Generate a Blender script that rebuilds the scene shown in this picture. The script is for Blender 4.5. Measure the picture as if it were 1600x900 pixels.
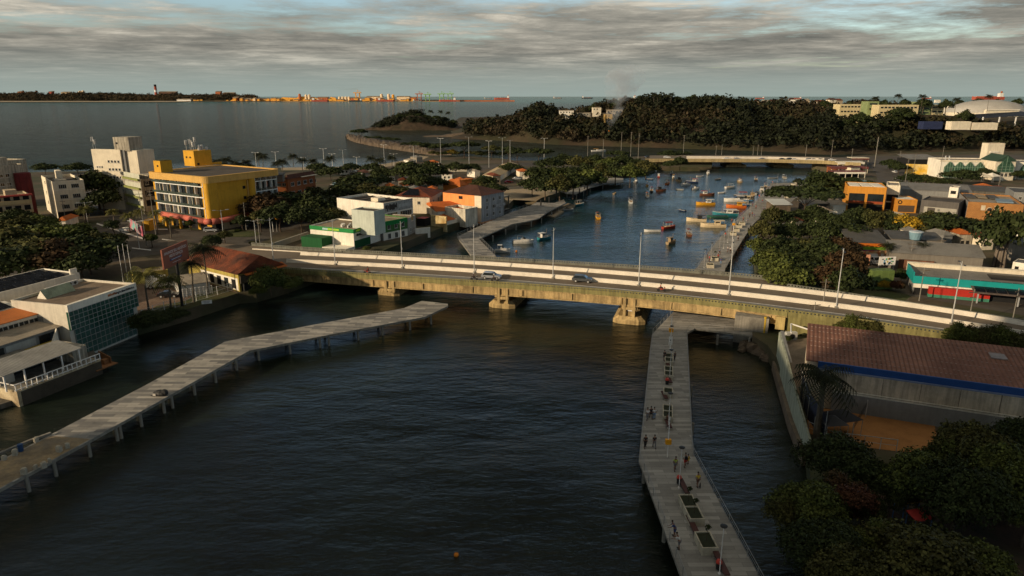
import bpy, math, random
import numpy as np
from mathutils import Vector, Matrix
for o in list(bpy.data.objects): bpy.data.objects.remove(o)
SC = bpy.context.scene; COL = SC.collection
PI = math.pi; R = math.radians
# ---------------------------------------------------------------- camera
CAMH = 45.0; F = 1067.0; PITCH = R(15.7)
cam = bpy.data.cameras.new('camera'); camo = bpy.data.objects.new('camera', cam); COL.objects.link(camo)
camo.location = (0, 0, CAMH); camo.rotation_euler = (PI/2 - PITCH, 0, 0)
cam.sensor_width = 36; cam.lens = F/1600*36; cam.clip_start = 1; cam.clip_end = 200000
SC.camera = camo
# ---------------------------------------------------------------- world
SUN_AZ = math.atan2(-0.86, -0.51); SUN_EL = R(17)      # azimuth measured from +Y towards +X
S = Vector((math.sin(SUN_AZ)*math.cos(SUN_EL), math.cos(SUN_AZ)*math.cos(SUN_EL), math.sin(SUN_EL)))
W = bpy.data.worlds.new('World'); SC.world = W; W.use_nodes = True
def build_world():
    nt = W.node_tree; N = nt.nodes; L = nt.links
    for n in list(N): N.remove(n)
    out = N.new('ShaderNodeOutputWorld'); bg = N.new('ShaderNodeBackground'); L.new(bg.outputs[0], out.inputs[0])
    bg.inputs['Strength'].default_value = 0.12
    sky = N.new('ShaderNodeTexSky'); sky.sky_type = 'NISHITA'; sky.sun_disc = False
    sky.sun_elevation = SUN_EL; sky.sun_rotation = SUN_AZ; sky.air_density = 1.3; sky.dust_density = 1.5
    tc = N.new('ShaderNodeTexCoord'); sep = N.new('ShaderNodeSeparateXYZ'); L.new(tc.outputs['Generated'], sep.inputs[0])
    def m(op, a, b=None, c=None, clamp=False):
        n = N.new('ShaderNodeMath'); n.operation = op; n.use_clamp = clamp
        for i, v in enumerate((a, b, c)):
            if v is None: continue
            if isinstance(v, (int, float)): n.inputs[i].default_value = v
            else: L.new(v, n.inputs[i])
        return n.outputs[0]
    z = m('MAXIMUM', sep.outputs[2], 0.0)
    dn = m('ADD', z, 0.035)
    px = m('DIVIDE', sep.outputs[0], dn); py = m('DIVIDE', sep.outputs[1], dn)
    cmb = N.new('ShaderNodeCombineXYZ'); L.new(px, cmb.inputs[0]); L.new(py, cmb.inputs[1])
    def noise(scale, det, rough, loc, dist=0.0, sc=(1, 1, 1)):
        mp = N.new('ShaderNodeMapping'); mp.inputs['Location'].default_value = loc; mp.inputs['Scale'].default_value = sc
        L.new(cmb.outputs[0], mp.inputs[0])
        n = N.new('ShaderNodeTexNoise'); n.inputs['Scale'].default_value = scale; n.inputs['Detail'].default_value = det
        n.inputs['Roughness'].default_value = rough; n.inputs['Distortion'].default_value = dist
        L.new(mp.outputs[0], n.inputs[0]); return n.outputs[0]
    def ramp(v, pts):
        r = N.new('ShaderNodeValToRGB'); L.new(v, r.inputs[0]); e = r.color_ramp.elements
        while len(e) < len(pts): e.new(0.5)
        for q, (p, c) in zip(e, pts): q.position = p; q.color = (*c, 1) if isinstance(c, tuple) else (c, c, c, 1)
        return r.outputs[0]
    cover = noise(0.33, 9, 0.6, (3.3, 1.9, 0), 0.3, (0.8, 0.7, 1))
    det = noise(1.9, 10, 0.7, (7.7, 2.2, 3), 0.2, (0.8, 1.0, 1))
    shade = noise(0.62, 9, 0.6, (1.3, 8.2, 5), 0.3, (0.75, 0.6, 1))
    cv = m('ADD', cover, m('MULTIPLY', m('SUBTRACT', det, 0.5), 0.45))
    # towards the horizon the layer closes up; it opens between eight and thirty degrees
    bias = ramp(z, [(0.0, 0.75), (0.05, 0.68), (0.08, 0.55), (0.11, 0.5), (0.19, 0.22), (0.27, 0.4), (0.36, 0.72), (0.7, 0.8)])
    cv2 = m('ADD', cv, m('SUBTRACT', bias, 0.5))
    tn = N.new('ShaderNodeMix'); tn.data_type = 'RGBA'; tn.blend_type = 'MULTIPLY'; tn.inputs[0].default_value = 1; L.new(sky.outputs[0], tn.inputs[6]); tn.inputs[7].default_value = (.85, 1.02, 1.35, 1)
    mask = ramp(cv2, [(0.40, 0.0), (0.56, 1.0)])
    sh = m('ADD', m('MULTIPLY', shade, 0.55), m('MULTIPLY', det, 0.45))
    ccol = ramp(sh, [(0.37, (1.15, 1.15, 1.02)), (0.46, (1.8, 1.74, 1.5)), (0.54, (2.7, 2.55, 2.15)), (0.64, (4.7, 4.35, 3.6))])
    hz = ramp(z, [(0.0, (2.5, 3.0, 2.75)), (0.03, (2.4, 2.75, 2.5)), (0.07, (2.3, 2.45, 2.2))])
    hf = ramp(z, [(0.0, 1.0), (0.022, 0.85), (0.06, 0.0)])
    mx0 = N.new('ShaderNodeMix'); mx0.data_type = 'RGBA'; L.new(hf, mx0.inputs[0]); L.new(ccol, mx0.inputs[6]); L.new(hz, mx0.inputs[7])
    mx = N.new('ShaderNodeMix'); mx.data_type = 'RGBA'; L.new(mask, mx.inputs[0]); L.new(tn.outputs[2], mx.inputs[6]); L.new(mx0.outputs[2], mx.inputs[7])
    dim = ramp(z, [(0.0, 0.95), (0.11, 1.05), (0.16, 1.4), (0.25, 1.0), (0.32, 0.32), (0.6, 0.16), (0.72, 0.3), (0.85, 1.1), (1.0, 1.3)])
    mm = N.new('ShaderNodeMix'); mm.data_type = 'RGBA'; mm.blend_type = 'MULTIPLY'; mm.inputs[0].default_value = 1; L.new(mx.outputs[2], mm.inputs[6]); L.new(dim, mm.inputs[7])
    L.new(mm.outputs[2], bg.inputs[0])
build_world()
sl = bpy.data.lights.new('sun', 'SUN'); sl.energy = 4.0; sl.angle = R(0.6); sl.color = (1.0, 0.78, 0.52)
so = bpy.data.objects.new('sun', sl); COL.objects.link(so); so.rotation_euler = S.to_track_quat('Z', 'Y').to_euler()
V = SC.view_settings; V.view_transform = 'Standard'; V.look = 'None'; V.gamma = 1; V.exposure = 0.15; V.use_curve_mapping = False
SC.render.engine = 'CYCLES'
# ---------------------------------------------------------------- geometry helpers
def P(u, v, z=0.0):
    "world point at height z seen at photo pixel (u, v)"
    x = (u-800)/F; y = (450-v)/F
    dy = math.cos(PITCH) + y*math.sin(PITCH); dz = -math.sin(PITCH) + y*math.cos(PITCH)
    t = (z-CAMH)/dz
    return Vector((x*t, dy*t, z))
def PX(x, y, z=0.0):
    zc = y*math.cos(PITCH) + (CAMH-z)*math.sin(PITCH); yu = y*math.sin(PITCH) - (CAMH-z)*math.cos(PITCH)
    return 800 + F*x/zc, 450 - F*yu/zc
def HGT(ub, vb, zg, vt):
    "top height of an upright edge whose foot is (ub,vb,zg) and whose top is seen at row vt"
    d = P(ub, vb, zg).y
    a = PITCH + math.atan((vt-450)/F)
    return CAMH - d*math.tan(a)
ZL = 2.5
class MB:
    def __init__(s): s.v = []; s.f = []
    def add(s, vs, fs):
        b = len(s.v); s.v += [tuple(q) for q in vs]; s.f += [tuple(b+i for i in f) for f in fs]; return s
    def box(s, x0, x1, y0, y1, z0, z1):
        return s.add([(x0,y0,z0),(x1,y0,z0),(x1,y1,z0),(x0,y1,z0),(x0,y0,z1),(x1,y0,z1),(x1,y1,z1),(x0,y1,z1)],
                     [(0,3,2,1),(4,5,6,7),(0,1,5,4),(1,2,6,5),(2,3,7,6),(3,0,4,7)])
    def cbox(s, c, sz, rz=0, rx=0):
        m = Matrix.Rotation(rz, 3, 'Z') @ Matrix.Rotation(rx, 3, 'X'); h = [q/2 for q in sz]; vs = []
        for z in (-1, 1):
            for x, y in ((-1,-1),(1,-1),(1,1),(-1,1)): vs.append(Vector(c) + m @ Vector((x*h[0], y*h[1], z*h[2])))
        return s.add(vs, [(0,3,2,1),(4,5,6,7),(0,1,5,4),(1,2,6,5),(2,3,7,6),(3,0,4,7)])
    def prism(s, pts, z0, z1):
        a = sum(pts[i][0]*pts[(i+1) % len(pts)][1]-pts[(i+1) % len(pts)][0]*pts[i][1] for i in range(len(pts)))
        if a < 0: pts = pts[::-1]
        n = len(pts); zz0 = z0 if isinstance(z0, (list, tuple)) else [z0]*n; zz1 = z1 if isinstance(z1, (list, tuple)) else [z1]*n
        vs = [(p[0], p[1], z) for p, z in zip(pts, zz0)] + [(p[0], p[1], z) for p, z in zip(pts, zz1)]
        return s.add(vs, [tuple(range(n))[::-1], tuple(range(n, 2*n))] + [(i, (i+1) % n, n+(i+1) % n, n+i) for i in range(n)])
    def poly(s, pts): return s.add(pts, [tuple(range(len(pts)))])
    def tube(s, p, q, r0, r1=None, n=6, caps=True):
        p = Vector(p); q = Vector(q); r1 = r0 if r1 is None else r1; d = (q-p)
        if d.length < 1e-6: return s
        d.normalize(); a = d.orthogonal().normalized(); b = d.cross(a); vs = []
        for c, r in ((p, r0), (q, r1)):
            for i in range(n): t = 2*PI*i/n; vs.append(c + (a*math.cos(t) + b*math.sin(t))*r)
        fs = [(i, (i+1) % n, n+(i+1) % n, n+i) for i in range(n)]
        if caps: fs += [tuple(range(n))[::-1], tuple(range(n, 2*n))]
        return s.add(vs, fs)
    def path(s, pts, r, n=6):
        rr = r if isinstance(r, (list, tuple)) else [r]*len(pts)
        for i in range(len(pts)-1): s.tube(pts[i], pts[i+1], rr[i], rr[i+1], n)
        return s
    def lathe(s, c, prof, n=10):
        vs = []; m = len(prof)
        for r, z in prof:
            for i in range(n): t = 2*PI*i/n; vs.append((c[0]+r*math.cos(t), c[1]+r*math.sin(t), c[2]+z))
        fs = [(j*n+i, j*n+(i+1) % n, (j+1)*n+(i+1) % n, (j+1)*n+i) for j in range(m-1) for i in range(n)]
        return s.add(vs, fs + [tuple(range(n))[::-1], tuple(range((m-1)*n, m*n))])
    def ell(s, c, r, n=10, m=6):
        prof = [(math.sin(PI*k/m), -math.cos(PI*k/m)) for k in range(m+1)]; vs = []
        for q, z in prof:
            for i in range(n): t = 2*PI*i/n; vs.append((c[0]+r[0]*q*math.cos(t), c[1]+r[1]*q*math.sin(t), c[2]+r[2]*z))
        return s.add(vs, [(j*n+i, j*n+(i+1) % n, (j+1)*n+(i+1) % n, (j+1)*n+i) for j in range(m) for i in range(n)])
    def strip(s, A, B):
        n = len(A); return s.add(list(A)+list(B), [(i, i+1, n+i+1, n+i) for i in range(n-1)])
    def mesh(s, name, mat, smooth=False):
        me = bpy.data.meshes.new(name); me.from_pydata(s.v, [], s.f)
        if mat: me.materials.append(mat)
        if smooth: me.polygons.foreach_set('use_smooth', [True]*len(me.polygons))
        me.update(); return me
    def build(s, name, mat, parent=None, loc=(0,0,0), rz=0, world=False, smooth=False):
        if world and parent is not None:
            mi = Matrix.Rotation(-parent.rotation_euler.z, 3, 'Z'); l = Vector(parent.location)
            s.v = [tuple(mi @ (Vector(q)-l)) for q in s.v]
        return put(name, s.mesh(name, mat, smooth), parent, loc, rz)
def put(name, me, parent=None, loc=(0,0,0), rz=0, mat=None, sc=None):
    o = bpy.data.objects.new(name, me); COL.objects.link(o); o.location = loc; o.rotation_euler = (0, 0, rz)
    if parent is not None: o.parent = parent
    if sc is not None: o.scale = (sc, sc, sc) if isinstance(sc, (int, float)) else sc
    if mat is not None: o.material_slots[0].link = 'OBJECT'; o.material_slots[0].material = mat
    return o
def tag(o, label=None, cat=None, group=None, kind=None):
    if label: o['label'] = label
    if cat: o['category'] = cat
    if group: o['group'] = group
    if kind: o['kind'] = kind
    return o
def thing(name, label, cat, loc=(0,0,0), rz=0, group=None):
    o = bpy.data.objects.new(name, None); COL.objects.link(o); o.location = loc; o.rotation_euler = (0,0,rz); o.empty_display_size = 0.5
    return tag(o, label, cat, group)
KIDS = {}
def children(o): return [c for c in bpy.data.objects if c.parent == o]
def snapshot(root):
    out = []
    for c in children(root): out.append((c, [g for g in children(c)]))
    return out
def dup(root, snap, loc, rz, label=None, group=None, sc=None, mats=None):
    r = root.copy(); COL.objects.link(r); r.location = loc; r.rotation_euler = (0,0,rz)
    if sc: r.scale = (sc, sc, sc)
    if label: r['label'] = label
    if group: r['group'] = group
    def rem(o):
        if mats and o.type == 'MESH' and o.name.split('.')[0] in mats:
            o.material_slots[0].link = 'OBJECT'; o.material_slots[0].material = mats[o.name.split('.')[0]]
    rem(r)
    for c, gs in snap:
        d = c.copy(); COL.objects.link(d); d.parent = r; rem(d)
        for g in gs: e = g.copy(); COL.objects.link(e); e.parent = d; rem(e)
    return r
# ---------------------------------------------------------------- materials
MATS = {}
def mat(name, col=(.5,.5,.5), rough=.85, var=.25, scale=.6, bump=0., bscale=8., metal=0., spec=.3, streak=0., pat=None, p=None, col2=None, island=0., emit=None, coord='Object'):
    if name in MATS: return MATS[name]
    m = bpy.data.materials.new(name); m.use_nodes = True; nt = m.node_tree; N = nt.nodes; L = nt.links
    b = N['Principled BSDF']; b.inputs['Roughness'].default_value = rough; b.inputs['Metallic'].default_value = metal
    b.inputs['Specular IOR Level'].default_value = spec
    if coord == 'World': g = N.new('ShaderNodeNewGeometry'); co = g.outputs['Position']
    else: t = N.new('ShaderNodeTexCoord'); co = t.outputs['Object']
    def rgb(c):
        n = N.new('ShaderNodeRGB'); n.outputs[0].default_value = (*c, 1); return n.outputs[0]
    def mixc(f, a, c, typ='MIX'):
        n = N.new('ShaderNodeMix'); n.data_type = 'RGBA'; n.blend_type = typ
        if isinstance(f, float): n.inputs[0].default_value = f
        else: L.new(f, n.inputs[0])
        L.new(a, n.inputs[6]); L.new(c, n.inputs[7]); return n.outputs[2]
    def noise(sc, det=4, rg=.6, mp=None):
        n = N.new('ShaderNodeTexNoise'); n.inputs['Scale'].default_value = sc; n.inputs['Detail'].default_value = det; n.inputs['Roughness'].default_value = rg
        if mp:
            q = N.new('ShaderNodeMapping'); q.inputs['Scale'].default_value = mp; L.new(co, q.inputs[0]); L.new(q.outputs[0], n.inputs[0])
        else: L.new(co, n.inputs[0])
        return n.outputs[0]
    def ramp(v, pts):
        r = N.new('ShaderNodeValToRGB'); L.new(v, r.inputs[0]); e = r.color_ramp.elements
        while len(e) < len(pts): e.new(.5)
        for q, (ps, c) in zip(e, pts): q.position = ps; q.color = (*c, 1) if isinstance(c, tuple) else (c, c, c, 1)
        return r.outputs[0]
    c = rgb(col); height = None
    if col2: c = mixc(ramp(noise(scale*.7, 5, .62), [(.42, 0.), (.6, 1.)]), c, rgb(col2))
    if pat == 'brick':
        w, h, mort, ca, cb, rot = p; q = N.new('ShaderNodeMapping'); q.inputs['Rotation'].default_value = rot; L.new(co, q.inputs[0])
        n = N.new('ShaderNodeTexBrick'); L.new(q.outputs[0], n.inputs[0]); n.inputs['Scale'].default_value = 1
        n.inputs['Brick Width'].default_value = w; n.inputs['Row Height'].default_value = h; n.inputs['Mortar Size'].default_value = mort
        n.inputs['Color1'].default_value = (*ca, 1); n.inputs['Color2'].default_value = (*cb, 1); n.inputs['Mortar'].default_value = (*[x*.45 for x in ca], 1)
        n.inputs['Bias'].default_value = -0.15; c = n.outputs[0]; height = n.outputs[1]
    if pat == 'wave':
        sc, depth, axis, dark = p; n = N.new('ShaderNodeTexWave'); n.wave_type = 'BANDS'; n.bands_direction = axis; n.inputs['Scale'].default_value = sc
        n.inputs['Distortion'].default_value = .25; L.new(co, n.inputs[0]); height = n.outputs[1]
        c = mixc(ramp(n.outputs[1], [(.0, 1.), (.45, 0.)]), c, rgb([x*dark for x in col]))
    if var:
        f = ramp(noise(scale, 6, .65), [(.3, 1-var), (.5, 1.), (.72, 1+var*.6)])
        c = mixc(1.0, c, f, 'MULTIPLY')
        f = ramp(noise(scale*9, 4, .6), [(.3, 1-var*.5), (.7, 1+var*.25)])
        c = mixc(1.0, c, f, 'MULTIPLY')
    if streak:
        f = ramp(noise(1.0, 5, .65, (1.6, 1.6, .12)), [(.38, 1-streak), (.58, 1.)])
        c = mixc(1.0, c, f, 'MULTIPLY')
    if island:
        g = N.new('ShaderNodeNewGeometry'); f = ramp(g.outputs['Random Per Island'], [(0., 1-island), (.5, .9), (1., 1+island)])
        c = mixc(1.0, c, f, 'MULTIPLY')
    L.new(c, b.inputs['Base Color'])
    if bump:
        n = N.new('ShaderNodeBump'); n.inputs['Strength'].default_value = min(1, bump); n.inputs['Distance'].default_value = .06
        if height is None: height = noise(bscale, 5, .7)
        L.new(height, n.inputs['Height']); L.new(n.outputs[0], b.inputs['Normal'])
    if emit: b.inputs['Emission Color'].default_value = (*emit[0], 1); b.inputs['Emission Strength'].default_value = emit[1]
    MATS[name] = m; return m
def wall(name, col=(.5,.5,.5), **k):
    d = dict(rough=.9, var=.16, scale=.35, streak=.13, bump=.15, bscale=3.); d.update(k); return mat(name, col, **d)
def hx(r, g, b): return tuple((c/255)**2.2 for c in (r, g, b))
ASPH = mat('asphalt', (.08,.07,.058), .9, .3, .12, .3, 6., coord='World')
ASPHB = mat('bridge_asphalt', (.155,.125,.092), .88, .22, .15, .2, 6., coord='World', streak=.0)
WALK = mat('sidewalk', (.2,.18,.15), .9, .3, .3, .2, coord='World')
PAINT = mat('road_paint', (.62,.6,.55), .8, .35, 1.2, coord='World')
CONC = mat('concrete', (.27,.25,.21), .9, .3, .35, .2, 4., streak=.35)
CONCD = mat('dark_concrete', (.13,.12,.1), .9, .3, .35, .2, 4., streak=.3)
BEAM = mat('ochre_concrete', (.46,.33,.15), .88, .35, .4, .2, 4., streak=.45)
PARAP = mat('olive_concrete', (.24,.215,.085), .9, .25, .5, .15, 5., streak=.35)
PARAPG = mat('grey_parapet', (.16,.16,.13), .9, .25, .5, .15, 5., streak=.3)
BARR = mat('whitewashed_concrete', (.66,.60,.50), .85, .16, .5, .1, 5., coord='World')
EARTH = mat('earth', (.10,.075,.048), .95, .35, .06, .3, 3., col2=(.045,.05,.02), coord='World')
LAWN = mat('lawn', (.05,.062,.018), .95, .4, .2, .4, 9., col2=(.085,.075,.03), coord='World')
SAND = mat('sand', (.33,.26,.17), .95, .2, .2, .2, 4., coord='World')
GRAVEL = mat('gravel_lot', (.13,.105,.075), .95, .35, .15, .3, 5., coord='World')
STEEL = mat('galvanised_steel', (.5,.5,.48), .45, .08, 1., metal=.4)
WHITE = mat('white_paint', (.72,.70,.66), .6, .1, 1.)
BLACK = mat('black_paint', (.015,.015,.015), .5, .1, 1.)
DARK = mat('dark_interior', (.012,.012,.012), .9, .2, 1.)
GLASS = mat('window_glass', (.018,.024,.026), .12, .5, .35, spec=.6)
GLASSG = mat('green_glass', (.02,.075,.055), .12, .4, .25, spec=.7)
GLASSB = mat('pale_glass', (.16,.2,.2), .15, .45, .4, spec=.6)
WOOD = mat('weathered_wood', (.13,.10,.07), .9, .35, .6, .2, streak=.3)
RUBBER = mat('rubber', (.02,.02,.02), .8, 0)
ROCK = mat('rock', (.115,.085,.058), .95, .5, .25, .9, 1.5, coord='World')
TILE = mat('clay_tile', (.23,.055,.02), .85, .45, .35, .8, pat='wave', p=(1.25, .5, 'X', .62), col2=(.10,.035,.02))
TILEO = mat('orange_tile', (.5,.13,.025), .85, .25, .3, .8, pat='wave', p=(1.25, .5, 'X', .7))
TILED = mat('dark_tile', (.09,.035,.022), .85, .4, .3, .8, pat='wave', p=(1.25, .5, 'X', .6))
CORR = mat('corrugated_grey', (.22,.21,.19), .75, .25, .3, .8, pat='wave', p=(1.6, .5, 'X', .65), streak=0)
CORRD = mat('corrugated_dark', (.10,.095,.085), .75, .3, .3, .8, pat='wave', p=(1.4, .5, 'X', .6))
FIBRO = mat('fibre_cement', (.36,.31,.24), .9, .3, .3, .8, pat='wave', p=(1.2, .5, 'X', .6))
ROOFFLAT = mat('flat_roof_felt', (.075,.062,.048), .95, .4, .2, .1, 5.)
ROOFTAN = mat('tan_roof_screed', (.27,.21,.135), .95, .35, .2, .1, 5.)
SOLAR = mat('solar_panel', (.018,.02,.028), .18, .1, 1., pat='brick', p=(1.0, 1.7, .05, (.016,.019,.03), (.024,.026,.036), (0,0,0)), spec=.6)
PAVE = mat('pier_pavers', (.2,.2,.2), .85, .16, .25, .1, 6., pat='brick', p=(2.6, .62, .012, (.22,.21,.19), (.38,.365,.33), (0,0,0)))
PLANK = mat('pier_planks', (.2,.2,.2), .85, .22, .2, .1, 6., pat='brick', p=(3.1, .75, .015, (.165,.16,.15), (.43,.40,.345), (0,0,0)))
def leafmat(name, a, b, isl=.55):
    m = mat(name, a, .75, .3, .22, col2=b, island=isl, spec=.15); return m
LEAF = [leafmat('leaf_dark', (.036,.048,.014), (.019,.028,.009)), leafmat('leaf_olive', (.070,.068,.019), (.032,.040,.012)),
        leafmat('leaf_green', (.085,.100,.022), (.034,.050,.012)), leafmat('leaf_brown', (.066,.038,.016), (.026,.022,.010)),
        leafmat('leaf_red', (.085,.032,.016), (.035,.036,.012)), leafmat('leaf_yellow', (.42,.26,.02), (.06,.055,.014))]
BARK = mat('bark', (.085,.06,.042), .95, .4, .8, .6, 4., streak=.3)
BARKP = mat('palm_bark', (.12,.10,.075), .95, .4, 1., .4, 6.)
def water_mat():
    m = bpy.data.materials.new('water'); m.use_nodes = True; nt = m.node_tree; N = nt.nodes; L = nt.links
    b = N['Principled BSDF']; b.inputs['Base Color'].default_value = (.010,.014,.010,1); b.inputs['Roughness'].default_value = .10; b.inputs['IOR'].default_value = 1.33
    g = N.new('ShaderNodeNewGeometry'); cd = N.new('ShaderNodeCameraData')
    def mapn(sc, rot, ms, det, rg=.55):
        mp = N.new('ShaderNodeMapping'); mp.inputs['Rotation'].default_value = (0,0,rot); mp.inputs['Scale'].default_value = ms; L.new(g.outputs['Position'], mp.inputs[0])
        n = N.new('ShaderNodeTexNoise'); n.inputs['Scale'].default_value = sc; n.inputs['Detail'].default_value = det; n.inputs['Roughness'].default_value = rg; L.new(mp.outputs[0], n.inputs[0]); return n.outputs[0]
    def mt(op, a, c):
        n = N.new('ShaderNodeMath'); n.operation = op
        for i, q in enumerate((a, c)):
            if isinstance(q, (int, float)): n.inputs[i].default_value = q
            else: L.new(q, n.inputs[i])
        return n.outputs[0]
    w1 = mapn(.75, .5, (1., 2.2, 1), 7, .68); w2 = mapn(.16, -.3, (1, 2.0, 1), 3); w3 = mapn(.02, .2, (1, 2.5, 1), 5, .6)
    h = mt('ADD', mt('MULTIPLY', w1, .28), mt('MULTIPLY', w2, .75))
    amp = mt('ADD', mt('MULTIPLY', w3, 1.8), -.25)
    h = mt('MULTIPLY', h, amp)
    l0 = N.new('ShaderNodeVectorMath'); l0.operation = 'LENGTH'; L.new(g.outputs['Position'], l0.inputs[0]); m0 = N.new('ShaderNodeMapRange'); m0.inputs[1].default_value = 150; m0.inputs[2].default_value = 900; m0.inputs[3].default_value = 1; m0.inputs[4].default_value = 3.2; L.new(l0.outputs['Value'], m0.inputs[0]); h = mt('MULTIPLY', h, m0.outputs[0])
    bp = N.new('ShaderNodeBump'); bp.inputs['Strength'].default_value = .55; bp.inputs['Distance'].default_value = 1.0; L.new(h, bp.inputs['Height']); L.new(bp.outputs[0], b.inputs['Normal'])
    m2 = N.new('ShaderNodeMapRange'); m2.inputs[1].default_value = 340; m2.inputs[2].default_value = 540; m2.inputs[3].default_value = 1.33; m2.inputs[4].default_value = 1.012
    ln = N.new('ShaderNodeVectorMath'); ln.operation = 'LENGTH'; L.new(g.outputs['Position'], ln.inputs[0]); L.new(ln.outputs['Value'], m2.inputs[0]); L.new(m2.outputs[0], b.inputs['IOR'])
    # sea colour: silt river to greener open sea
    sp = N.new('ShaderNodeSeparateXYZ'); L.new(g.outputs['Position'], sp.inputs[0])
    r = N.new('ShaderNodeValToRGB'); mr = N.new('ShaderNodeMapRange'); mr.inputs[1].default_value = 130; mr.inputs[2].default_value = 6000; L.new(sp.outputs[1], mr.inputs[0]); L.new(mr.outputs[0], r.inputs[0])
    e = r.color_ramp.elements; e[0].color = (.008,.012,.008,1); e[1].position = 1; e[1].color = (.04,.12,.11,1)
    for ps, c in ((.03, (.014,.045,.055,1)), (.07, (.024,.032,.028,1)), (.14, (.030,.035,.027,1)), (.5, (.024,.044,.037,1))):
        q = e.new(ps); q.color = c
    w4 = mapn(.07, .12, (.8, .55, 1), 7, .78); rr = N.new('ShaderNodeMapRange'); rr.inputs[1].default_value = .34; rr.inputs[2].default_value = .68; rr.inputs[3].default_value = .45; rr.inputs[4].default_value = 1.7; L.new(w4, rr.inputs[0])
    vm = N.new('ShaderNodeVectorMath'); vm.operation = 'SCALE'; L.new(r.outputs[0], vm.inputs[0]); L.new(rr.outputs[0], vm.inputs['Scale']); L.new(vm.outputs[0], b.inputs['Base Color'])
    return m
WATER = water_mat()
# ---------------------------------------------------------------- water and ground
def rock_edge(pts, zt, zb=-1.5): pass
w = MB(); w.poly([(-60000,-3000,0),(60000,-3000,0),(60000,60000,0),(-60000,60000,0)])
tag(w.build('water', WATER), kind='structure')
def ground(name, pts, mat_, z=ZL, zb=-2.5, world=True):
    q = MB(); q.prism([(p[0], p[1]) for p in pts], zb, z); return tag(q.build(name, mat_), kind='structure')
def sheet(name, px, mat_, z, kind='structure'):
    q = MB(); pts = [P(u, v, z) for u, v in px]
    a = sum(pts[i].x*pts[(i+1) % len(pts)].y-pts[(i+1) % len(pts)].x*pts[i].y for i in range(len(pts)))
    if a < 0: pts = pts[::-1]
    q.poly(pts); return tag(q.build(name, mat_), kind=kind)
LP = lambda L, z=ZL: [P(u, v, z) for u, v in L]
left_land = LP([(-700,900),(-350,760),(-60,600),(32,560),(105,508),(150,488),(206,464),(213,505),(290,484),(372,458),(400,456),(440,445),(490,428),(560,410),(607,388),(695,354),(728,345),(772,328),(796,318),(802,312),(812,309),(838,314),(846,309),(880,299),(900,292),(935,282),(975,269),(1012,266),(1026,261),(1112,261),(1113,251),(1075,246),(1040,244),(960,245),(880,247),(840,251),(805,251),(780,247),(735,244),(700,242),(655,243),(640,249),(600,256),(560,260),(500,261),(440,262),(340,262),(180,266),(0,270),(-300,276),(-900,290),(-2200,330)])
ground('ground_west_bank', left_land, EARTH)
right_land = LP([(1345,1000),(1300,905),(1268,800),(1266,735),(1262,700),(1235,620),(1213,560),(1200,540),(1176,524),(1172,470),(1182,425),(1178,395),(1184,368),(1196,348),(1192,325),(1196,306),(1204,286),(1243,285),(1272,276),(1300,263),(1270,259),(1272,250),(1300,247),(1340,243),(1420,238),(1600,236),(1900,236),(3200,260),(3200,1000)])
ground('ground_east_bank', right_land, EARTH)
# --- wooded headland and hills, a height field
US = [700,740,790,820,845,865,900,930,960,1000,1030,1060,1080,1120,1150,1180,1230,1290,1400,1500,1600,1800,2400]
D0 = [P(800, v, 0).y for v in (217,218,220,222,224,226,227,228,229,230,231,232,233,234,235,236,238,242,240,239,238,238,238)]
ZR = [0,3,9,19,27,21,17,23,25,28,30,28,30,31,28,25,25,27,25,22,22,22,22]
D1 = [x+(95 if i > 3 else 50) for i, x in enumerate(D0)]; D1 = [x+45 if i > 6 else x for i, x in enumerate(D1)]
rng = np.random.default_rng(5)
def vnoise(x, y, s, seed=0):
    x = x/s+seed*17.3; y = y/s-seed*9.1; xi = np.floor(x); yi = np.floor(y); fx = x-xi; fy = y-yi; fx = fx*fx*(3-2*fx); fy = fy*fy*(3-2*fy)
    h = lambda a, b: np.abs(np.sin(a*127.1+b*311.7+seed)*43758.5453) % 1.0
    return (h(xi, yi)*(1-fx)+h(xi+1, yi)*fx)*(1-fy)+(h(xi, yi+1)*(1-fx)+h(xi+1, yi+1)*fx)*fy
def hillH(x, y):
    x = np.asarray(x, float); y = np.asarray(y, float)
    u = 800+F*x/(y*math.cos(PITCH)+CAMH*math.sin(PITCH))
    d0 = np.interp(u, US, D0); d1 = np.interp(u, US, D1); zr = np.interp(u, US, ZR)
    t = np.clip((y-d0)/(d1-d0), 0, 1); s = np.where(u > 1300, t**1.3, 1-(1-t)**1.7)
    z = zr*s + np.where(t > 0, 1.6*np.clip(t*20, 0, 1), 0)
    z = z + (vnoise(x, y, 42, 1)-.5)*8*np.clip(t*1.5, 0, 1)*np.clip(zr/25, 0, 1) + (vnoise(x, y, 14, 2)-.5)*2.0*np.clip(t*2, 0, 1)
    b = np.clip((y-d1)/350, 0, 1); z = z*(1-.62*b)
    z = np.where(y < d0, -2.5*np.clip((d0-y)/6, 0, 1), z)
    # school terrace and dome terrace are cut level
    sch = np.exp(-(((x-345)/75)**6))*np.exp(-(((y-640)/45)**6)); z = z*(1-sch)+20*sch
    ed = np.clip((u-690)/30, 0, 1); z = np.where(u < 720, z*ed-2*(1-ed), z)
    return z
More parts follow.
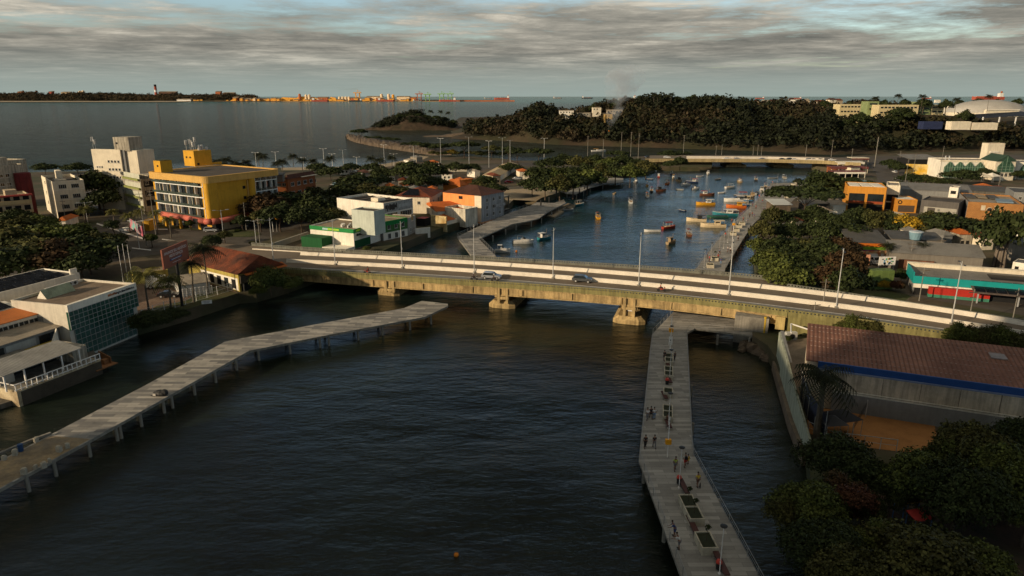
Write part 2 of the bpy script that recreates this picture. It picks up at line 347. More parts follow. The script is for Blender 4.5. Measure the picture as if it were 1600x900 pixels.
def grid_obj(name, xs, ys, fn, mat_, kind='structure'):
    X, Y = np.meshgrid(xs, ys); Z = fn(X, Y); n = len(xs); m = len(ys)
    v = np.stack([X.ravel(), Y.ravel(), Z.ravel()], 1)
    i = np.arange(n-1)[None, :]+n*np.arange(m-1)[:, None]; f = np.stack([i, i+1, i+n+1, i+n], -1).reshape(-1, 4)
    me = bpy.data.meshes.new(name); me.from_pydata(v.tolist(), [], f.tolist()); me.materials.append(mat_); me.polygons.foreach_set('use_smooth', [True]*len(me.polygons)); me.update()
    o = bpy.data.objects.new(name, me); COL.objects.link(o); return tag(o, kind=kind)
HILLM = mat('hill_ground', (.055,.038,.022), .95, .45, .03, .3, .4, col2=(.035,.034,.014), coord='World')
grid_obj('hills', np.arange(-110, 1300, 7.), np.arange(470, 1500, 7.), hillH, HILLM)
# islet
ic = P(652, 203, 0); IX, IY = -132., 985.
def isletH(x, y):
    dx = (x-IX)/84; dy = (y-IY)/34; r = dx*dx+dy*dy
    h = 18*np.exp(-((x-IX-2)/40)**2)+5*np.exp(-((x-IX+35)/22)**2)
    return np.where(r < 1, h*np.sqrt(np.clip(1-r, 0, 1))*(.8+.4*vnoise(x, y, 16, 3))+1.2*(1-r)+(vnoise(x, y, 7, 6)-.4)*2.5, -2*np.clip(r-1, 0, 1)*4)
grid_obj('islet', np.arange(IX-95, IX+96, 3.), np.arange(IY-40, IY+41, 3.), isletH, mat('islet_rock', (.062,.042,.026), .95, .5, .12, .6, .8, col2=(.03,.024,.012), coord='World'))
def spitH(x, y):
    c = P(722, 213, 0); dx = (x-c.x)/46; dy = (y-c.y)/16; r = dx*dx+dy*dy
    return np.where(r < 1, 7*np.clip((x-c.x+46)/92, .2, 1)*np.sqrt(np.clip(1-r, 0, 1))*(.4+vnoise(x, y, 9, 4)), -2)
c = P(722, 213, 0)
grid_obj('rocky_point', np.arange(c.x-50, c.x+51, 2.2), np.arange(c.y-18, c.y+19, 2.2), spitH, ROCK)
# forest cover on the hills: one mass nobody could count
def quads_obj(name, C, Nn, Sz, mat_, parent=None, kind=None, seed=1, loc=(0,0,0)):
    r = np.random.default_rng(seed); n = len(C)
    a = r.normal(size=(n, 3)); t = np.cross(Nn, a); t /= np.linalg.norm(t, axis=1)[:, None]+1e-9; b = np.cross(Nn, t)
    asp = r.uniform(.55, 1., n)[:, None]; s = Sz[:, None]*.5
    v = np.stack([C-t*s-b*s*asp*.6, C+t*s*.9-b*s*asp, C+t*s+b*s*asp*.7, C-t*s*.7+b*s*asp], 1).reshape(-1, 3)
    me = bpy.data.meshes.new(name); me.vertices.add(4*n); me.vertices.foreach_set('co', v.ravel()); me.loops.add(4*n); me.loops.foreach_set('vertex_index', np.arange(4*n))
    me.polygons.add(n); me.polygons.foreach_set('loop_start', np.arange(n)*4); me.polygons.foreach_set('loop_total', np.full(n, 4)); me.update(); me.validate()
    me.materials.append(mat_); return me
def crowns(xs, ys, zs, rs, hs, k, size, seed):
    r = np.random.default_rng(seed); n = len(xs); d = r.normal(size=(n, k, 3)); d /= np.linalg.norm(d, axis=2)[..., None]; d[..., 2] = np.abs(d[..., 2])*1.1-.25
    rad = r.uniform(.72, 1.08, (n, k, 1))
    C = np.stack([xs, ys, zs], 1)[:, None, :] + d*rad*np.stack([rs, rs, hs], 1)[:, None, :]
    Nn = d+r.normal(size=d.shape)*.45; Nn /= np.linalg.norm(Nn, axis=2)[..., None]
    Sz = (size*r.uniform(.7, 1.3, (n, k))*rs[:, None]/4).ravel()
    return C.reshape(-1, 3), Nn.reshape(-1, 3), Sz
def forest(name, xs, ys, zs, mat_, k, size, seed, rmin=3.2, rmax=6., lab=None):
    r = np.random.default_rng(seed); rs = r.uniform(rmin, rmax, len(xs)); hs = rs*r.uniform(.8, 1.4, len(xs))
    C, Nn, Sz = crowns(xs, ys, zs+hs*.75, rs, hs, k, size, seed)
    me = quads_obj(name, C, Nn, Sz, mat_, seed=seed); return tag(put(name, me), lab, 'woodland', kind='stuff')
def scatter(n, x0, x1, y0, y1, seed): r = np.random.default_rng(seed); return r.uniform(x0, x1, n), r.uniform(y0, y1, n)
FORL = [leafmat('forest_dark', (.018,.022,.009), (.010,.013,.006)), leafmat('forest_olive', (.026,.027,.010), (.032,.024,.011)), leafmat('forest_brown', (.042,.030,.016), (.022,.021,.009))]
X, Y = scatter(23000, -80, 1100, 545, 1000, 3); u_ = 800+F*X/(Y*math.cos(PITCH)+CAMH*math.sin(PITCH)); Z = hillH(X, Y)
d0_ = np.interp(u_, US, D0); d1_ = np.interp(u_, US, D1)
ok = (Z > 1.5) & (Y < d1_+70) & (u_ < 1680) & (u_ > 729)
sch = (np.abs(X-345) < 62) & (Y > 612) & (Y < 680)
dm = (X > 395) & (Y > 640) & (Y < 860) & (X < 640)
vil = (u_ > 868) & (u_ < 968) & (Y > d0_+75) & (Y < d0_+125)
bare = (vnoise(X, Y, 30, 8) < .14) & (Y < d0_+60)
ok &= ~sch & ~vil & ~bare & ~dm
cls = vnoise(X, Y, 60, 11)*.6+vnoise(X, Y, 9, 12)*.4
for i, (lo, hi) in enumerate(((0, .48), (.48, .6), (.6, 2))):
    s = ok & (cls >= lo) & (cls < hi)
    forest(('evergreen_forest', 'mixed_forest', 'dry_forest')[i], X[s], Y[s], Z[s], FORL[i], 48, 1.35, 20+i, 2.4, 7.4, lab=('dark evergreen woodland covering the headland hills', 'olive mixed woodland patches on the headland hills', 'brownish dry woodland patches on the headland hills')[i])
X, Y = scatter(900, IX-72, IX+66, IY-30, IY+30, 9); Z = isletH(X, Y); s = (Z > 3.) & (vnoise(X, Y, 20, 5) > .33)
forest('islet_scrub', X[s], Y[s], Z[s]-1, FORL[0], 50, 1.4, 31, 2.2, 4.5, lab='dark scrub and trees covering the rocky islet')
# --- distant north coast
def coastH(x, y):
    u = 800+F*x/(y*math.cos(PITCH)+12); e = np.interp(u, [-400, 0, 90, 340, 420, 700, 800, 900], [1, 1, .95, .95, .35, .12, .05, 0])
    t = np.clip((y-6150)/260, 0, 1); return np.where(t > 0, 3+e*(54*t+(vnoise(x, y, 180, 3)-.5)*22+(vnoise(x, y, 55, 5)-.5)*16), -5)
X, Y = scatter(5200, -5600, -2300, 6160, 6420, 17); Z = coastH(X, Y); s = Z > 8
forest('coast_forest', X[s], Y[s], Z[s]-8, mat('coast_trees', (.075,.050,.022), .9, .3, .01, col2=(.035,.03,.013), island=.5), 20, 1.6, 41, 11, 18, lab='dark wooded strip along the distant far shore')
COASTM = mat('distant_coast', (.05,.038,.02), .95, .5, .006, coord='World', col2=(.026,.026,.012))
def coast_front(x): return 0
grid_obj('distant_coast', np.arange(-9500, 20, 42.), np.arange(6100, 7000, 42.), coastH, COASTM)
sheet('harbour_beach', [(-60,159.5),(280,159.4),(300,158.2),(440,158.2),(440,156),(-60,156)], SAND, 3.2)
# ---------------------------------------------------------------- roads on the west bank
sheet('crossroads', [(60,395),(150,352),(172,338),(225,346),(262,343),(330,352),(395,345),(440,332),(520,318),(560,330),(470,352),(430,366),(400,384),(330,391),(300,392),(210,402),(130,422)], ASPH, ZL+.012)
sheet('west_avenue', [(60,395),(130,422),(-40,470),(-200,500),(-200,420)], ASPH, ZL+.016)
sheet('upper_street', [(172,339),(140,318),(128,300),(142,298),(176,318),(225,346)], ASPH, ZL+.016)
sheet('coast_road', [(440,333),(520,318),(640,285),(720,268),(790,262),(850,258),(1030,250),(1030,247.5),(850,253),(780,256),(700,262),(600,276),(500,300),(420,322)], ASPH, ZL+.02)
sheet('sidewalk_by_hotel', [(225,345),(262,342),(330,351),(345,347),(400,338),(400,330),(330,338),(230,332),(150,310),(146,312)], WALK, ZL+.03)
sheet('traffic_island', [(246,352),(268,350),(312,353),(345,357),(330,361),(290,358),(250,356)], LAWN, ZL+.12)
sheet('green_median', [(335,366),(365,358),(400,361),(408,366),(390,370),(350,370)], LAWN, ZL+.12)
sheet('car_park', [(214,415),(250,436),(330,430),(372,458),(290,484),(208,510)], mat('paver_brick', (.2,.14,.1), .9, .3, .3, .2, coord='World', pat='brick', p=(.8,.4,.02,(.17,.11,.075),(.24,.17,.12),(0,0,.5))), ZL+.012)
sheet('riverside_lawn', [(330,446),(372,458),(290,484),(208,511),(205,500),(245,478),(290,470)], LAWN, ZL+.03)
sheet('bank_car_park', [(500,352),(470,380),(560,386),(560,352)], GRAVEL, ZL+.012)
sheet('river_beach', [(796,318),(802,312),(838,314),(846,309),(875,300),(850,292),(820,290),(790,292),(780,302)], SAND, ZL+.014)
sheet('sea_beach', [(440,262),(500,261),(560,260),(600,256),(640,249),(655,243),(670,245),(650,254),(600,261),(560,265),(440,266)], SAND, ZL+.012)
for a in ([(150,350),(152,348.4),(228,373),(225,374.4)], [(206,388),(206,386.6),(236,390),(236,391.6)], [(253,373),(300,379),(300,380.4),(253,374.4)], [(296,382),(345,391),(345,389.6),(296,380.4)], [(240,357.5),(262,357.5),(262,358.8),(240,358.8)]):
    sheet('lane_marking', a, PAINT, ZL+.03)
# ---------------------------------------------------------------- east bank surfaces
sheet('plaza', [(1186,322),(1204,286.5),(1243,285.5),(1272,276.5),(1300,264),(1312,268),(1300,285),(1262,300),(1240,312),(1225,330),(1200,345)], mat('plaza_paving', (.25,.235,.2), .85, .2, .25, .1, coord='World', pat='brick', p=(2.,1.,.03,(.2,.19,.165),(.3,.28,.25),(0,0,.3))), ZL+.02)
sheet('east_road', [(1290,247.5),(1340,244),(1600,242),(1600,252),(1440,256),(1415,270),(1420,290),(1375,300),(1368,268),(1340,256),(1300,256)], ASPH, ZL+.012)
sheet('service_yard', [(1330,395),(1435,402),(1540,412),(1530,440),(1425,425),(1420,470),(1340,455)], GRAVEL, ZL+.012)
sheet('green_strip', [(1215,440),(1340,440),(1425,462),(1400,480),(1215,458)], LAWN, ZL+.016)
sheet('yard_lawn', [(1255,340),(1330,335),(1340,365),(1260,365)], LAWN, ZL+.016)
sheet('lower_road', [(1420,462),(1700,510),(1700,470),(1440,440)], ASPH, ZL+.02)
sheet('playground', [(1345,1000),(1300,905),(1330,760),(1600,690),(1700,1000)], mat('playground_earth', (.075,.042,.025), .95, .4, .25, .2, coord='World', col2=(.03,.03,.014)), ZL+.012)
# ---------------------------------------------------------------- main road bridge
def zd(u): return float(np.interp(u, [250, 330, 430, 605, 783, 985, 1230, 1400, 1600, 1800], [2.56, 2.75, 3.9, 4.6, 5.25, 6.0, 6.3, 6.0, 5.4, 5.0]))
def fitv(pts, deg=3):
    c = np.polyfit([(p[0]-900)/500 for p in pts], [p[1] for p in pts], deg); return lambda u: float(np.polyval(c, (u-900)/500))
vN = fitv([(430,416),(450,418),(605,429),(700,434.8),(783,441),(900,448.8),(1040,460),(1219,482.5)])
vNi = fitv([(1215,482.5),(1300,491.5),(1490,520.5),(1600,538.5),(1700,556)], 2)
vF = fitv([(391,380),(470,385),(520,388.5),(680,396.5),(820,404),(980,413),(1040,417),(1088,421),(1231,434)])
vFi = fitv([(1232,443.2),(1300,453),(1450,475.5),(1600,499),(1700,515)], 2)
vB1 = fitv([(400,389),(470,393),(560,399),(680,405.5),(820,413),(980,422.5),(1040,427),(1300,457),(1450,478.5),(1600,502),(1700,518)])
vB2 = fitv([(450,404),(520,408),(680,417),(820,426),(980,437.5),(1040,442.5),(1300,473),(1490,500),(1600,517),(1700,534)])
vW = fitv([(500,419.5),(680,431),(820,440),(980,452),(1040,458),(1300,488.5),(1490,517.5),(1600,535),(1700,552)])
def LN(fv, dz, us, z=None):
    out = []
    for u in us:
        p = P(u, fv(u), zd(u)+dz); out.append(Vector((p.x, p.y, zd(u)+(dz if z is None else z))))
    return out
rng_ = lambda a, b, s: list(np.arange(a, b, s))+[b]
UA = rng_(425, 1231, 13.); UB = rng_(1231, 1830, 13.)
bridge = thing('road_bridge', 'long concrete road bridge with ochre girders and white median barriers across the river', 'bridge', (0, 140, 0))
PB = dict(parent=bridge, world=True)
def slab(q, A, B, t):
    lo = [Vector((p.x, p.y, p.z-t)) for p in A]; lo2 = [Vector((p.x, p.y, p.z-t)) for p in B]
    q.strip(A, B); q.strip(lo2, lo); q.strip(lo, A); q.strip(B, lo2)
    n = len(A); q.poly([A[0], B[0], lo2[0], lo[0]]); q.poly([B[-1], A[-1], lo[-1], lo2[-1]])
def off(L, d):
    out = []
    for i, p in enumerate(L):
        t = (L[min(i+1, len(L)-1)]-L[max(i-1, 0)]); t.z = 0; t.normalize(); out.append(p+Vector((-t.y, t.x, 0))*d)
    return out
def at_z(L, f): return [Vector((p.x, p.y, f)) for p in L]
def lift(L, d): return [Vector((p.x, p.y, p.z+d)) for p in L]
nA = LN(vN, .95, UA); fA = LN(vF, .95, UA); nB = LN(vNi, .95, UB); fB = LN(vFi, .95, UB)
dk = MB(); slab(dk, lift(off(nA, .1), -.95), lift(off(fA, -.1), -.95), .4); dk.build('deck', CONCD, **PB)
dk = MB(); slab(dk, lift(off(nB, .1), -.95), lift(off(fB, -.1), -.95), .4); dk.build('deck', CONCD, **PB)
# embankment walls of the east ramp and west ramp
emb = MB(); slab(emb, lift(off(nB, .15), -1.36), lift(off(fB, -.15), -1.36), 3.2); emb.build('embankment_wall', PARAP, **PB)
UW = rng_(262, 425, 12.)
def wv(f, u): return f(u)
nW = [P(u, np.interp(u, [262, 330, 425], [394, 401, 414.5])+0, zd(u)) for u in UW]; fW = [P(u, np.interp(u, [262, 330, 391, 425], [375, 379, 383.5, 386]), zd(u)) for u in UW]
q = MB(); slab(q, [Vector((p.x, p.y, zd(u)+.0)) for p, u in zip(nW, UW)], [Vector((p.x, p.y, zd(u))) for p, u in zip(fW, UW)], 1.6); q.build('west_ramp', ASPHB, **PB)
# surfaces: carriageways and walkway
for (A, B, m_, nm) in ((lift(off(nA, .3), -.95+.006), [Vector((p.x, p.y, p.z+.006)) for p in LN(vW, 0, UA)], mat('walkway_grey', (.18,.175,.155), .9, .2, .4, .1, coord='World'), 'walkway'),
                    (lift(LN(vW, 0, UA), .006), lift(LN(vF, .95, UA), -.95+.006), ASPHB, 'carriageway'),
                    (lift(off(nB, .3), -.95+.006), lift(LN(vW, 0, UB), .006), mat('walkway_grey'), 'walkway'),
                    (lift(LN(vW, 0, UB), .006), lift(off(fB, -.3), -.95+.006), ASPHB, 'carriageway')):
    q = MB(); q.strip(A, B); q.build(nm, m_, **PB)
UL = rng_(470, 1830, 13.)
wl = LN(vW, 0, UL); q = MB(); q.strip(lift(off(wl, -.16), .02), lift(off(wl, .16), .02)); q.build('edge_line', PAINT, **PB)
for fv, u0 in ((vB1, 470), (vB2, 448)):
    U = rng_(u0, 1830, 13.); c = LN(fv, .85, U); q = MB()
    sec = [(-.42, -.85), (-.36, -.62), (-.2, -.3), (-.16, 0), (.16, 0), (.2, -.3), (.36, -.62), (.42, -.85)]
    L_ = [lift(off(c, a), b) for a, b in sec]
    for i in range(len(sec)-1): q.strip(L_[i], L_[i+1])
    q.poly([l[0] for l in L_]); q.poly([l[-1] for l in L_][::-1]); q.build('median_barrier', BARR, **PB)
U = rng_(395, 480, 12.); c = [P(u, np.interp(u, [395, 480], [389.5, 394.5]), zd(u)) for u in U]
q = MB(); slab(q, lift(off(c, -.2), .25), lift(off(c, .2), .25), .4); q.build('kerb', BARR, **PB)
def parapet(L, m_, name='parapet', side=1, h=.95, base=1.35):
    "L is the line of the top outer edge"
    q = MB(); t = .22*side
    slab(q, L, off(L, t), .15)
    slab(q, lift(L, -.42), lift(off(L, t), -.42), base-.42+.0)
    # balusters
    d = 0; step = .62
    for i in range(len(L)-1):
        a, b = L[i], L[i+1]; ln = (b-a).length; k = d
        while k < ln:
            c = a.lerp(b, k/ln); dr = (b-a).normalized(); q.cbox((c.x-dr.y*t/2, c.y+dr.x*t/2, c.z-.285), (.33, .17, .28), math.atan2(dr.y, dr.x)); k += step
        d = k-ln
    return q.build(name, m_, **PB)
parapet(nA, PARAP); parapet(fA, PARAPG, side=-1, base=1.2); parapet(nB, PARAP); parapet(fB, PARAPG, side=-1, base=1.5)
parapet([Vector((p.x, p.y, zd(u)+.95)) for p, u in zip(fW, UW) if u > 385]+[fA[0]], PARAPG, side=-1)
a, b = nA[-1], nB[0]
# girders
for L, s, tag_ in ((nA, 1, 0), (fA, -1, 1)):
    q = MB(); A = lift(off(L, .45*s), -1.36); B = lift(off(L, 1.1*s), -1.36); slab(q, A, B, 1.75)
    A = lift(off(L, .25*s), -3.0); B = lift(off(L, 1.3*s), -3.0); slab(q, A, B, .22)
    A = lift(off(L, .12*s), -1.36); B = lift(off(L, .5*s), -1.36); slab(q, A, B, .22)
    for i in range(0, len(A)-1, 6):
        a = L[i]; dr = (L[i+1]-a).normalized(); q.cbox((a.x-dr.y*.35*s, a.y+dr.x*.35*s, a.z-2.3), (.22, .3, 1.4), math.atan2(dr.y, dr.x))
    q.build('girder', BEAM, **PB)
for k in (.33, .66):
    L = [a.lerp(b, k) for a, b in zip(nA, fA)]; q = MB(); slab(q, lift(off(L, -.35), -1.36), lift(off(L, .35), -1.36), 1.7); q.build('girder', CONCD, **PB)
def bridge_pier_(): pass
def bridge_pier(u, vb, w, panel=None, graf=False):
    f = P(u, vb, 0); zt = zd(u)+.95-3.2; ang = R(-17); L = 17.
    g = Vector((math.cos(ang), math.sin(ang), 0)); h = Vector((-g.y, g.x, 0))
    def W3(a, b): p = f+g*a+h*b; return (p.x, p.y)
    q = MB()
    hx_ = [W3(-w, .6), (W3(-w*.62, -.2)), W3(w*.62, -.2), W3(w, .6), W3(w, L), W3(-w, L)]
    q.prism(hx_, -3, .75)
    top = [W3(-w*.72, .9), W3(-w*.5, .35), W3(w*.5, .35), W3(w*.72, .9), W3(w*.72, L-.4), W3(-w*.72, L-.4)]
    n = 6; q.add([(x, y, .75) for x, y in hx_]+[(x, y, 1.55) for x, y in top], [(i, (i+1) % n, n+(i+1) % n, n+i) for i in range(n)]+[tuple(range(n, 2*n))])
    ft = q.build('footing', BEAM, **PB)
    for k, b in enumerate((1.6, 8, 14.4)):
        q = MB(); p = f+h*b; q.cbox((p.x, p.y, (1.55+zt-.7)/2), (1.3, 1.6, zt-.7-1.55), ang); q.cbox((p.x, p.y, zt-.35), (3.3, 2.2, .7), ang); q.cbox((p.x-g.x*.9, p.y-g.y*.9, zt+.8), (.55, 1.4, 1.6), ang); q.cbox((p.x+g.x*.9, p.y+g.y*.9, zt+.8), (.55, 1.4, 1.6), ang); q.build('column', BEAM, **PB)
    if panel:
        q = MB(); p = f+h*.78; q.cbox((p.x, p.y, zt-1.0+.2), (1.0, .06, .75), ang); q.build('white_panel', WHITE, **PB)
    if graf:
        r = random.Random(3)
        for m_, n_ in ((mat('graffiti_pale', (.45,.47,.45), .8, .3, 2.), 7), (mat('graffiti_teal', (.06,.2,.2), .8, .3, 2.), 5)):
            q = MB()
            for i in range(n_):
                a = -w*.5+i*w/n_*1.0+r.uniform(0, .3); p = f+g*a+h*.45; q.cbox((p.x-h.x*.0, p.y, 1.1+r.uniform(-.12, .12)), (.42, .1, .38), ang+r.uniform(-.2, .2))
            q.build('graffiti', m_, **PB)
bridge_pier(605, 461.5, 2.9); bridge_pier(783, 481.5, 3.0, graf=True); bridge_pier(982, 506.5, 3.3, panel=True)
for u in (607, 785, 984):
    e0 = P(u, vN(u), zd(u)+.95); e1 = P(u+8, vN(u+8), zd(u)+.95); dr = (e1-e0); dr.z = 0; dr.normalize(); nn = Vector((-dr.y, dr.x, 0)); an = math.atan2(dr.y, dr.x)
    for s in (-.95, .95): q = MB(); c_ = e0+dr*s+nn*.55; q.cbox((c_.x, c_.y, (zd(u)-.42+1.3)/2), (.55, .9, zd(u)-.42-1.3), an); q.build('column', BEAM, **PB)
    q = MB(); c_ = e0+nn*.8; q.cbox((c_.x, c_.y, zd(u)-2.75), (2.7, 1.3, .6), an); q.build('pier_cap', BEAM, **PB)
# east abutment and its yellow pipe
f = P(1196, 540, 0); q = MB(); ang = R(-22)
e1 = P(1205, 516, 3.3); q.cbox((e1.x, e1.y+9.5, 2.2), (6, 17, 6.2), ang); q.build('abutment', CONC, **PB)
q = MB(); q.cbox((nA[-1].x-.9, nA[-1].y+.6, 4.6), (1.6, 1.2, 2.4), ang); q.build('bearing_block', mat('ochre_pale', (.55,.42,.17), .9, .2, .5, streak=.3), **PB)
e2 = P(1194, 519, 2.6); q = MB(); q.tube((e2.x, e2.y, .6), (e2.x, e2.y, 5.6), .28, n=8); q.build('drain_pipe', mat('yellow_paint', (.5,.33,.03), .6, .2, 1.), **PB)
we = P(455, 440, 0); q = MB(); q.cbox((we.x-6, we.y+12, 1.4), (12, 24, 4.4), R(-14)); q.build('abutment', CONC, **PB)
# ---------------------------------------------------------------- lamp posts on the median
def bridge_lamp(h):
    t = thing('street_lamp', 'tall grey street lamp with two short arms on the bridge median', 'street lamp', group='tall lamps on the median of the near bridge')
    q = MB(); q.tube((0,0,0), (0,0,h*.5), .13, .10, 8); q.tube((0,0,h*.5), (0,0,h), .10, .06, 8); q.build('pole', STEEL, t)
    q = MB(); q.cbox((0,0,.15), (.5,.5,.3)); q.build('base_plate', CONC, t)
    for s in (-1, 1):
        q = MB(); q.path([(0,0,h-.9), (s*.5,0,h-.55), (s*1.25,0,h-.42)], .045, 6); a = q.build('arm', STEEL, t)
        q = MB(); q.cbox((s*1.6, 0, h-.40), (.75,.28,.09)); q.build('lamp_head', BLACK, a)
    q = MB(); q.cbox((.15,0,h*.42), (.25,.2,.5)); q.build('junction_box', STEEL, t)
    return t
bl = bridge_lamp(11.6); bs = snapshot(bl)
for i, u in enumerate((427, 523.5, 628.5, 741, 864, 998, 1139, 1307, 1487)):
    v = vB2(u)+1.0; p = P(u, v, zd(u)+.85)
    if i == 0: bl.location = (p.x, p.y, zd(u)); bl.rotation_euler.z = R(72); 
    else: dup(bl, bs, (p.x, p.y, zd(u)), R(72))
# ---------------------------------------------------------------- piers / boardwalks
POST = MB().tube((0,0,0), (0,0,1.05), .035, n=6).mesh('rail_post', mat('rail_steel', (.28,.28,.27), .5, .1, 1., metal=.3))
def railing(pts, z, parent, step=2.0, h=1.05, name='railing'):
    pts = [Vector((p[0], p[1], z)) for p in pts]; q = MB()
    for k in (h, h*.66, h*.36): q.path([p+Vector((0,0,k)) for p in pts], .03 if k == h else .014, 5)
    r = q.build(name, MATS['rail_steel'], parent, world=True); l0 = Vector(parent.location); n = 0
    for a, b in zip(pts, pts[1:]):
        ln = (b-a).length; k = max(1, round(ln/step))
        for i in range(k):
            c = a.lerp(b, i/k)-l0; put('post', POST, r, c); n += 1
    return r
def pier_deck(name, label, outline, z, m_, th=.35, piles=(), pr=.22, ploc=None, kerb=True, cat='pier'):
    c = sum(outline, Vector())/len(outline); t = thing(name, label, cat, (c.x, c.y, 0))
    q = MB(); q.prism([(p.x, p.y) for p in outline], z-.06, z); q.build('deck', m_, t, world=True)
    q = MB(); q.prism([(p.x, p.y) for p in outline], z-.06-th, z-.061); q.build('edge_beam', CONC, t, world=True)
    pm = MB().tube((0,0,-3), (0,0,z-.4), pr, n=8).mesh('pile', CONC)
    for p in piles: put('pile', pm, t, Vector((p[0], p[1], 0))-Vector(t.location))
    return t
ZP = 2.3
nl = LP([(-120,812),(0,764),(140,688),(389,548),(509,524),(664,495),(700,478)], ZP)
fl = LP([(-120,752),(0,719),(79,679),(227,602),(351,534),(368,530.5),(497,506),(631,481.5),(659,470),(699.6,474.5)], ZP)
def inset(a, b, k): return a.lerp(b, k)
pu = [40, 83, 137, 180, 186, 218, 254, 267, 302, 335, 368, 403, 452, 499, 513, 559, 597, 640, 673]
piles = []
for u in pu:
    v = np.interp(u, [-120,0,140,389,509,664,700], [812,764,688,548,524,495,478])-1.2; a = P(u, v, ZP); piles.append((a.x, a.y)); b = P(u-4, v-16+u*.008, ZP); piles.append((b.x-.6, b.y+.8))
lp_ = pier_deck('boardwalk', 'long angled concrete boardwalk crossing the river at lower left, without railings', fl+nl[::-1], ZP, PLANK, piles=piles)
# unfinished west end: bare screed with broken kerb stubs
q = MB(); q.prism([tuple(P(u, v, ZP)[:2]) for u, v in ((-118,754),(0,721),(80,681),(141,686),(0,762),(-118,809))], ZP-.05, ZP+.012); q.build('bare_screed', mat('ochre_screed', (.30,.22,.12), .95, .4, .35, .3, 3., col2=(.17,.14,.1), coord='World'), lp_, world=True)
fk = LP([(-60,733),(0,711),(44,692),(80,679)], ZP); q = MB()
for i, (a, b) in enumerate(zip(fk, fk[1:])): q.path([a+Vector((0,0,.2)), b+Vector((0,0,.2))], .22, 4)
q.build('broken_kerb', CONC, lp_, world=True)
stub = None; SM = MB(); SM.cbox((0,0,.35), (.55,.5,.7), .2); SM.cbox((.05,.03,.72), (.4,.36,.18), .6); SM = SM.mesh('concrete_block', mat('rough_concrete', (.42,.38,.3), .95, .35, .8, .4, 4.))
for i, (u, v, s) in enumerate(((38,741,1.),(69,731,.95),(56,733,.7),(78,723,.7),(93,706,1.),(106,700,.85),(7,719,.8),(24,711,1.),(57,691,.9))):
    p = P(u, v, ZP); tag(put('concrete_block', SM, None, (p.x, p.y, ZP+.01), i*.7, sc=s), 'rough broken concrete block on the bare west end of the boardwalk', 'concrete block', 'broken concrete blocks on the boardwalk')
p = P(33, 705, ZP); q = MB(); q.lathe((0,0,0), [(.26,0),(.3,.05),(.3,.85),(.26,.9)], 12); q.lathe((0,0,.9), [(.3,0),(.3,.06)], 12); tag(q.build('blue_barrel', mat('blue_plastic', (.02,.06,.16), .5), None, (p.x, p.y, ZP+.01)), 'blue plastic barrel among the concrete blocks on the boardwalk end', 'barrel')
# collapsed dark bundle (folded tarpaulin) on the boardwalk
p = P(251, 618, ZP); t = thing('tarpaulin_bundle', 'dark heap of bundled tarpaulin lying in the middle of the left boardwalk', 'bundle', (p.x, p.y, ZP), R(-20))
q = MB(); q.ell((0,0,.4), (.95,.6,.5), 10, 6); q.ell((.6,.2,.5), (.6,.5,.5), 9, 6); q.ell((-.7,-.1,.25), (.6,.4,.3), 9, 5); q.build('tarpaulin', mat('black_tarp', (.02,.02,.02), .6, .3, 2., .6, 3.), t)
q = MB(); q.cbox((-.5,-.62,.3), (.5,.12,.35), .1); q.build('white_tag', mat('dull_white', (.35,.33,.3)), t)
for s in (0, 1, 2): q = MB(); q.tube((-.9+s*.3, -.4, .1), (-1.3+s*.3, -.65, .02), .05); q.build('strap', BLACK, t)
# right pier and its continuation under the bridge
lft = LP([(1064,900+40),(1064,900),(998,718),(1000,700),(1015,550),(1019,522)], ZP)
lft[0] = lft[1]+(lft[1]-lft[2]).normalized()*20; lft += [Vector((33.0,133.5,ZP)), Vector((47.3,170.1,ZP))]+[P(u, v, ZP) for u, v in ((1120,377),(1144,351),(1189,307),(1201,290))]
rgt = LP([(1186,900),(1085,712),(1083,700),(1074,520),(1086,513)], ZP)
rgt = [rgt[0]+(rgt[0]-rgt[1]).normalized()*20]+rgt
br = LP([(1180,525),(1196,528)], ZP)
up = [Vector((53.5,128.5,ZP)), Vector((44,138,ZP)), Vector((54.7,170.1,ZP))]+[P(u, v, ZP) for u, v in ((1160,375),(1177,350),(1190,338),(1196,322),(1205,290))]
outline = lft+up[::-1]+br[::-1]+rgt[::-1]
pl = []
for u, v in ((1003,732),(1035,822),(1062,897),(1083,745),(1120,780),(1010,650),(1015,560),(1078,600),(1080,660),(1120,522),(1170,526)):
    p = P(u, v, ZP); pl.append((p.x+.4, p.y+.6))
for k in np.linspace(0, 1, 9):
    a = Vector((54.0,170,0)).lerp(P(1173, 352, ZP), k); pl.append((a.x-.5, a.y)); pl.append((a.x-6, a.y+2))
rp_ = pier_deck('boardwalk', 'wide grey paved boardwalk with railings running under the bridge along the east bank', outline, ZP, PAVE, piles=pl, th=.3)
railing([(p.x+.15, p.y) for p in lft[:-1]], ZP, rp_, 2.6)
railing([(p.x-.15, p.y) for p in rgt]+[(br[0].x, br[0].y+.1)], ZP, rp_, 2.6)
railing([(p.x-.15, p.y) for p in up[2:6]], ZP, rp_, 2.6)
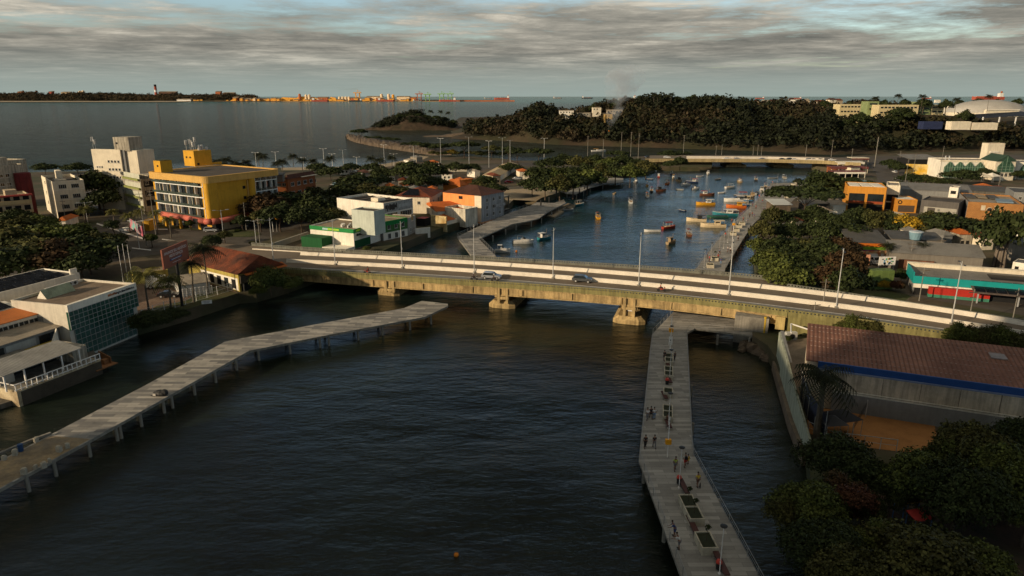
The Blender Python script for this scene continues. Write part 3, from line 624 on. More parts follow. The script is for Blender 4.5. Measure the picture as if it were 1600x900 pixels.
# boardwalk on the west bank, beyond the bridge
bw = LP([(736,399),(714,370),(760,348),(800,331),(828,321.5),(838,316),(866,317),(881,311.5),(884,317),(856,331),(842,341),(827,345),(800,350),(748,373),(775,400)], ZP)
pp = [(p.x, p.y) for p in LP([(745,376),(757,388),(770,366),(790,356),(806,349),(830,344),(846,339),(862,329),(872,322)], ZP)]
t = pier_deck('boardwalk', 'zigzag grey boardwalk on the west side of the boat basin beyond the bridge', bw, ZP, PLANK, piles=pp, th=.3)
railing([(p.x, p.y) for p in LP([(736,398),(714.5,370),(760,348.3),(800,331.3),(828,322)], ZP)], ZP, t, 3.)
railing([(p.x, p.y) for p in LP([(773,398),(749,373.2),(800,350),(827,345)], ZP)], ZP, t, 3.)
q2 = LP([(838,317),(812,322),(806,312),(812,310),(838,316)], ZP)
bw2 = LP([(882,301.5),(894,296),(934,281.5),(958,277.5),(974,278.5),(974,284.5),(942,288),(922,293),(900,303.5)], ZP)
t = pier_deck('boardwalk', 'bent grey jetty by the mangroves at the top left of the boat basin', bw2, ZP, PAVE, piles=[(p.x, p.y) for p in LP([(901,302),(912,298),(922,292.6),(942,287.5),(971,284),(886,300.5)], ZP)], th=.3)
railing([(p.x, p.y) for p in LP([(884,300.5),(894,295.7),(934,281.8)], ZP)], ZP, t, 3.)
gw = LP([(822,297.5),(886,297.5),(886,300.5),(822,300.5)], ZP)
t = pier_deck('footbridge', 'narrow railed wooden footbridge between the beach and the jetty', gw, ZP, WOOD, piles=[(p.x, p.y) for p in LP([(830,299.5),(845,299.5),(858,299.5),(872,299.5)], ZP)], th=.3, cat='footbridge')
railing([(p.x, p.y) for p in (gw[0], gw[1])], ZP, t, 2.5); railing([(p.x, p.y) for p in (gw[3], gw[2])], ZP, t, 2.5)
for i, px in enumerate(([(854,333),(887,317.5),(894,318.5),(864,335)], [(854,336.5),(876,329),(881,330),(866,339)], [(886,324),(897,318),(900,319.5),(893,325)])):
    q = MB(); q.prism([tuple(P(u, v, .5)[:2]) for u, v in px], -.2, .5); tag(q.build('floating_dock', mat('dock_boards', (.33,.26,.17), .9, .3, .5, streak=.2, pat=None)), ('long', 'short outer', 'small far')[i]+' tan floating dock beside the west boardwalk', 'floating dock')
# ---------------------------------------------------------------- far bridge
fb = thing('road_bridge', 'low far road bridge at the head of the boat basin with white barriers', 'bridge', (160, 462, 0))
PF = dict(parent=fb, world=True)
ZF = 5.6
def FL(pts, z): return [P(u, v, z) for u, v in pts]
n0 = FL([(1015,250.5),(1075,250.3),(1200,251),(1285,253.2),(1345,257)], ZF); f0 = FL([(1015,243),(1075,242.3),(1200,243),(1290,245.3),(1350,249)], ZF)
q = MB(); slab(q, n0, f0, 1.1); q.build('deck', mat('far_bridge_ochre', (.36,.28,.14), .9, .2, .3, streak=.3), **PF)
q = MB(); q.strip(lift(n0, .03), lift(f0, .03)); q.build('carriageway', ASPHB, **PF)
q = MB(); slab(q, lift(off(n0, .05), 1.0), lift(off(n0, .4), 1.0), 1.0); q.build('parapet', mat('far_bridge_ochre'), **PF)
for dv, h in ((-3.2, 1.0), (-5.6, .9)):
    L = FL([(1073,249.6+dv),(1200,250.4+dv),(1288,252.4+dv)], ZF+h); q = MB(); slab(q, L, off(L, .4), h); q.build('median_barrier', BARR, **PF)
w0 = FL([(1015,250.5),(1060,250.4),(1113,250.6)], ZF-.01); w1 = off(w0, 14)
for a, b in (((1015,251),(1112,251)), ((1269,253.2),(1345,257.5))):
    A = P(a[0], a[1], ZF-1.1); B = P(b[0], b[1], ZF-1.1); L = [A, B]; q = MB(); slab(q, L, off(L, 14), 7); q.build('abutment', mat('far_bridge_ochre'), **PF)
for u in (1151, 1225):
    p = P(u, 261, 0); q = MB(); q.cbox((p.x, p.y+8, .2), (13, 16, 2.4), R(-2)); q.cbox((p.x, p.y+8, 2.2), (7, 14, 2.2), R(-2)); q.cbox((p.x, p.y+8, 3.9), (11, 14, 1.2), R(-2)); q.build('bridge_pier', BEAM, **PF)
# ---------------------------------------------------------------- building tools
def ztop_for(ut, vt, vb, z0):
    lo, hi = z0, 44.
    for _ in range(50):
        m = (lo+hi)/2; p = P(ut, vt, m); b = PX(p.x, p.y, z0)[1]
        if b < vb: lo = m
        else: hi = m
    return (lo+hi)/2
class B: pass
def bld(name, label, A=None, Bp=None, C=None, vb=None, h=None, z0=ZL, wm=None, rm=None, par=.5, cat='building', keep=None, d=None, w=None, group=None, body=True, ov=0):
    "A left top corner, Bp near top corner, C right top corner (photo pixels)"
    b = B(); zt = z0+h if h else ztop_for(Bp[0], Bp[1], vb, z0); b.h = h = zt-z0; o = P(*Bp, zt)
    if C is not None and A is not None:
        u = P(*C, zt)-o; v = P(*A, zt)-o
        if (u.length >= v.length and keep != 'L'): ux = u.normalized(); vx = Vector((-ux.y, ux.x, 0)); W_, D_ = u.length, max(1, v.dot(vx))
        else: vx = v.normalized(); ux = Vector((vx.y, -vx.x, 0)); D_, W_ = v.length, max(1, u.dot(ux))
    elif C is not None: u = P(*C, zt)-o; ux = u.normalized(); W_, D_ = u.length, d
    else: v = P(*A, zt)-o; vx = v.normalized(); ux = Vector((vx.y, -vx.x, 0)); D_, W_ = v.length, w
    b.w, b.d = W_, D_; rz = math.atan2(ux.y, ux.x)
    b.root = thing(name, label, cat, (o.x, o.y, z0), rz, group); b.wm = wm
    if body:
        q = MB(); hr = h-par; q.box(0, W_, 0, D_, -1.5, hr)
        if par > 0:
            t = .22; q.box(0, W_, 0, t, hr, h); q.box(0, W_, D_-t, D_, hr, h); q.box(0, t, t, D_-t, hr, h); q.box(W_-t, W_, t, D_-t, hr, h)
        b.wall = q.build('wall', wm, b.root)
        if rm: q = MB(); q.box(.22, W_-.22, .22, D_-.22, hr-.1, hr+.03); b.roof = q.build('roof', rm, b.root)
    return b
WC = {}
def winmesh(w, h, fr, frm, gl, sill, mull):
    k = (round(w, 2), round(h, 2), fr, frm.name, gl.name, sill, mull)
    if k in WC: return WC[k]
    q = MB(); t = .09; y0 = -.07; y1 = .02
    q.box(-w/2, w/2, y0, y1, h-t, h); q.box(-w/2, w/2, y0, y1, 0, t); q.box(-w/2, -w/2+t, y0, y1, t, h-t); q.box(w/2-t, w/2, y0, y1, t, h-t)
    for i in range(1, mull+1): x = -w/2+w*i/(mull+1); q.box(x-.035, x+.035, y0, y1, t, h-t)
    if sill: q.box(-w/2-.1, w/2+.1, -.16, y1, -.1, -.005)
    g = MB(); g.box(-w/2+t-.01, w/2-t+.01, -.03, .015, t-.01, h-t+.01)
    WC[k] = (q.mesh('window', frm), g.mesh('pane', gl)); return WC[k]
FRW = mat('window_frame_pale', (.5,.48,.43), .6, .1, 1.); FRD = mat('window_frame_dark', (.04,.04,.04), .5, .1, 1.)
def place_face(b, face, x):
    if face == 'R': return (x, 0), 0
    if face == 'L': return (0, x), -PI/2
    if face == 'B': return (x, b.d), PI
    return (b.w, x), PI/2
def win(b, face, cols, rows, x0, x1, z0, z1, ww, wh, fr=FRW, gl=None, sill=True, mull=1, skip=(), simple=False, name='window', rnd=None):
    gl = gl or GLASS; L = b.w if face in 'RB' else b.d; fm, gm = winmesh(ww, wh, 1, fr, gl, sill, mull); out = []
    for i in range(cols):
        for j in range(rows):
            if (i, j) in skip: continue
            x = (x0+(x1-x0)*((i+.5)/cols))*L; z = z0+(z1-z0)*(j/(rows-1) if rows > 1 else 0)
            (px, py), r = place_face(b, face, x)
            if simple: o = put(name, gm, b.root, (px, py, z), r)
            else: o = put(name, fm, b.root, (px, py, z), r); put('pane', gm, o, (0,0,0))
            out.append(o)
    return out
def fbox(b, face, x0, x1, z0, z1, out, name, m_, inn=.0):
    L = b.w if face in 'RB' else b.d; q = MB(); q.box(x0*L-L/2, x1*L-L/2, -out, inn, z0, z1); (px, py), r = place_face(b, face, L/2)
    return q.build(name, m_, b.root, (px, py, 0), r)
def hip(b, hh, ov, m_, name='roof', z=None, x0=0, x1=None, y0=0, y1=None, gable=False, axis=None):
    x1 = b.w if x1 is None else x1; y1 = b.d if y1 is None else y1; z = b.h if z is None else z
    x0 -= ov; x1 += ov; y0 -= ov; y1 += ov; w = x1-x0; d = y1-y0; q = MB(); ax = axis or ('x' if w >= d else 'y')
    if ax == 'x': k = 0 if gable else min(d/2, w/2*.9); r0 = (x0+k, (y0+y1)/2, z+hh); r1 = (x1-k, (y0+y1)/2, z+hh); fs = [(0,1,5,4),(2,3,4,5),(3,0,4),(1,2,5),(3,2,1,0)]
    else: k = 0 if gable else min(w/2, d/2*.9); r0 = ((x0+x1)/2, y0+k, z+hh); r1 = ((x0+x1)/2, y1-k, z+hh); fs = [(0,1,4),(1,2,5,4),(2,3,5),(3,0,4,5),(3,2,1,0)]
    q.add([(x0,y0,z),(x1,y0,z),(x1,y1,z),(x0,y1,z),r0,r1], fs)
    return q.build(name, m_, b.root)
def shed_roof(b, z0, z1, ov, m_, name='roof', t=.12, axis='y', x0=0, x1=None, y0=0, y1=None):
    x1 = b.w if x1 is None else x1; y1 = b.d if y1 is None else y1; x0 -= ov; x1 += ov; y0 -= ov; y1 += ov; q = MB()
    zs = [z0, z0, z1, z1] if axis == 'y' else [z0, z1, z1, z0]
    q.prism([(x0,y0),(x1,y0),(x1,y1),(x0,y1)], zs, [z+t for z in zs]); return q.build(name, m_, b.root)
def text_mesh(name, s, size, m_, parent, loc, rz, depth=.02, bold=0., align='CENTER'):
    cu = bpy.data.curves.new(name, 'FONT'); cu.body = s; cu.size = size; cu.extrude = depth; cu.align_x = align; cu.align_y = 'CENTER'; cu.offset = bold
    o = bpy.data.objects.new(name+'_c', cu); COL.objects.link(o); bpy.context.view_layer.update()
    me = bpy.data.meshes.new_from_object(o.evaluated_get(bpy.context.evaluated_depsgraph_get())); bpy.data.objects.remove(o); bpy.data.curves.remove(cu)
    me.name = name; me.materials.clear(); me.materials.append(m_); o = put(name, me, parent, loc, 0); o.rotation_euler = (PI/2, 0, rz); return o
ACM = MB().box(-.45,.45,-.18,.18,0,.65).mesh('ac_case', mat('ac_white', (.5,.49,.45), .6, .15, 1.)); 
ACF = MB().lathe((0,0,0), [(.22,0),(.22,.03)], 12); ACF.v = [(x, -.18-z, y+.33) for x, y, z in ACF.v]; ACF = ACF.mesh('fan_grille', BLACK)
def acs(pts, z, rz, lab, group, sc=1.):
    for x, y in pts:
        t = thing('air_conditioner', lab, 'air conditioner', (x, y, z), rz, group); t.scale = (sc,)*3; put('ac_case', ACM, t); put('fan_grille', ACF, t)
def onb(b, x, y, z=None):
    c, s = math.cos(b.root.rotation_euler.z), math.sin(b.root.rotation_euler.z); l = b.root.location
    return Vector((l.x+x*c-y*s, l.y+x*s+y*c, l.z+(b.h if z is None else z)))
CREAM = wall('cream_render', (.72,.64,.49)); WHITEW = wall('white_render', (.78,.73,.62)); BEIGE = wall('beige_render', (.45,.36,.24)); OLD = wall('stained_render', (.42,.38,.30), streak=.5, var=.3)
YEL = wall('hotel_yellow', (.62,.33,.03), streak=.1); YELP = wall('hotel_band', (.60,.36,.10), streak=.1)
TERRA = wall('terracotta_render', (.28,.09,.03)); PEACH = wall('peach_render', (.88,.32,.10)); GREYW = wall('grey_render', (.22,.22,.21)); BLUEG = wall('blue_grey_render', (.34,.35,.36), streak=.4)
REDP = mat('red_paint', (.38,.05,.035), .6, .2, 1.); AWN = mat('awning_red', (.50,.13,.09), .6, .25, .4)
GRNP = mat('green_fascia', (.0,.19,.035), .5, .1, 1.); GRND = wall('dark_green_render', (.012,.085,.025)); GRNM = wall('mid_green_render', (.07,.17,.05)); OLIVB = mat('olive_balcony', (.22,.24,.07), .8, .2, 1.)
# ---------------------------------------------------------------- yellow hotel
b = bld('hotel', 'yellow four-storey hotel with rounded corners, balcony grid and red tube awning at the crossroads', A=(237,269), Bp=(322,277), C=(411,263.5), vb=362, wm=YEL, rm=None, par=0)
H = b.h; fl_ = 3.45; zb = 4.3
q = MB(); q.box(.5, b.w-.5, .5, b.d-.5, H-.1, H+.04); b.roof = q.build('roof', ROOFFLAT, b.root)
def rr(x0, x1, y0, y1, r, n=6):
    out = []
    for cx, cy, a0 in ((x1-r, y0+r, -90), (x1-r, y1-r, 0), (x0+r, y1-r, 90), (x0+r, y0+r, 180)):
        for i in range(n+1): a = R(a0+90*i/n); out.append((cx+r*math.cos(a), cy+r*math.sin(a)))
    return out
o_ = rr(-1.3, b.w+1.3, -1.3, b.d+1.3, 2.4); i_ = rr(-.3, b.w+.3, -.3, b.d+.3, 1.4); q = MB(); n = len(o_)
q.add([(x, y, H-1.9) for x, y in o_]+[(x, y, H+.25) for x, y in o_]+[(x, y, H+.25) for x, y in i_]+[(x, y, H-1.9) for x, y in i_], [(i, (i+1) % n, n+(i+1) % n, n+i) for i in range(n)]+[(n+i, n+(i+1) % n, 2*n+(i+1) % n, 2*n+i) for i in range(n)]+[(2*n+i, 2*n+(i+1) % n, 3*n+(i+1) % n, 3*n+i) for i in range(n)]+[(3*n+i, 3*n+(i+1) % n, (i+1) % n, i) for i in range(n)])
q.build('roof_band', YELP, b.root)
# rounded pillars
for nm, pts in (('corner_pillar', rr(-1.0, 3.4, -1.0, 2.6, 1.2)), ('corner_pillar', rr(b.w*.56, b.w*.56+2.6, -1.3, 1.5, 1.1))):
    q = MB(); q.prism(pts, 3.6, H-1.9); q.build(nm, YEL, b.root)
fbox(b, 'R', .54, .555, zb, H-2.4, .4, 'recess_trim', YELP)
for k in range(4): fbox(b, 'R', .48, .52, zb+1.2+k*fl_, zb+2.2+k*fl_, .05, 'stair_window', DARK)
SLABM = mat('balcony_slab', (.78,.78,.74), .8, .15, .5, streak=.2); CURT = mat('curtain', (.50,.48,.38), .8, .35, .35); RAILG = mat('balcony_rail_glass', (.05,.065,.055), .25, .2, .6)
def balgrid(b, face, x0, x1, cols, rows, zb, fl_, H):
    L = b.w if face in 'RB' else b.d; bw = (x1-x0)*L/cols
    for j in range(rows+1): fbox(b, face, x0, x1, zb+j*fl_-.28, zb+j*fl_, 1.25, 'balcony_slab', SLABM) if zb+j*fl_ < H-2.5 else None
    for i in range(cols+1): fbox(b, face, x0+i*(x1-x0)/cols-.08/L, x0+i*(x1-x0)/cols+.08/L, zb, H-1.9, 1.1, 'balcony_fin', SLABM)
    r = random.Random(4)
    gm = MB().box(-bw/2+.1, bw/2-.1, -.06, .0, .05, fl_-.35).mesh('sliding_door', GLASS); cm = MB().box(-bw*.22, bw*.2, -.09, -.062, .1, fl_-.45).mesh('curtain', CURT); rm = MB().box(-bw/2+.08, bw/2-.08, -1.15, -1.1, 0, .8).mesh('balcony_rail', RAILG)
    for i in range(cols):
        for j in range(rows):
            x = (x0+(x1-x0)*(i+.5)/cols)*L; (px, py), rt = place_face(b, face, x); o = put('sliding_door', gm, b.root, (px, py, zb+j*fl_), rt)
            if r.random() < .75: c_ = put('curtain', cm, o, (r.uniform(-.3,.3)*bw*.5, 0, 0)); c_.scale.x = r.uniform(.7, 1.15)
            put('balcony_rail', rm, b.root, (px, py, zb+j*fl_), rt)
balgrid(b, 'L', .10, .97, 6, 4, zb, fl_, H); balgrid(b, 'R', .64, .97, 4, 4, zb, fl_, H)
# ground floor and awning
q = MB(); ap = [(-1.6, b.d*.82, 3.9), (-1.6, b.d*.4, 3.8), (-1.6, 1.0, 3.5), (-.8, -1.2, 3.5), (1.5, -1.8, 3.5), (b.w*.5, -1.8, 3.8), (b.w*.86, -1.8, 4.1)]; q.path(ap, .95, 10); q.build('awning', AWN, b.root, smooth=True)
q = MB(); q.cbox((-2.56, 4.6, 3.6), (.1, 2.2, 1.3)); q.build('round_sign', BLACK, b.root)
for k in range(5): fbox(b, 'L', .12+k*.17, .24+k*.17, .1, 2.9, .05, 'shop_window', DARK if k % 2 else GLASS)
fbox(b, 'L', .5, .96, 2.9, 4.1, .25, 'white_fascia', WHITE)
fbox(b, 'R', .0, 1.0, -.6, 3.4, .07, 'ground_wall', BEIGE)
for k in range(5): fbox(b, 'R', .05+k*.19, .15+k*.19, .3+(k % 2)*.9, 2.5, .12, 'shop_window', DARK)
for x, y in ((-2.3, b.d*.45), (-2.3, b.d*.72), (-2.3, b.d*.93)): q = MB(); q.box(x-.35, x+.35, y-.35, y+.35, 0, 3.3); q.build('column', YEL, b.root)
# roof tower
tw = P(302, 236, ZL+H+5.6); l_ = b.root; mi = Matrix.Rotation(-l_.rotation_euler.z, 3, 'Z'); tl = mi @ (tw-Vector(l_.location))
tt = MB(); tt.box(tl.x, tl.x+7.2, tl.y, tl.y+6.2, H, H+5.6); tt = tt.build('roof_tower', YEL, b.root)
for y in (.3, .65): q = MB(); q.box(tl.x-.05, tl.x+.1, tl.y+6.2*y, tl.y+6.2*y+.9, H+2.9, H+3.5); q.build('window', DARK, tt)
q = MB(); q.box(tl.x+1, tl.x+1.9, tl.y-.05, tl.y+.1, H+.4, H+1.2); q.build('window', DARK, tt)
q = MB(); q.box(tl.x+7.2, tl.x+12, tl.y+1, tl.y+1.5, H, H+.8); q.build('roof_step', YEL, b.root)
HOTEL = b
def antenna_mast(p, h, lab, n=3, group='antennas on the rooftops'):
    t = thing('antenna_mast', lab, 'antenna', p, random.random()*3, group); q = MB(); q.tube((0,0,0), (0,0,h), .05); q.build('mast', STEEL, t)
    for i in range(n): a = 2*PI*i/n; q = MB(); q.cbox((.32*math.cos(a), .32*math.sin(a), h-.8), (.22,.22,1.7), a); q.tube((0,0,h-.6), (.3*math.cos(a), .3*math.sin(a), h-.6), .03); q.build('panel_antenna', mat('antenna_panel', (.5,.5,.48), .5), t)
for (x, y, h) in ((.9,5.3,3.6),(2.0,4.6,4.0),(3.1,5.5,3.4),(1.6,2.2,3.0),(3.8,4.2,4.6)): antenna_mast(onb(b, tl.x+x, tl.y+y, H+5.6), h, 'grey mobile antenna mast on the yellow hotel roof tower')
for k, (x, y) in enumerate(((3.6,1.6),(4.9,1.8),(6.3,1.2))): p = onb(b, tl.x+x, tl.y+y, H+5.6); q = MB(); q.lathe((0,0,0), [(.5,0),(.55,.2),(.55,1.7 if k < 2 else .9),(.4,1.9 if k < 2 else 1.1)], 10); tag(q.build('drum_antenna', mat('antenna_panel'), None, p), 'pale drum antenna on the yellow hotel roof tower', 'antenna', 'drum antennas on the hotel tower')
q = MB(); p = onb(b, -.2, b.d*.93); q.box(0, 4.2, -3.8, 0, -1, 4.0); o = tag(q.build('roof_house', YEL, None, p, b.root.rotation_euler.z), 'small yellow stair tower with grassy top at the left end of the hotel roof', 'roof house'); q = MB(); q.box(.2,4,-3.6,-.2,4.0,4.15); q.build('grass_top', LAWN, o); q = MB(); q.box(-.05,.02,-2.6,-1.8,2,2.6); q.build('window', DARK, o)
# ---------------------------------------------------------------- beige block left of the hotel
b = bld('apartment_building', 'beige apartment block with olive balcony bands standing left of the yellow hotel', A=(177,272), Bp=(219,280), C=(242,276), vb=336, wm=OLD, rm=ROOFFLAT, par=.6)
for j in range(4):
    fbox(b, 'L', .42, .98, 2.6+j*3.3, 3.3+j*3.3, .8, 'balcony', OLIVB); fbox(b, 'L', .42, .98, 3.3+j*3.3, 5.1+j*3.3, .06, 'loggia', wall('pale_loggia', (.5,.5,.4)))
win(b, 'L', 3, 4, .45, .95, 3.7, 13.6, 1.3, 1.2, mull=1); win(b, 'L', 1, 4, .05, .35, 3.9, 13.8, 1., 1.1); win(b, 'R', 1, 2, .1, .5, 7, 11, 1.3, 1.2, gl=DARK)
q = MB(); q.box(b.w*.55, b.w, b.d*.1, b.d*.4, b.h-.6, b.h+.9); q.build('stair_head', OLD, b.root)
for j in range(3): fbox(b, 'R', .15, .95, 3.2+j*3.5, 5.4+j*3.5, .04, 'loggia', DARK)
# white tower behind
b = bld('apartment_building', 'tall plain off-white tower block with a rooftop water tower, behind the beige block', A=(142,233), Bp=(187,234), C=(209,234), vb=328, wm=CREAM, rm=ROOFTAN, par=.5)
b2 = b; win(b, 'L', 4, 4, .05, .5, b.h-14, b.h-5, 1., 1.0, mull=0); q = MB(); q.box(.8, 7.5, -3.8, b.d*.24, b.h-.5, b.h+4.6); tw_ = q.build('water_tower', OLD, b.root); q = MB(); q.box(.72, .82, b.d*.1, b.d*.16, b.h+2, b.h+2.7); q.build('window', DARK, tw_)
q = MB(); q.box(1.3, 10, -6.4, -.01, -1, b.h-.3); q.build('side_wing', CREAM, b.root); q = MB(); q.box(.6, 1.6, -1.4, -.02, -1, b.h-.2); q.build('stair_shaft', GREYW, b.root)
for k in range(2): antenna_mast(onb(b, .8, b.d*(.97-.08*k)), 4.5-k, 'cluster of white panel antennas on the off-white tower block', 3)
for k in range(6): fbox(b, 'L', .1+(k % 3)*.08, .14+(k % 3)*.08, b.h-7-(k//3)*2.2, b.h-6.3-(k//3)*2.2, .35, 'air_conditioner_case', FRW)
# white block with four floors of dark windows
b = bld('apartment_building', 'white four-storey block with paired dark window strips, left of the big street tree', A=(64,274), Bp=(81,284), C=(131,281), vb=342, wm=CREAM, rm=ROOFFLAT, par=1.0)
for j in range(3): win(b, 'R', 2, 1, .1, .9, 3.4+j*3.6, 3.4+j*3.6, b.w*.25, 1.5, gl=GLASS, mull=3)
fbox(b, 'R', .02, .98, .2, 2.4, .05, 'shop_front', DARK); win(b, 'L', 2, 3, .1, .9, 3.4, 10.8, 1.2, 1.2)
q = MB(); q.box(b.w*.35, b.w*.5, b.d*.4, b.d*.65, b.h-1, b.h+2.6); q.build('stair_head', CREAM, b.root); q = MB(); q.box(b.w*.15, b.w*.5, b.d*.1, b.d*.35, b.h-1, b.h+.2); q.build('roof_shed', OLD, b.root)
for j in range(3): fbox(b, 'R', 0, 1, 2.9+j*3.6, 3.05+j*3.6, .12, 'string_course', WHITEW)
# far left blocks
b = bld('apartment_building', 'old cream block with a dark red cylinder stair tower at the far left', A=(-30,262), Bp=(41,256), C=(62,252), vb=338, wm=OLD, rm=ROOFTAN, par=.5)
q = MB(); q.lathe((-1.5, b.d*.2, 0), [(2.6,0),(2.6,b.h-3),(2.5,b.h-2.8)], 14); q.build('cylinder_tower', mat('dark_red_render', (.14,.018,.018), .8, .3, .5, streak=.3), b.root, smooth=False)
win(b, 'L', 4, 5, .4, .98, 3, 15, 1.4, 1.2); win(b, 'R', 2, 5, .1, .9, 3, 15, 1.2, 1.1); q = MB(); q.box(b.w*.5, b.w, b.d*.3, b.d*.6, b.h-1, b.h+2.6); q.build('stair_head', OLD, b.root)
b = bld('apartment_building', 'ochre apartment block with wide balconies and a red roof edge at the left border', Bp=(-14,309), C=(48,304), vb=362, d=13, wm=BEIGE, rm=ROOFTAN, par=.5)
for j in range(3):
    fbox(b, 'R', .03, .97, 1.6+j*3.4, 2.8+j*3.4, 1.2, 'balcony', wall('ochre_balcony', (.5,.38,.2)))
    for k in range(4): fbox(b, 'R', .06+k*.24, .22+k*.24, 2.8+j*3.4, 4.4+j*3.4, .05, 'balcony_door', DARK)
q = MB(); q.box(-.3, b.w+.3, -1.3, .2, b.h-.1, b.h+.35); q.build('red_eave', REDP, b.root); q = MB(); q.box(b.w*.4, b.w*.7, 3, 7, b.h-.5, b.h+1.6); q.build('roof_room', BEIGE, b.root)
b = bld('apartment_building', 'low cream building with a pale flat roof behind the ochre block', A=(-60,250), Bp=(0,252), C=(30,248), vb=325, wm=OLD, rm=ROOFTAN, par=.5); win(b, 'L', 5, 4, .1, .9, 3, 13, 1.3, 1.2)
b = bld('shed', 'white flat-roofed canopy shed among the street trees', Bp=(43,357), C=(83,352), h=3.2, d=9, wm=GREYW, rm=WHITE, par=.05)
# terracotta block right of the hotel
b = bld('apartment_building', 'reddish brown apartment block with dark roof terrace just right of the hotel', A=(411,285), Bp=(452,284), C=(468,281), vb=322, wm=TERRA, rm=ROOFFLAT, par=.9)
q = MB(); q.box(.5, b.w, b.d*.25, b.d*.9, b.h-.9, b.h+2.6); q.build('penthouse_wall', GREYW, b.root); q = MB(); q.box(-1, b.w+2, b.d*.2, b.d*.95, b.h+2.65, b.h+3.0); q.build('terrace_roof', CORRD, b.root); q = MB(); q.box(-.5, .6, b.d*.9, b.d, b.h-1, b.h+3.4); q.build('white_stair_wall', WHITEW, b.root)
win(b, 'L', 4, 2, .1, .9, 4, 8, 1.6, 1.3)
b = bld('apartment_building', 'terracotta apartment block with hipped brown roof and open balconies, right of the terrace block', A=(449,280), Bp=(492,273), C=(509,271), vb=318, wm=TERRA, rm=None, par=0)
hip(b, 1.6, .4, TILED); win(b, 'L', 4, 3, .05, .95, 1.8, 8.8, 1.9, 1.5, gl=DARK); win(b, 'R', 2, 3, .1, .9, 1.8, 8.8, 1.3, 1.3, gl=DARK)
fbox(b, 'L', .5, .72, 4.4, 5.6, 1.0, 'balcony', WHITEW); fbox(b, 'L', .1, .3, 4.4, 5.6, 1.0, 'balcony', WHITEW); fbox(b, 'L', .45, 1.0, b.h+.02, b.h+.25, 1.2, 'canopy', CREAM)
# ---------------------------------------------------------------- green and white bank
b = bld('bank_building', 'low white bank with a bright green fascia and dark green annex beside the bridge', A=(484,352), Bp=(552,358.5), C=(598,347.5), vb=389, wm=WHITEW, rm=ROOFTAN, par=.35, cat='bank')
for f in 'LR': fbox(b, f, -.003, 1.003, b.h-1.15, b.h+.03, .12, 'green_fascia', GRNP)
LIME = mat('lime_sign', (.30,.50,.04), .5, .1, 1.); SIGW = mat('sign_blue_white', (.35,.5,.5), .5)
fbox(b, 'L', .42, .68, b.h-.85, b.h-.3, .17, 'sign_panel', LIME); fbox(b, 'L', .3, .42, b.h-.85, b.h-.3, .17, 'logo_panel', SIGW); fbox(b, 'R', .08, .5, b.h-.85, b.h-.3, .17, 'sign_panel', LIME); fbox(b, 'R', .52, .66, b.h-.85, b.h-.3, .17, 'logo_panel', SIGW)
fbox(b, 'L', .02, .48, .05, 2.6, .06, 'green_wall', GRNM); q = MB(); q.box(-4.5, -.01, b.d*.5, b.d*.98, -.5, 3.2); q.build('green_annex', GRND, b.root)
q = MB(); q.box(-4.6, -.01, -.2, b.d*.5-.01, -.5, .8); q.build('ramp_wall', WHITEW, b.root)
fbox(b, 'R', .02, .6, .05, 2.3, .07, 'green_wall', GRND); fbox(b, 'R', .1, .95, b.h-2.2, b.h-1.6, .05, 'strip_window', DARK)
for k in range(4): fbox(b, 'R', .1+k*.24, .14+k*.24, b.h-1.75, b.h-1.5, .7, 'floodlight_arm', FRD)
for k in range(7): p = onb(b, 3+1.1*(k % 4), b.d*.25+k*.6, b.h-.3); acs([(p.x, p.y)], p.z, b.root.rotation_euler.z+.3*k, 'white air conditioner on the tan bank roof', 'air conditioners on the bank roof', 1.1)
BANK = b
g = bld('bank_building', 'green-edged two-storey bank wing with dark windows facing the river', Bp=(598,347), C=(636,340), h=BANK.h+.05, d=11, wm=GRNM, rm=ROOFTAN, par=.35, cat='bank')
for f in 'LR': fbox(g, f, -.003, 1.003, g.h-1.3, g.h+.03, .12, 'green_fascia', GRNP)
fbox(g, 'R', .0, 1, -1, 2.3, .015, 'white_plinth', WHITEW); win(g, 'R', 3, 1, .1, .95, 3.2, 3.2, 1.2, 2.0, gl=DARK); win(g, 'R', 3, 1, .1, .95, .2, .2, 1.2, 1.7, gl=DARK); fbox(g, 'L', -.0, 1., -1, g.h-1.3, .04, 'grey_side', GREYW)
c = bld('office_building', 'small grey two-storey office with mullioned window at the river edge of the bank', Bp=(637,341), C=(649,336), h=BANK.h-.2, d=10, wm=wall('warm_grey_render', (.33,.31,.27)), rm=ROOFTAN, par=.3)
win(c, 'R', 1, 1, .15, .95, 4.2, 4.2, 1.9, 2.2, mull=2); win(c, 'R', 2, 1, .1, .95, 1., 1., .9, 1.2)
b = bld('shop_building', 'tall white blank-walled shop building with picture band and dark roof, behind the bank', A=(526,309), Bp=(599,317.5), C=(631,308), vb=362, wm=WHITEW, rm=ROOFFLAT, par=.8, cat='shop')
fbox(b, 'R', .02, .98, b.h-3.2, b.h-.1, .08, 'picture_band', mat('mural_grey', (.30,.31,.30), .7, .6, 1.2)); r = random.Random(6)
for k in range(9): fbox(b, 'R', .05+k*.045, .08+k*.045+r.uniform(0,.02), b.h-2.9+r.uniform(0,1), b.h-1.4+r.uniform(0,1), .1, 'picture_figure', BLACK)
fbox(b, 'R', .5, .95, b.h-2.2, b.h-1.2, .1, 'lettering_panel', mat('pale_grey_sign', (.4,.42,.42)))
for k in range(2): win(b, 'R', 1, 1, .05+k*.5, .45+k*.5, b.h-6.2, b.h-6.2, b.w*.4, 2.6, gl=GLASS, mull=4)
q = MB(); q.box(b.w*.3, b.w*.55, b.d*.3, b.d*.45, b.h-.8, b.h+.5); q.build('roof_hatch', CREAM, b.root)
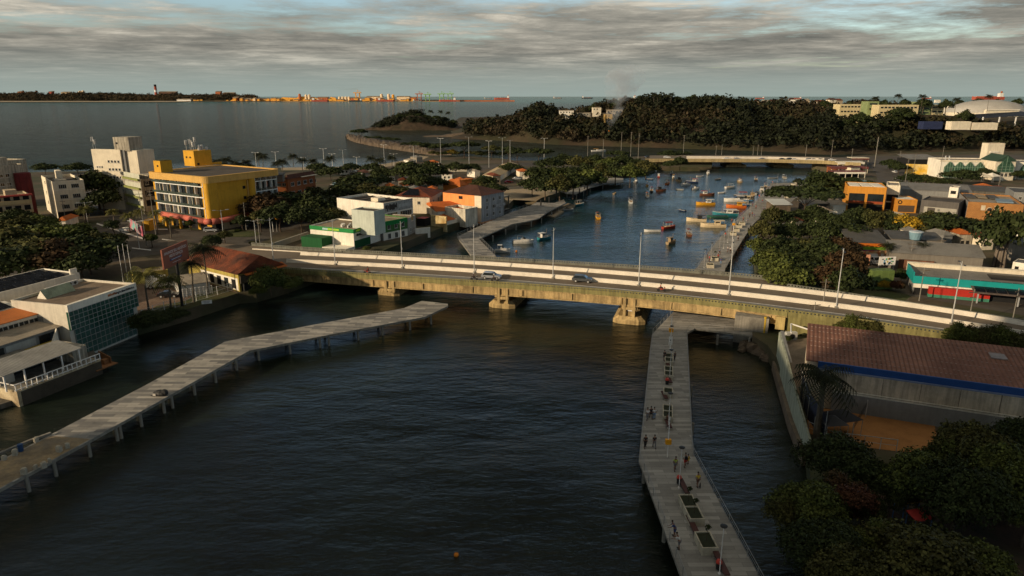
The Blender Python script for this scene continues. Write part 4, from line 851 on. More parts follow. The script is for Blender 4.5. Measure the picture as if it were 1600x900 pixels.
for k in range(5): q = MB(); q.box(.5, b.w-.5, b.d*(.1+k*.18), b.d*(.1+k*.18)+.15, b.h-.77, b.h-.45); q.build('roof_beam', CORRD, b.root)
b = bld('shop_building', 'pale square plant room with dark roof standing on the tan bank roof', A=(549,327), Bp=(584,330), C=(601,326), vb=360, z0=ZL+BANK.h-.4, wm=wall('pale_green_render', (.50,.54,.47)), rm=ROOFFLAT, par=.3, cat='plant room')
# ---------------------------------------------------------------- riverside houses beyond
b = bld('house', 'cream two-storey house with hipped brown tiles and solar panels', A=(627,303), Bp=(671,307.5), C=(690,298), vb=334, wm=CREAM, rm=None, par=0, cat='house')
rf = hip(b, 2.4, .9, TILE); win(b, 'L', 2, 1, .15, .85, 3.4, 3.4, 1.2, 1.2); win(b, 'R', 2, 1, .1, .9, 3.0, 3.0, 1.6, 1.6, gl=GLASSB)
q = MB(); k = b.h+.1; q.add([(-.4, b.d*.3, k+.35), (-.4, b.d*.85, k+.35), (b.w*.32, b.d*.72, k+2.0), (b.w*.32, b.d*.45, k+2.0)], [(0,1,2,3),(3,2,1,0)]); q.build('solar_panels', SOLAR, rf)
b = bld('house', 'white bungalow with a bright orange tiled gable roof at the riverside', A=(668,318), Bp=(684,330), C=(707,319), vb=345, wm=WHITEW, rm=None, par=0, cat='house')
hip(b, 2.0, .9, TILEO, axis='x', gable=True); win(b, 'R', 3, 1, .1, .95, 1., 1., 1.0, 1.5, gl=DARK); win(b, 'L', 1, 1, .3, .7, 1., 1., 1.2, 1.2)
b = bld('house', 'lower brown-tiled house wing between the orange roof and the peach wall', A=(690,306), Bp=(708,316), C=(714,312), vb=332, wm=CREAM, rm=None, par=0, cat='house'); hip(b, 1.5, .8, TILE)
b = bld('house', 'large peach riverside house with dark red hipped roof and blue-grey side', A=(692,300), Bp=(752,306), C=(774,298), vb=343, keep='L', wm=PEACH, rm=None, par=0, cat='house')
hip(b, 2.6, .5, TILED); fbox(b, 'R', -.002, 1.002, -1, b.h-.02, .018, 'grey_side_wall', BLUEG); win(b, 'R', 3, 3, .1, .95, .6, b.h-2.6, 1.1, 1.3, gl=DARK); fbox(b, 'L', .42, .52, b.h-1.9, b.h-.8, .05, 'window', DARK); fbox(b, 'L', .83, 1.0, -1, b.h-.02, .05, 'cream_end', CREAM)
fbox(b, 'R', .55, .98, b.h*.42, b.h*.42+.9, .9, 'balcony', BLUEG)
b = bld('house', 'house with bright orange hipped roofs behind the peach house', A=(681,289), Bp=(719,290), C=(745,286), vb=300, wm=wall('orange_render', (.62,.19,.03)), rm=None, par=0, cat='house')
hip(b, 2.4, .5, TILEO, x0=0, x1=b.w*.45); hip(b, 1.8, .5, TILEO, name='lower_roof', x0=b.w*.5, x1=b.w)
q = MB(); q.box(b.w*.25, b.w*1.0, b.d*.2, b.d*.6, b.h-.1, b.h+2.0); q.build('upper_wall', wall('orange_render'), b.root)
b = bld('house', 'small red-brown roofed shed beside the orange-roofed house', Bp=(733,288), C=(750,285), h=3, d=8, wm=BEIGE, rm=None, par=0, cat='house'); hip(b, 1.2, .4, TILED)
b = bld('wall_annex', 'blank white boundary wall block with peeling patches at the river edge', A=(695,323), Bp=(727,327), C=(736,322), vb=349, z0=ZL, wm=wall('peeling_white', (.66,.6,.48), streak=.4, var=.35), rm=GRAVEL, par=1.2, cat='annex')
b = bld('wall_annex', 'low pale annex with an orange lean-to roof on piles above the river', Bp=(697,346), C=(727,338.5), vb=352, d=5, wm=WHITEW, rm=None, par=0, cat='annex'); shed_roof(b, b.h+.05, b.h+1.2, .2, TILEO, x1=b.w*.45)
b = bld('garden_wall', 'mottled yellow painted yard wall beside the slipway', Bp=(673,336), C=(697,338.5), vb=353, d=.5, wm=mat('mottled_yellow', (.62,.5,.26), .9, .5, .5, col2=(.45,.3,.12)), rm=None, par=0, cat='wall')
b = bld('garden_wall', 'low white wall on the quay behind the bank', Bp=(649,357), C=(672,355), vb=366, d=.4, wm=WHITEW, rm=None, par=0, cat='wall')
b = bld('canopy', 'small dark red market canopy beside the riverside bungalow', Bp=(650,341), C=(664,342), h=2.6, d=4, wm=DARK, rm=REDP, par=.02, cat='canopy')
# open concrete frame building on piles
t0 = bld('boathouse', 'unfinished open concrete boathouse frame standing on piles in the river', Bp=(773,311), C=(796,305), vb=334, z0=.6, d=14, wm=CONCD, rm=None, par=0, body=False, cat='boathouse')
q = MB(); q.box(0, t0.w, 0, t0.d, t0.h-.4, t0.h); q.build('roof_slab', CONC, t0.root); q = MB(); q.box(0, t0.w, 0, t0.d, .2, .6); q.build('floor_slab', CONC, t0.root)
for i in range(4):
    for j in (0, 1): q = MB(); x = .3+i*(t0.w-.6)/3; y = .3 if j == 0 else t0.d-.6; q.box(x-.2, x+.2, y-.2, y+.2, -2.5, t0.h-.4); q.build('column', CONCD, t0.root)
# long beige roofed market
b = bld('market_hall', 'long low market hall with a beige ridged roof and white teal-trimmed end', A=(786,256.5), Bp=(752,275), C=None, vb=284, w=9, wm=WHITEW, rm=None, par=0, cat='market hall')
b.root.name = 'market_hall'
# ends: B->A is the long side
hip(b, 1.4, .5, mat('beige_sheet', (.50,.38,.22), .85, .25, .3, .8, pat='wave', p=(1.2,.5,'Y',.7)), gable=True, axis='y'); 
q = MB(); q.box(-.6, b.w+.6, -1.6, .2, b.h-.1, b.h+.25); q.build('teal_canopy', mat('teal_paint', (.03,.18,.17), .7, .2, 1.), b.root); win(b, 'R', 3, 1, .05, .95, .8, .8, 1.5, 1.2)
b = bld('kiosk', 'beige cylinder-like water tower kiosk standing among dark trees', Bp=(589,267), C=(596,267), vb=284, d=3, wm=CREAM, rm=CREAM, par=.1, cat='tower')
for i, (u, v, w, m_, lab) in enumerate(((601,275,16,WHITEW,'low white shed in the tree-filled yard'),(618,273,14,wall('tan_tent', (.35,.28,.2)),'low tan tent-roofed shed in the yard'),(651,246,9,FIBRO,'small brown-roofed beach kiosk by the sea'),(640,251,10,WHITEW,'white beach kiosk by the sea road'),(700,260,30,CREAM,'long pale kiosk wall below the breakwater trees'),(742,268,8,WHITEW,'white gatehouse by the market hall'),(520,291,14,WHITEW,'low pale garage beside the terracotta block'))):
    b = bld('shed', lab, Bp=(u, v), C=(u+w, v-.7), h=3.2, d=7, wm=m_, rm=ROOFTAN, par=.1, cat='shed'); hip(b, 1.0, .3, FIBRO if i % 2 else CORR)
p = P(524, 290, ZL+4.2); q = MB(); q.lathe((0,0,0), [(1.0,0),(1.3,1.6),(1.35,1.7),(.2,2.0)], 12); tag(q.build('water_tank', mat('tank_blue', (.18,.30,.36), .6, .1), None, (p.x, p.y, ZL+3.6)), 'round blue water tank beside the terracotta apartment block', 'water tank')
# ---------------------------------------------------------------- lower left: glass office and neighbours
gz = .6
b = bld('office_building', 'green glass curtain-wall office with white parapet on the west river bank', A=(33,464), Bp=(101,477), C=(208,442), vb=560, z0=gz, wm=wall('office_white', (.62,.57,.47)), rm=mat('brown_roof', (.20,.15,.105), .95, .4, .3, .3, 3.), par=.45, cat='office')
GO = b; r0 = (b.h-1.3)
g_ = MB(); n1 = 15; 
def curtain(b, face, x0, x1, z0, z1, cols, rows, out):
    L = b.w; q = MB(); q.box(x0*L, x1*L, -out, -.0, z0, z1); gl = q.build('glass_wall', GLASSG, b.root); q = MB()
    for i in range(cols+1): x = x0*L+(x1-x0)*L*i/cols; q.box(x-.03, x+.03, -out-.06, -out+.01, z0, z1)
    for j in range(rows+1): z = z0+(z1-z0)*j/rows; q.box(x0*L, x1*L, -out-.075, -out+.01, z-.03, z+.03)
    q.build('mullions', mat('mullion_grey', (.33,.34,.32), .5), gl)
curtain(b, 'R', .0, 1.0, b.h-4.6, b.h-1.25, 16, 4, .5); curtain(b, 'R', .06, .93, -.2, b.h-4.65, 13, 5, .12)
fbox(b, 'R', -.004, 1.004, b.h-1.24, b.h+.02, .56, 'white_fascia', WHITEW)
FONTD = mat('sign_lettering', (.05,.05,.055), .6); FONTO = mat('sign_orange', (.45,.15,.04), .6)
L_ = b.w
fbox(b, 'R', .56, .585, b.h-.85, b.h-.45, .6, 'logo', FONTO); text_mesh('lettering', 'BeiRio', .62, FONTO, b.root, (L_*.64, -.60, b.h-.63), 0, .02, .01); text_mesh('lettering', 'Negócios', .62, FONTD, b.root, (L_*.735, -.60, b.h-.63), 0, .02, .01); text_mesh('lettering', 'Imobiliários', .62, FONTD, b.root, (L_*.87, -.60, b.h-.63), 0, .02, .01)
fbox(b, 'L', .3, .55, 3.0, 7.2, .04, 'grey_panel', CONC)
for k in range(6): p = onb(b, b.w*.45+k*1.1, b.d*.93, b.h-.4); acs([(p.x, p.y)], p.z, b.root.rotation_euler.z, 'white air conditioner in the row on the glass office roof', 'air conditioners on the glass office roof', 1.35)
p = onb(b, b.w*.2, b.d*.62, b.h-.4); t = thing('roof_skylight', 'white gabled skylight house with pale glass on the glass office roof', 'skylight', p, b.root.rotation_euler.z); q = MB(); q.add([(0,0,0),(6,0,0),(6,2.2,0),(0,2.2,0),(0,1.1,1.5),(6,1.1,1.5)], [(0,3,4),(1,2,5),(3,2,1,0)]); q.build('frame', WHITEW, t); q = MB(); q.add([(.0,-.1,.05),(6,-.1,.05),(6,1.1,1.6),(0,1.1,1.6),(0,2.3,.05),(6,2.3,.05)], [(0,1,2,3),(3,2,5,4)]); q.build('glazing', mat('skylight_glass', (.27,.30,.2), .3, .4, .5), t)
c = bld('office_building', 'low white office with a roof fully covered in solar panels behind the glass office', A=None, Bp=(-52,470), C=(124,426), vb=520, d=11, z0=ZL, wm=WHITEW, rm=CORRD, par=.3, cat='office')
for i in range(9):
    for j in range(3):
        q = MB(); x = c.w*(.08+i*.092); q.add([(x, .8+j*2.9, c.h-.12), (x+c.w*.088, .8+j*2.9, c.h-.12), (x+c.w*.088, 3.4+j*2.9, c.h+.35), (x, 3.4+j*2.9, c.h+.35)], [(0,1,2,3),(3,2,1,0)]); q.build('solar_panel', SOLAR, c.root)
fbox(c, 'R', .93, .999, c.h-.1, c.h+1., -.6, 'parapet_step', WHITEW, .9)
d_ = bld('house', 'long low house with an orange sheet roof and solar panels at the left border', Bp=(-45,520), C=(61,490), h=7.4, d=9, z0=.8, wm=WHITEW, rm=None, par=0, cat='house')
shed_roof(d_, d_.h, d_.h+.7, .3, mat('orange_sheet', (.55,.17,.035), .7, .25, .4, .8, pat='wave', p=(1.2,.5,'X',.75)), y1=4.5); shed_roof(d_, d_.h+.7, d_.h+1.2, 0, WHITEW, 'back_roof', y0=4.8)
for i in range(5): q = MB(); x = d_.w*(.2+i*.14); q.add([(x, 5.0, d_.h+1.0), (x+d_.w*.135, 5.0, d_.h+1.0), (x+d_.w*.135, 8.6, d_.h+1.6), (x, 8.6, d_.h+1.6)], [(0,1,2,3),(3,2,1,0)]); q.build('solar_panel', SOLAR, d_.root)
win(d_, 'R', 4, 1, .35, .98, d_.h-1.6, d_.h-1.6, 1.7, 1.1, mull=1)
e_ = bld('house', 'house wing with a weathered corrugated roof and curtained windows at lower left', Bp=(-50,556), C=(90,511), h=5.6, d=8, z0=.8, wm=GREYW, rm=None, par=0, cat='house')
shed_roof(e_, e_.h, e_.h+.8, .5, FIBRO)
fbox(e_, 'R', .38, .72, e_.h-2.6, e_.h-.5, .06, 'white_blind', wall('pale_blind', (.42,.42,.38))); fbox(e_, 'R', .02, .36, e_.h-2.6, e_.h-.5, .05, 'glazing', GLASS); fbox(e_, 'R', .76, .97, e_.h-2.6, e_.h-.5, .05, 'glazing', GLASS)
# riverside terrace bar
f_ = bld('riverside_bar', 'riverside terrace bar with striped tin roof, white rail and crumbling stone base', Bp=(26,612), C=(157,562), h=2.2, d=10, z0=.3, wm=mat('crumbling_stone', (.33,.25,.15), .95, .5, .45, .6, 2.5, col2=(.5,.42,.28)), rm=CONC, par=0, cat='bar')
fbox(f_, 'R', .04, 1.0, -1.5, 1.95, .06, 'quay_shade_panel', mat('overhang_shade', (.07,.055,.038), .9, .4, .5)); T = f_.root; sr = MB(); sr.prism([(-1.0,1.0),(f_.w*.86,1.2),(f_.w*.86,6.8),(-1.0,6.8)], [4.75,4.75,5.4,5.4], [4.85,4.85,5.5,5.5]); sr.build('tin_roof', mat('striped_tin', (.34,.33,.30), .6, .3, .3, .8, pat='wave', p=(.9,.5,'X',.6)), T)  # dark quay panel colours in the shade below the overhanging terrace floor
for i in range(5): q = MB(); x = -.6+i*(f_.w*.86)/4; q.box(x-.09, x+.09, 1.2, 1.4, 2.2, 4.8); q.build('post', WHITE, T)
q = MB(); q.box(-.9, f_.w*.86, 6.7, 6.9, 2.2, 5.3); q.build('back_wall', DARK, T)
q = MB(); q.box(.4, 2.6, 4.2, 6.7, 2.2, 4.6); q.build('counter_room', wall('pale_room', (.4,.38,.33)), T)
rl = MB(); rl.box(-.2, f_.w+.1, .0, .14, 3.2, 3.32); rl.box(-.2, f_.w+.1, .0, .14, 2.35, 2.45); rl.box(-.2, -.06, .15, 4, 3.2, 3.32); rl = rl.build('rail', WHITE, T)
pm = MB().box(-.06,.06,-.06,.06,0,1.0).mesh('baluster', WHITE)
for i in range(18): put('baluster', pm, rl, (i*(f_.w)/17, .075, 2.2))
q = MB(); q.box(f_.w*.8, f_.w*.98, 2.5, 8, 2.2, 4.6); q.build('side_wall', OLD, T); q = MB(); q.box(f_.w*.62, f_.w*.96, 7.2, 10.5, 4.2, 4.4); q.build('yellow_roof', mat('mossy_yellow', (.30,.22,.03), .9, .4, .6), T)
q = MB(); q.box(-2, f_.w*.6, 7.0, 12, 2.2, 4.5); q.build('rear_terrace', CONC, T)
p = onb(f_, f_.w+.3, 1.6, .6); t = thing('landing_stage', 'small rusty brown landing stage at the corner of the riverside bar', 'landing stage', p, T.rotation_euler.z); RUST = mat('rusty_boards', (.22,.10,.04), .9, .4, .8); q = MB(); q.cbox((.5,-1,0), (4,1.8,.15)); q.build('platform', RUST, t); q = MB(); q.cbox((2.6,1.2,.6), (.12,5,1.2), -.3); q.build('side_boards', RUST, t); q = MB(); q.cbox((1.4,-.2,.4), (.9,.9,.9)); q.build('crate_base', RUST, t)
q = MB(); a = onb(f_, f_.w*.9, 9.5, 0); bq = onb(GO, -.3, .4, 0)
w_ = thing('boundary_wall', 'white sloping boundary wall between the riverside bar and the glass office', 'wall', (a.x, a.y, .3)); q.prism([(a.x,a.y),(a.x+.3,a.y-.2),(bq.x+.3-1,bq.y-.2-1),(bq.x-1,bq.y-1)], -1, [4.6,4.6,6.6,6.6]); q.build('wall', WHITEW, w_, world=True)
q = MB(); q.prism([tuple(P(u, v, .3)[:2]) for u, v in ((-140,690),(-60,655),(28,628),(160,572),(140,540),(205,514),(206,500),(60,500),(-140,560))], -2, .75); tag(q.build('quay_apron', CONCD), kind='structure')
# ---------------------------------------------------------------- west bank, beside the bridge
YG = wall('yellow_green_render', (.42,.33,.08), streak=.3)
b = bld('house', 'yellow waterside house with a weathered red tile roof beside the bridge ramp', A=(293,408.5), Bp=(372,428), C=(434,412), vb=456, wm=YG, rm=None, par=0, cat='house')
HR = b; hh = 2.3; q = MB(); x1 = b.w+.6; y1 = b.d+.5
q.add([(-.7,-.7,b.h-.05),(x1,-.7,b.h-.05),(x1,y1,b.h-.05),(-.7,y1,b.h-.05),(b.w*.42,b.d*.3,b.h+.9),(b.w*.5,y1,b.h+hh),(-.0,y1*.5,b.h+.2)], [(3,2,1,0)])
rf = hip(b, 3.3, .7, mat('old_tile', (.20,.05,.018), .85, .65, .35, .8, pat='wave', p=(1.25,.5,'X',.6), col2=(.07,.03,.018)), gable=True, axis='y'); q = MB(); q.prism([(b.w*.1,-1.3),(b.w+1,-1.3),(b.w+1,.8),(b.w*.1,.8)], [b.h-.5,b.h-.5,b.h+.25,b.h+.25], [b.h-.38,b.h-.38,b.h+.37,b.h+.37]); q.build('lean_to_roof', TILEO, b.root)
for k in range(5): fbox(b, 'L', .3+k*.14, .38+k*.14, .5, 2.6, .05, ('door', 'window')[k % 2], DARK if k % 3 else GLASS)
fbox(b, 'L', .26, .98, .2, 3.0, .03, 'white_panels', WHITEW)
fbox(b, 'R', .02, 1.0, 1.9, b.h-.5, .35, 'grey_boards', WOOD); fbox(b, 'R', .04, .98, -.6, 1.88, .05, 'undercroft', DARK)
for k in range(4): q = MB(); x = b.w*(.08+k*.28); q.box(x-.15, x+.15, -.4, -.1, -2.5, 1.9); q.build('pile', CONCD, b.root)
b = bld('shed', 'low white kiosk with a pale corrugated roof in the riverside car park', A=(270,434), Bp=(280,447), C=(323,436), vb=464, wm=wall('kiosk_white', (.5,.5,.47)), rm=None, par=0, cat='kiosk')
shed_roof(b, b.h, b.h+.25, .3, FIBRO)
KS = b
cf = MB(); 
for x in (-.35,.35):
    for y in (-.3,.3): cf.tube((x,y,0),(x,y,.85),.04,n=4)
for z in (.4,.85): cf.path([(-.35,-.3,z),(.35,-.3,z),(.35,.3,z),(-.35,.3,z),(-.35,-.3,z)], .035, 4)
cf = cf.mesh('trestle', WHITE); k = 0
for i in range(7):
    for j in range(2): p = onb(b, b.w*.12+i*b.w*.14, -1.2, .0+j*.95); tag(put('trestle_table', cf, None, p, b.root.rotation_euler.z, sc=1.1), 'white tubular trestle frame stacked in front of the low white kiosk', 'trestle', 'white trestle frames by the kiosk'); k += 1
b = bld('shed', 'yellowish low store wall behind the car park palms', Bp=(207,428), C=(262,421), h=2.6, d=4, wm=YG, rm=ROOFTAN, par=.1, cat='shed')
# billboard
BBZ = 10.6
a = P(253, 391, BBZ+1.9); ubr = 278; foot = P(281, 478, ZL)
t = thing('billboard', 'tilted orange-brown billboard with white Portuguese lettering on a tall black post', 'billboard', (foot.x, foot.y, ZL))
def bbz(vt): return CAMH-foot.y*math.tan(PITCH+math.atan((vt-450)/F))
zt_, zb_ = bbz(382.5), bbz(412.5); zc_ = (zt_+zb_)/2
L1 = P(253.5, 406.5, zc_); Rr = P(293, 389.5, zc_); dv = Rr-L1; half = dv.length/2; rb = math.atan2(dv.y, dv.x); hB = zt_-zb_
t.location = ((L1.x+Rr.x)/2, (L1.y+Rr.y)/2, ZL)
q = MB(); q.cbox((0, 0, zc_-ZL), (half*2, .3, hB), rb); q.build('panel', mat('billboard_orange', (.26,.085,.05), .7, .1, .3), t)
q = MB(); q.tube((0,0,-.5), (0,0,zc_-ZL-hB/2+.3), .3, n=10); q.tube((0, .3, zc_-ZL-hB/2), (0,.3,zc_-ZL+hB/2-.3), .2); q.build('post', BLACK, t)
e = Vector((math.cos(rb), math.sin(rb), 0)); n_ = Vector((math.sin(rb), -math.cos(rb), 0)); TXW = mat('lettering_pale', (.6,.5,.47), .7)
for s, dz, sz in (('ANUNCIE SEU NEGÓCIO', hB*.24, .78), ('NESTE ESPAÇO', hB*.04, .78)): text_mesh('lettering', s, sz, TXW, t, n_*.17+Vector((0,0,zc_-ZL+dz)), rb, .02, .012)
q = MB(); c_ = n_*.17+e*-.2; q.cbox((c_.x, c_.y, zc_-ZL-hB*.15), (4.6, .05, .42), rb); q.build('blue_bar', mat('sign_blue', (.05,.07,.16), .6), t)
q = MB(); c_ = n_*.21+e*-.2; q.cbox((c_.x, c_.y, zc_-ZL-hB*.15), (3.6, .03, .12), rb); q.cbox((c_.x, c_.y, zc_-ZL-hB*.32), (3.2, .03, .08), rb); q.build('small_print', TXW, t)
# flagpoles and riverside fence
fp = thing('flagpole', 'bare white flagpole', 'flagpole', group='flagpoles in front of the glass office'); q = MB(); q.tube((0,0,0), (0,0,8.8), .07, .045); q.build('pole', WHITE, fp); q = MB(); q.ell((0,0,8.85), (.09,.09,.09), 6, 4); q.build('finial', WHITE, fp); fs_ = snapshot(fp)
for i, (u, v) in enumerate(((193,442),(200,438),(207.5,440))):
    p = P(u, v, ZL)
    if i == 0: fp.location = p; fp['label'] = 'leftmost bare white flagpole behind the glass office'
    else: dup(fp, fs_, p, 0, ['', 'middle, tallest bare white flagpole behind the glass office', 'right-hand bare white flagpole behind the glass office'][i])
fpt = LP([(206,507),(240,492),(290,476),(340,461),(372,451)]); t = thing('riverside_fence', 'grey wire fence with pale posts on the river wall below the car park', 'fence', fpt[2]); q = MB()
for k in (.1, 1.0, 1.9): q.path([p+Vector((0,0,k)) for p in fpt], .03, 4)
for a_, b_ in zip(fpt, fpt[1:]):
    n = int((b_-a_).length/.35)
    for i in range(n): c_ = a_.lerp(b_, i/n); q.tube(c_+Vector((0,0,.1)), c_+Vector((0,0,1.9)), .008, n=3, caps=False)
q.build('wire_mesh', mat('fence_wire', (.5,.5,.46), .6), t, world=True); pm = MB().tube((0,0,0), (0,0,2.1), .06).mesh('post', WHITE); tot = 0
for a_, b_ in zip(fpt, fpt[1:]):
    n = max(1, round((b_-a_).length/2.8))
    for i in range(n): c_ = a_.lerp(b_, i/n)-Vector(t.location); put('post', pm, t, c_)
for i, (u, v) in enumerate(((258,493.5),(323,472))):
    p = P(u, v-.3, ZL+1.1); q = MB(); q.cbox((0,-.12,0), (2.0,.06,.75), 0); o = tag(q.build('sign_board', WHITE, None, p, R(22)), ('left', 'right')[i]+'-hand small white notice board hung on the riverside fence', 'sign'); q = MB()
    for k in range(3): q.cbox((0,-.16,.2-.2*k), (1.4-.2*k,.02,.06), 0)
    q.build('text_lines', FONTD, o)
# ---------------------------------------------------------------- sports hall, lower right
HZ = 10.5
A0 = P(1274.5, 509, HZ); B0 = P(1264, 562, HZ-1.2); ux = (P(1600, 547, HZ)-A0); ux.z = 0; ux.normalize()
t = thing('sports_hall', 'big sports hall with brown corrugated roof and blue fascia beside the bridge ramp', 'hall', (B0.x, B0.y, ZL), math.atan2(ux.y, ux.x)); mi = Matrix.Rotation(-t.rotation_euler.z, 3, 'Z'); al = mi @ (A0-B0); D = al.y; WL = 70; hz0 = HZ-1.2-ZL; hz1 = HZ-ZL
BROWN = mat('brown_roof_sheet', (.27,.135,.095), .85, .35, .15, .8, pat='wave', p=(.55,.5,'X',.55), spec=.1, col2=(.19,.095,.07))
q = MB(); q.prism([(-.4,-.5),(WL,-.5),(WL,D+.4),(-.4,D+.4)], [hz0-.02,hz0-.02,hz1,hz1], [hz0+.14,hz0+.14,hz1+.16,hz1+.16]); rf = q.build('roof', BROWN, t)
q = MB()
for k in range(7):
    y = D*(.06+.145*k+(.02,-.015,.01,0,-.01,.02,0)[k]); z = hz0+.14+(hz1-hz0)*(y+.5)/(D+.9)+.02
    for i in range(int(WL/.55)):
        if (i*7+k*3) % 11 > 0: q.box(.1+i*.55, .1+i*.55+.24, y-.035, y+.035, z, z+.05)
q.build('roof_fixings', mat('pale_screw_caps', (.34,.26,.22), .8, .3, 2.), rf)
for (x, y, w, d) in ((23,D*.62,1.9,3.2),(29.5,D*.18,.5,1.4)): q = MB(); z = hz0+.2+(hz1-hz0)*(y/D); q.box(x, x+w, y, y+d, z, z+.1+.15*d*(hz1-hz0)/D); q.build('roof_patch', mat('pale_roof_patch', (.26,.22,.20), .6, .3, 1.), rf)
q = MB(); q.box(1.2, WL, -.75, -.52, hz0-1.0, hz0+.2); q.build('blue_fascia', mat('blue_fascia', (.012,.055,.20), .5, .15, .4), t); q = MB(); q.box(1.2, WL, -.95, -.76, hz0-.95, hz0-.75); q.build('gutter', mat('pale_blue_gutter', (.16,.2,.3), .5), t)
HW = wall('hall_wall', (.60,.51,.38), streak=.35, var=.25)
q = MB(); q.box(.2, WL, -.2, .2, -1, hz0-.05); q.build('wall', HW, t)
q = MB(); q.box(-.2, .2, -.2, D, -1, hz0); q.build('end_wall', HW, t)
q = MB(); q.box(3.5, 28.5, -.5, -.21, -1, 2.6); q.build('dado', GREYW, t); q = MB(); q.box(3.5, 28.5, -.45, -.2, 3.0, 3.06); q.box(3.5, 28.5, -.32, -.22, 2.62, 2.8); q.build('cornice', WHITEW, t)
q = MB(); q.box(28.6, 29.2, -11.5, -.55, -1, 4.2); q.build('buttress_wall', HW, t); q = MB(); q.box(29.3, WL, -8.0, -.55, -1, 1.9); q.build('lean_to', GREYW, t)
for i, x in enumerate((5, 9.5, 14, 18.5, 23)): q = MB(); q.box(x-.02, x+.02, -.27, -.21, 2.7, hz0-1.1); q.build('wall_joint', CONCD, t)
SH = t
sheet('sand_court', [(1262,634),(1300,640),(1460,664),(1470,708),(1400,705),(1300,692),(1262,676)], mat('orange_sand', (.34,.155,.05), .95, .22, .4, .3, 4., coord='World'), ZL+.04)
sheet('court_terrace', [(1226,532),(1262,528),(1270,575),(1262,640),(1240,600),(1228,560)], mat('terrace_screed', (.22,.17,.12), .95, .3, .3, .2, 4., coord='World'), ZL+.06)
for px, lab in (([(1262,676.5),(1300,692.5),(1400,705.5)], 'pale kerb'),):
    L = LP(px); t2 = thing('court_fence', 'low rail fence with thin posts along the front edge of the sand court', 'fence', L[1]); q = MB(); q.path([p+Vector((0,0,1.6)) for p in L], .05, 4); q.path([p+Vector((0,0,.8)) for p in L], .03, 4); q.build('rail', STEEL, t2, world=True)
    for k in range(9): p = L[0].lerp(L[1], k/4) if k < 4 else L[1].lerp(L[2], (k-4)/4); q = MB(); q.tube(p, p+Vector((0,0,1.65)), .05); q.build('post', STEEL, t2, world=True)
cl = [P(u, v, ZL+.25) for u, v in ((1275,652),(1360,663),(1462,676))]
t2 = thing('volleyball_net', 'dark net stretched between two posts across the orange sand court', 'net', (P(1352,652,ZL)))
a_, b_ = P(1352, 652, ZL), P(1330, 690, ZL)
for p in (a_, b_): q = MB(); q.tube(p, p+Vector((0,0,2.6)), .06); q.build('post', STEEL, t2, world=True)
q = MB(); n = 24
for i in range(n+1): c_ = a_.lerp(b_, i/n); q.tube(c_+Vector((0,0,1.6)), c_+Vector((0,0,2.5)), .012, n=3, caps=False)
for k in range(5): q.tube(a_+Vector((0,0,1.6+.225*k)), b_+Vector((0,0,1.6+.225*k)), .014, n=3)
q.build('net_mesh', BLACK, t2, world=True)
# boundary wall on the water, net screen behind it
L = [P(1213,556,ZL), P(1226,600,ZL), P(1240,645,ZL), P(1262,700,ZL)]; t2 = thing('river_wall', 'pale green-white wall at the water edge beside the sports hall', 'wall', L[1])
PG = wall('pale_green_wall', (.38,.41,.32), streak=.4); q = MB(); LT = [p+Vector((0,0,k)) for p, k in zip(L, (4.3, 3.6, 2.7, 1.2))]; n = 4
q.prism([(p.x, p.y) for p in L]+[(p.x+.35, p.y+.1) for p in L[::-1]], -1.5, [p.z for p in LT]+[p.z for p in LT[::-1]]); q.build('wall', PG, t2, world=True)
q = MB(); q.prism([(p.x-.55, p.y) for p in L]+[(p.x-.001, p.y) for p in L[::-1]], -2, 1.6); q.build('footing', mat('wet_stone', (.17,.13,.09), .9, .4, .5, .4, 3.), t2, world=True)
q = MB(); q.prism([(p.x+.36, p.y+.3) for p in L[:2]]+[(p.x+.9, p.y+.3) for p in L[:2][::-1]], ZL, [6.9, 5.9, 5.9, 6.9]); q.build('grey_screen', GREYW, t2, world=True)
t2 = thing('net_screen', 'dark blue netting screen on thin poles between the river wall and the palm', 'net screen', P(1262,640,ZL)); q = MB(); L = LP([(1250,622),(1262,655),(1288,692)])
q.prism([(p.x, p.y) for p in L]+[(p.x+.06, p.y+.03) for p in L[::-1]], ZL, ZL+3.6); q.build('netting', mat('navy_netting', (.03,.035,.06), .9, .4, .8), t2, world=True)
for p in L+[L[0].lerp(L[1],.5), L[1].lerp(L[2],.5)]: q = MB(); q.tube((p.x-.1,p.y,ZL), (p.x-.1,p.y,ZL+4.4), .05); q.build('pole', STEEL, t2, world=True)
def gazebo(u, v, s, lab, m_, z=2.4, rz=.3):
    p = P(u, v, ZL); t = thing('gazebo', lab, 'gazebo', p, rz); h = s/2; q = MB(); q.add([(-h,-h,z),(h,-h,z),(h,h,z),(-h,h,z),(0,0,z+s*.28)], [(0,1,4),(1,2,4),(2,3,4),(3,0,4),(3,2,1,0)]); q.build('canopy', m_, t)
    for x in (-h,h):
        for y in (-h,h): q = MB(); q.tube((x*.95,y*.95,0), (x*.95,y*.95,z), .04); q.build('leg', STEEL, t)
    return t
gazebo(1312, 676, 3.6, 'black pyramid gazebo tent beside the palm at the sand court', mat('black_canvas', (.03,.03,.035), .8, .2, 1.)); gazebo(1296, 684, 3.0, 'dark grey gazebo tent under the palm at the sand court', mat('grey_canvas', (.08,.08,.085), .8, .2, 1.), rz=.1)
p = P(1235, 531, ZL); acs([(p.x, p.y)], ZL, .15, 'large cream air conditioner box on the terrace beside the sports hall', None, 2.3)
q = MB(); q.path([P(1236,520,ZL+3), P(1236,506,ZL+3), P(1270,517,ZL+3)], .12, 5); tag(q.build('handrail', WHITE), 'bent white pipe rail behind the cream air conditioner box', 'rail')
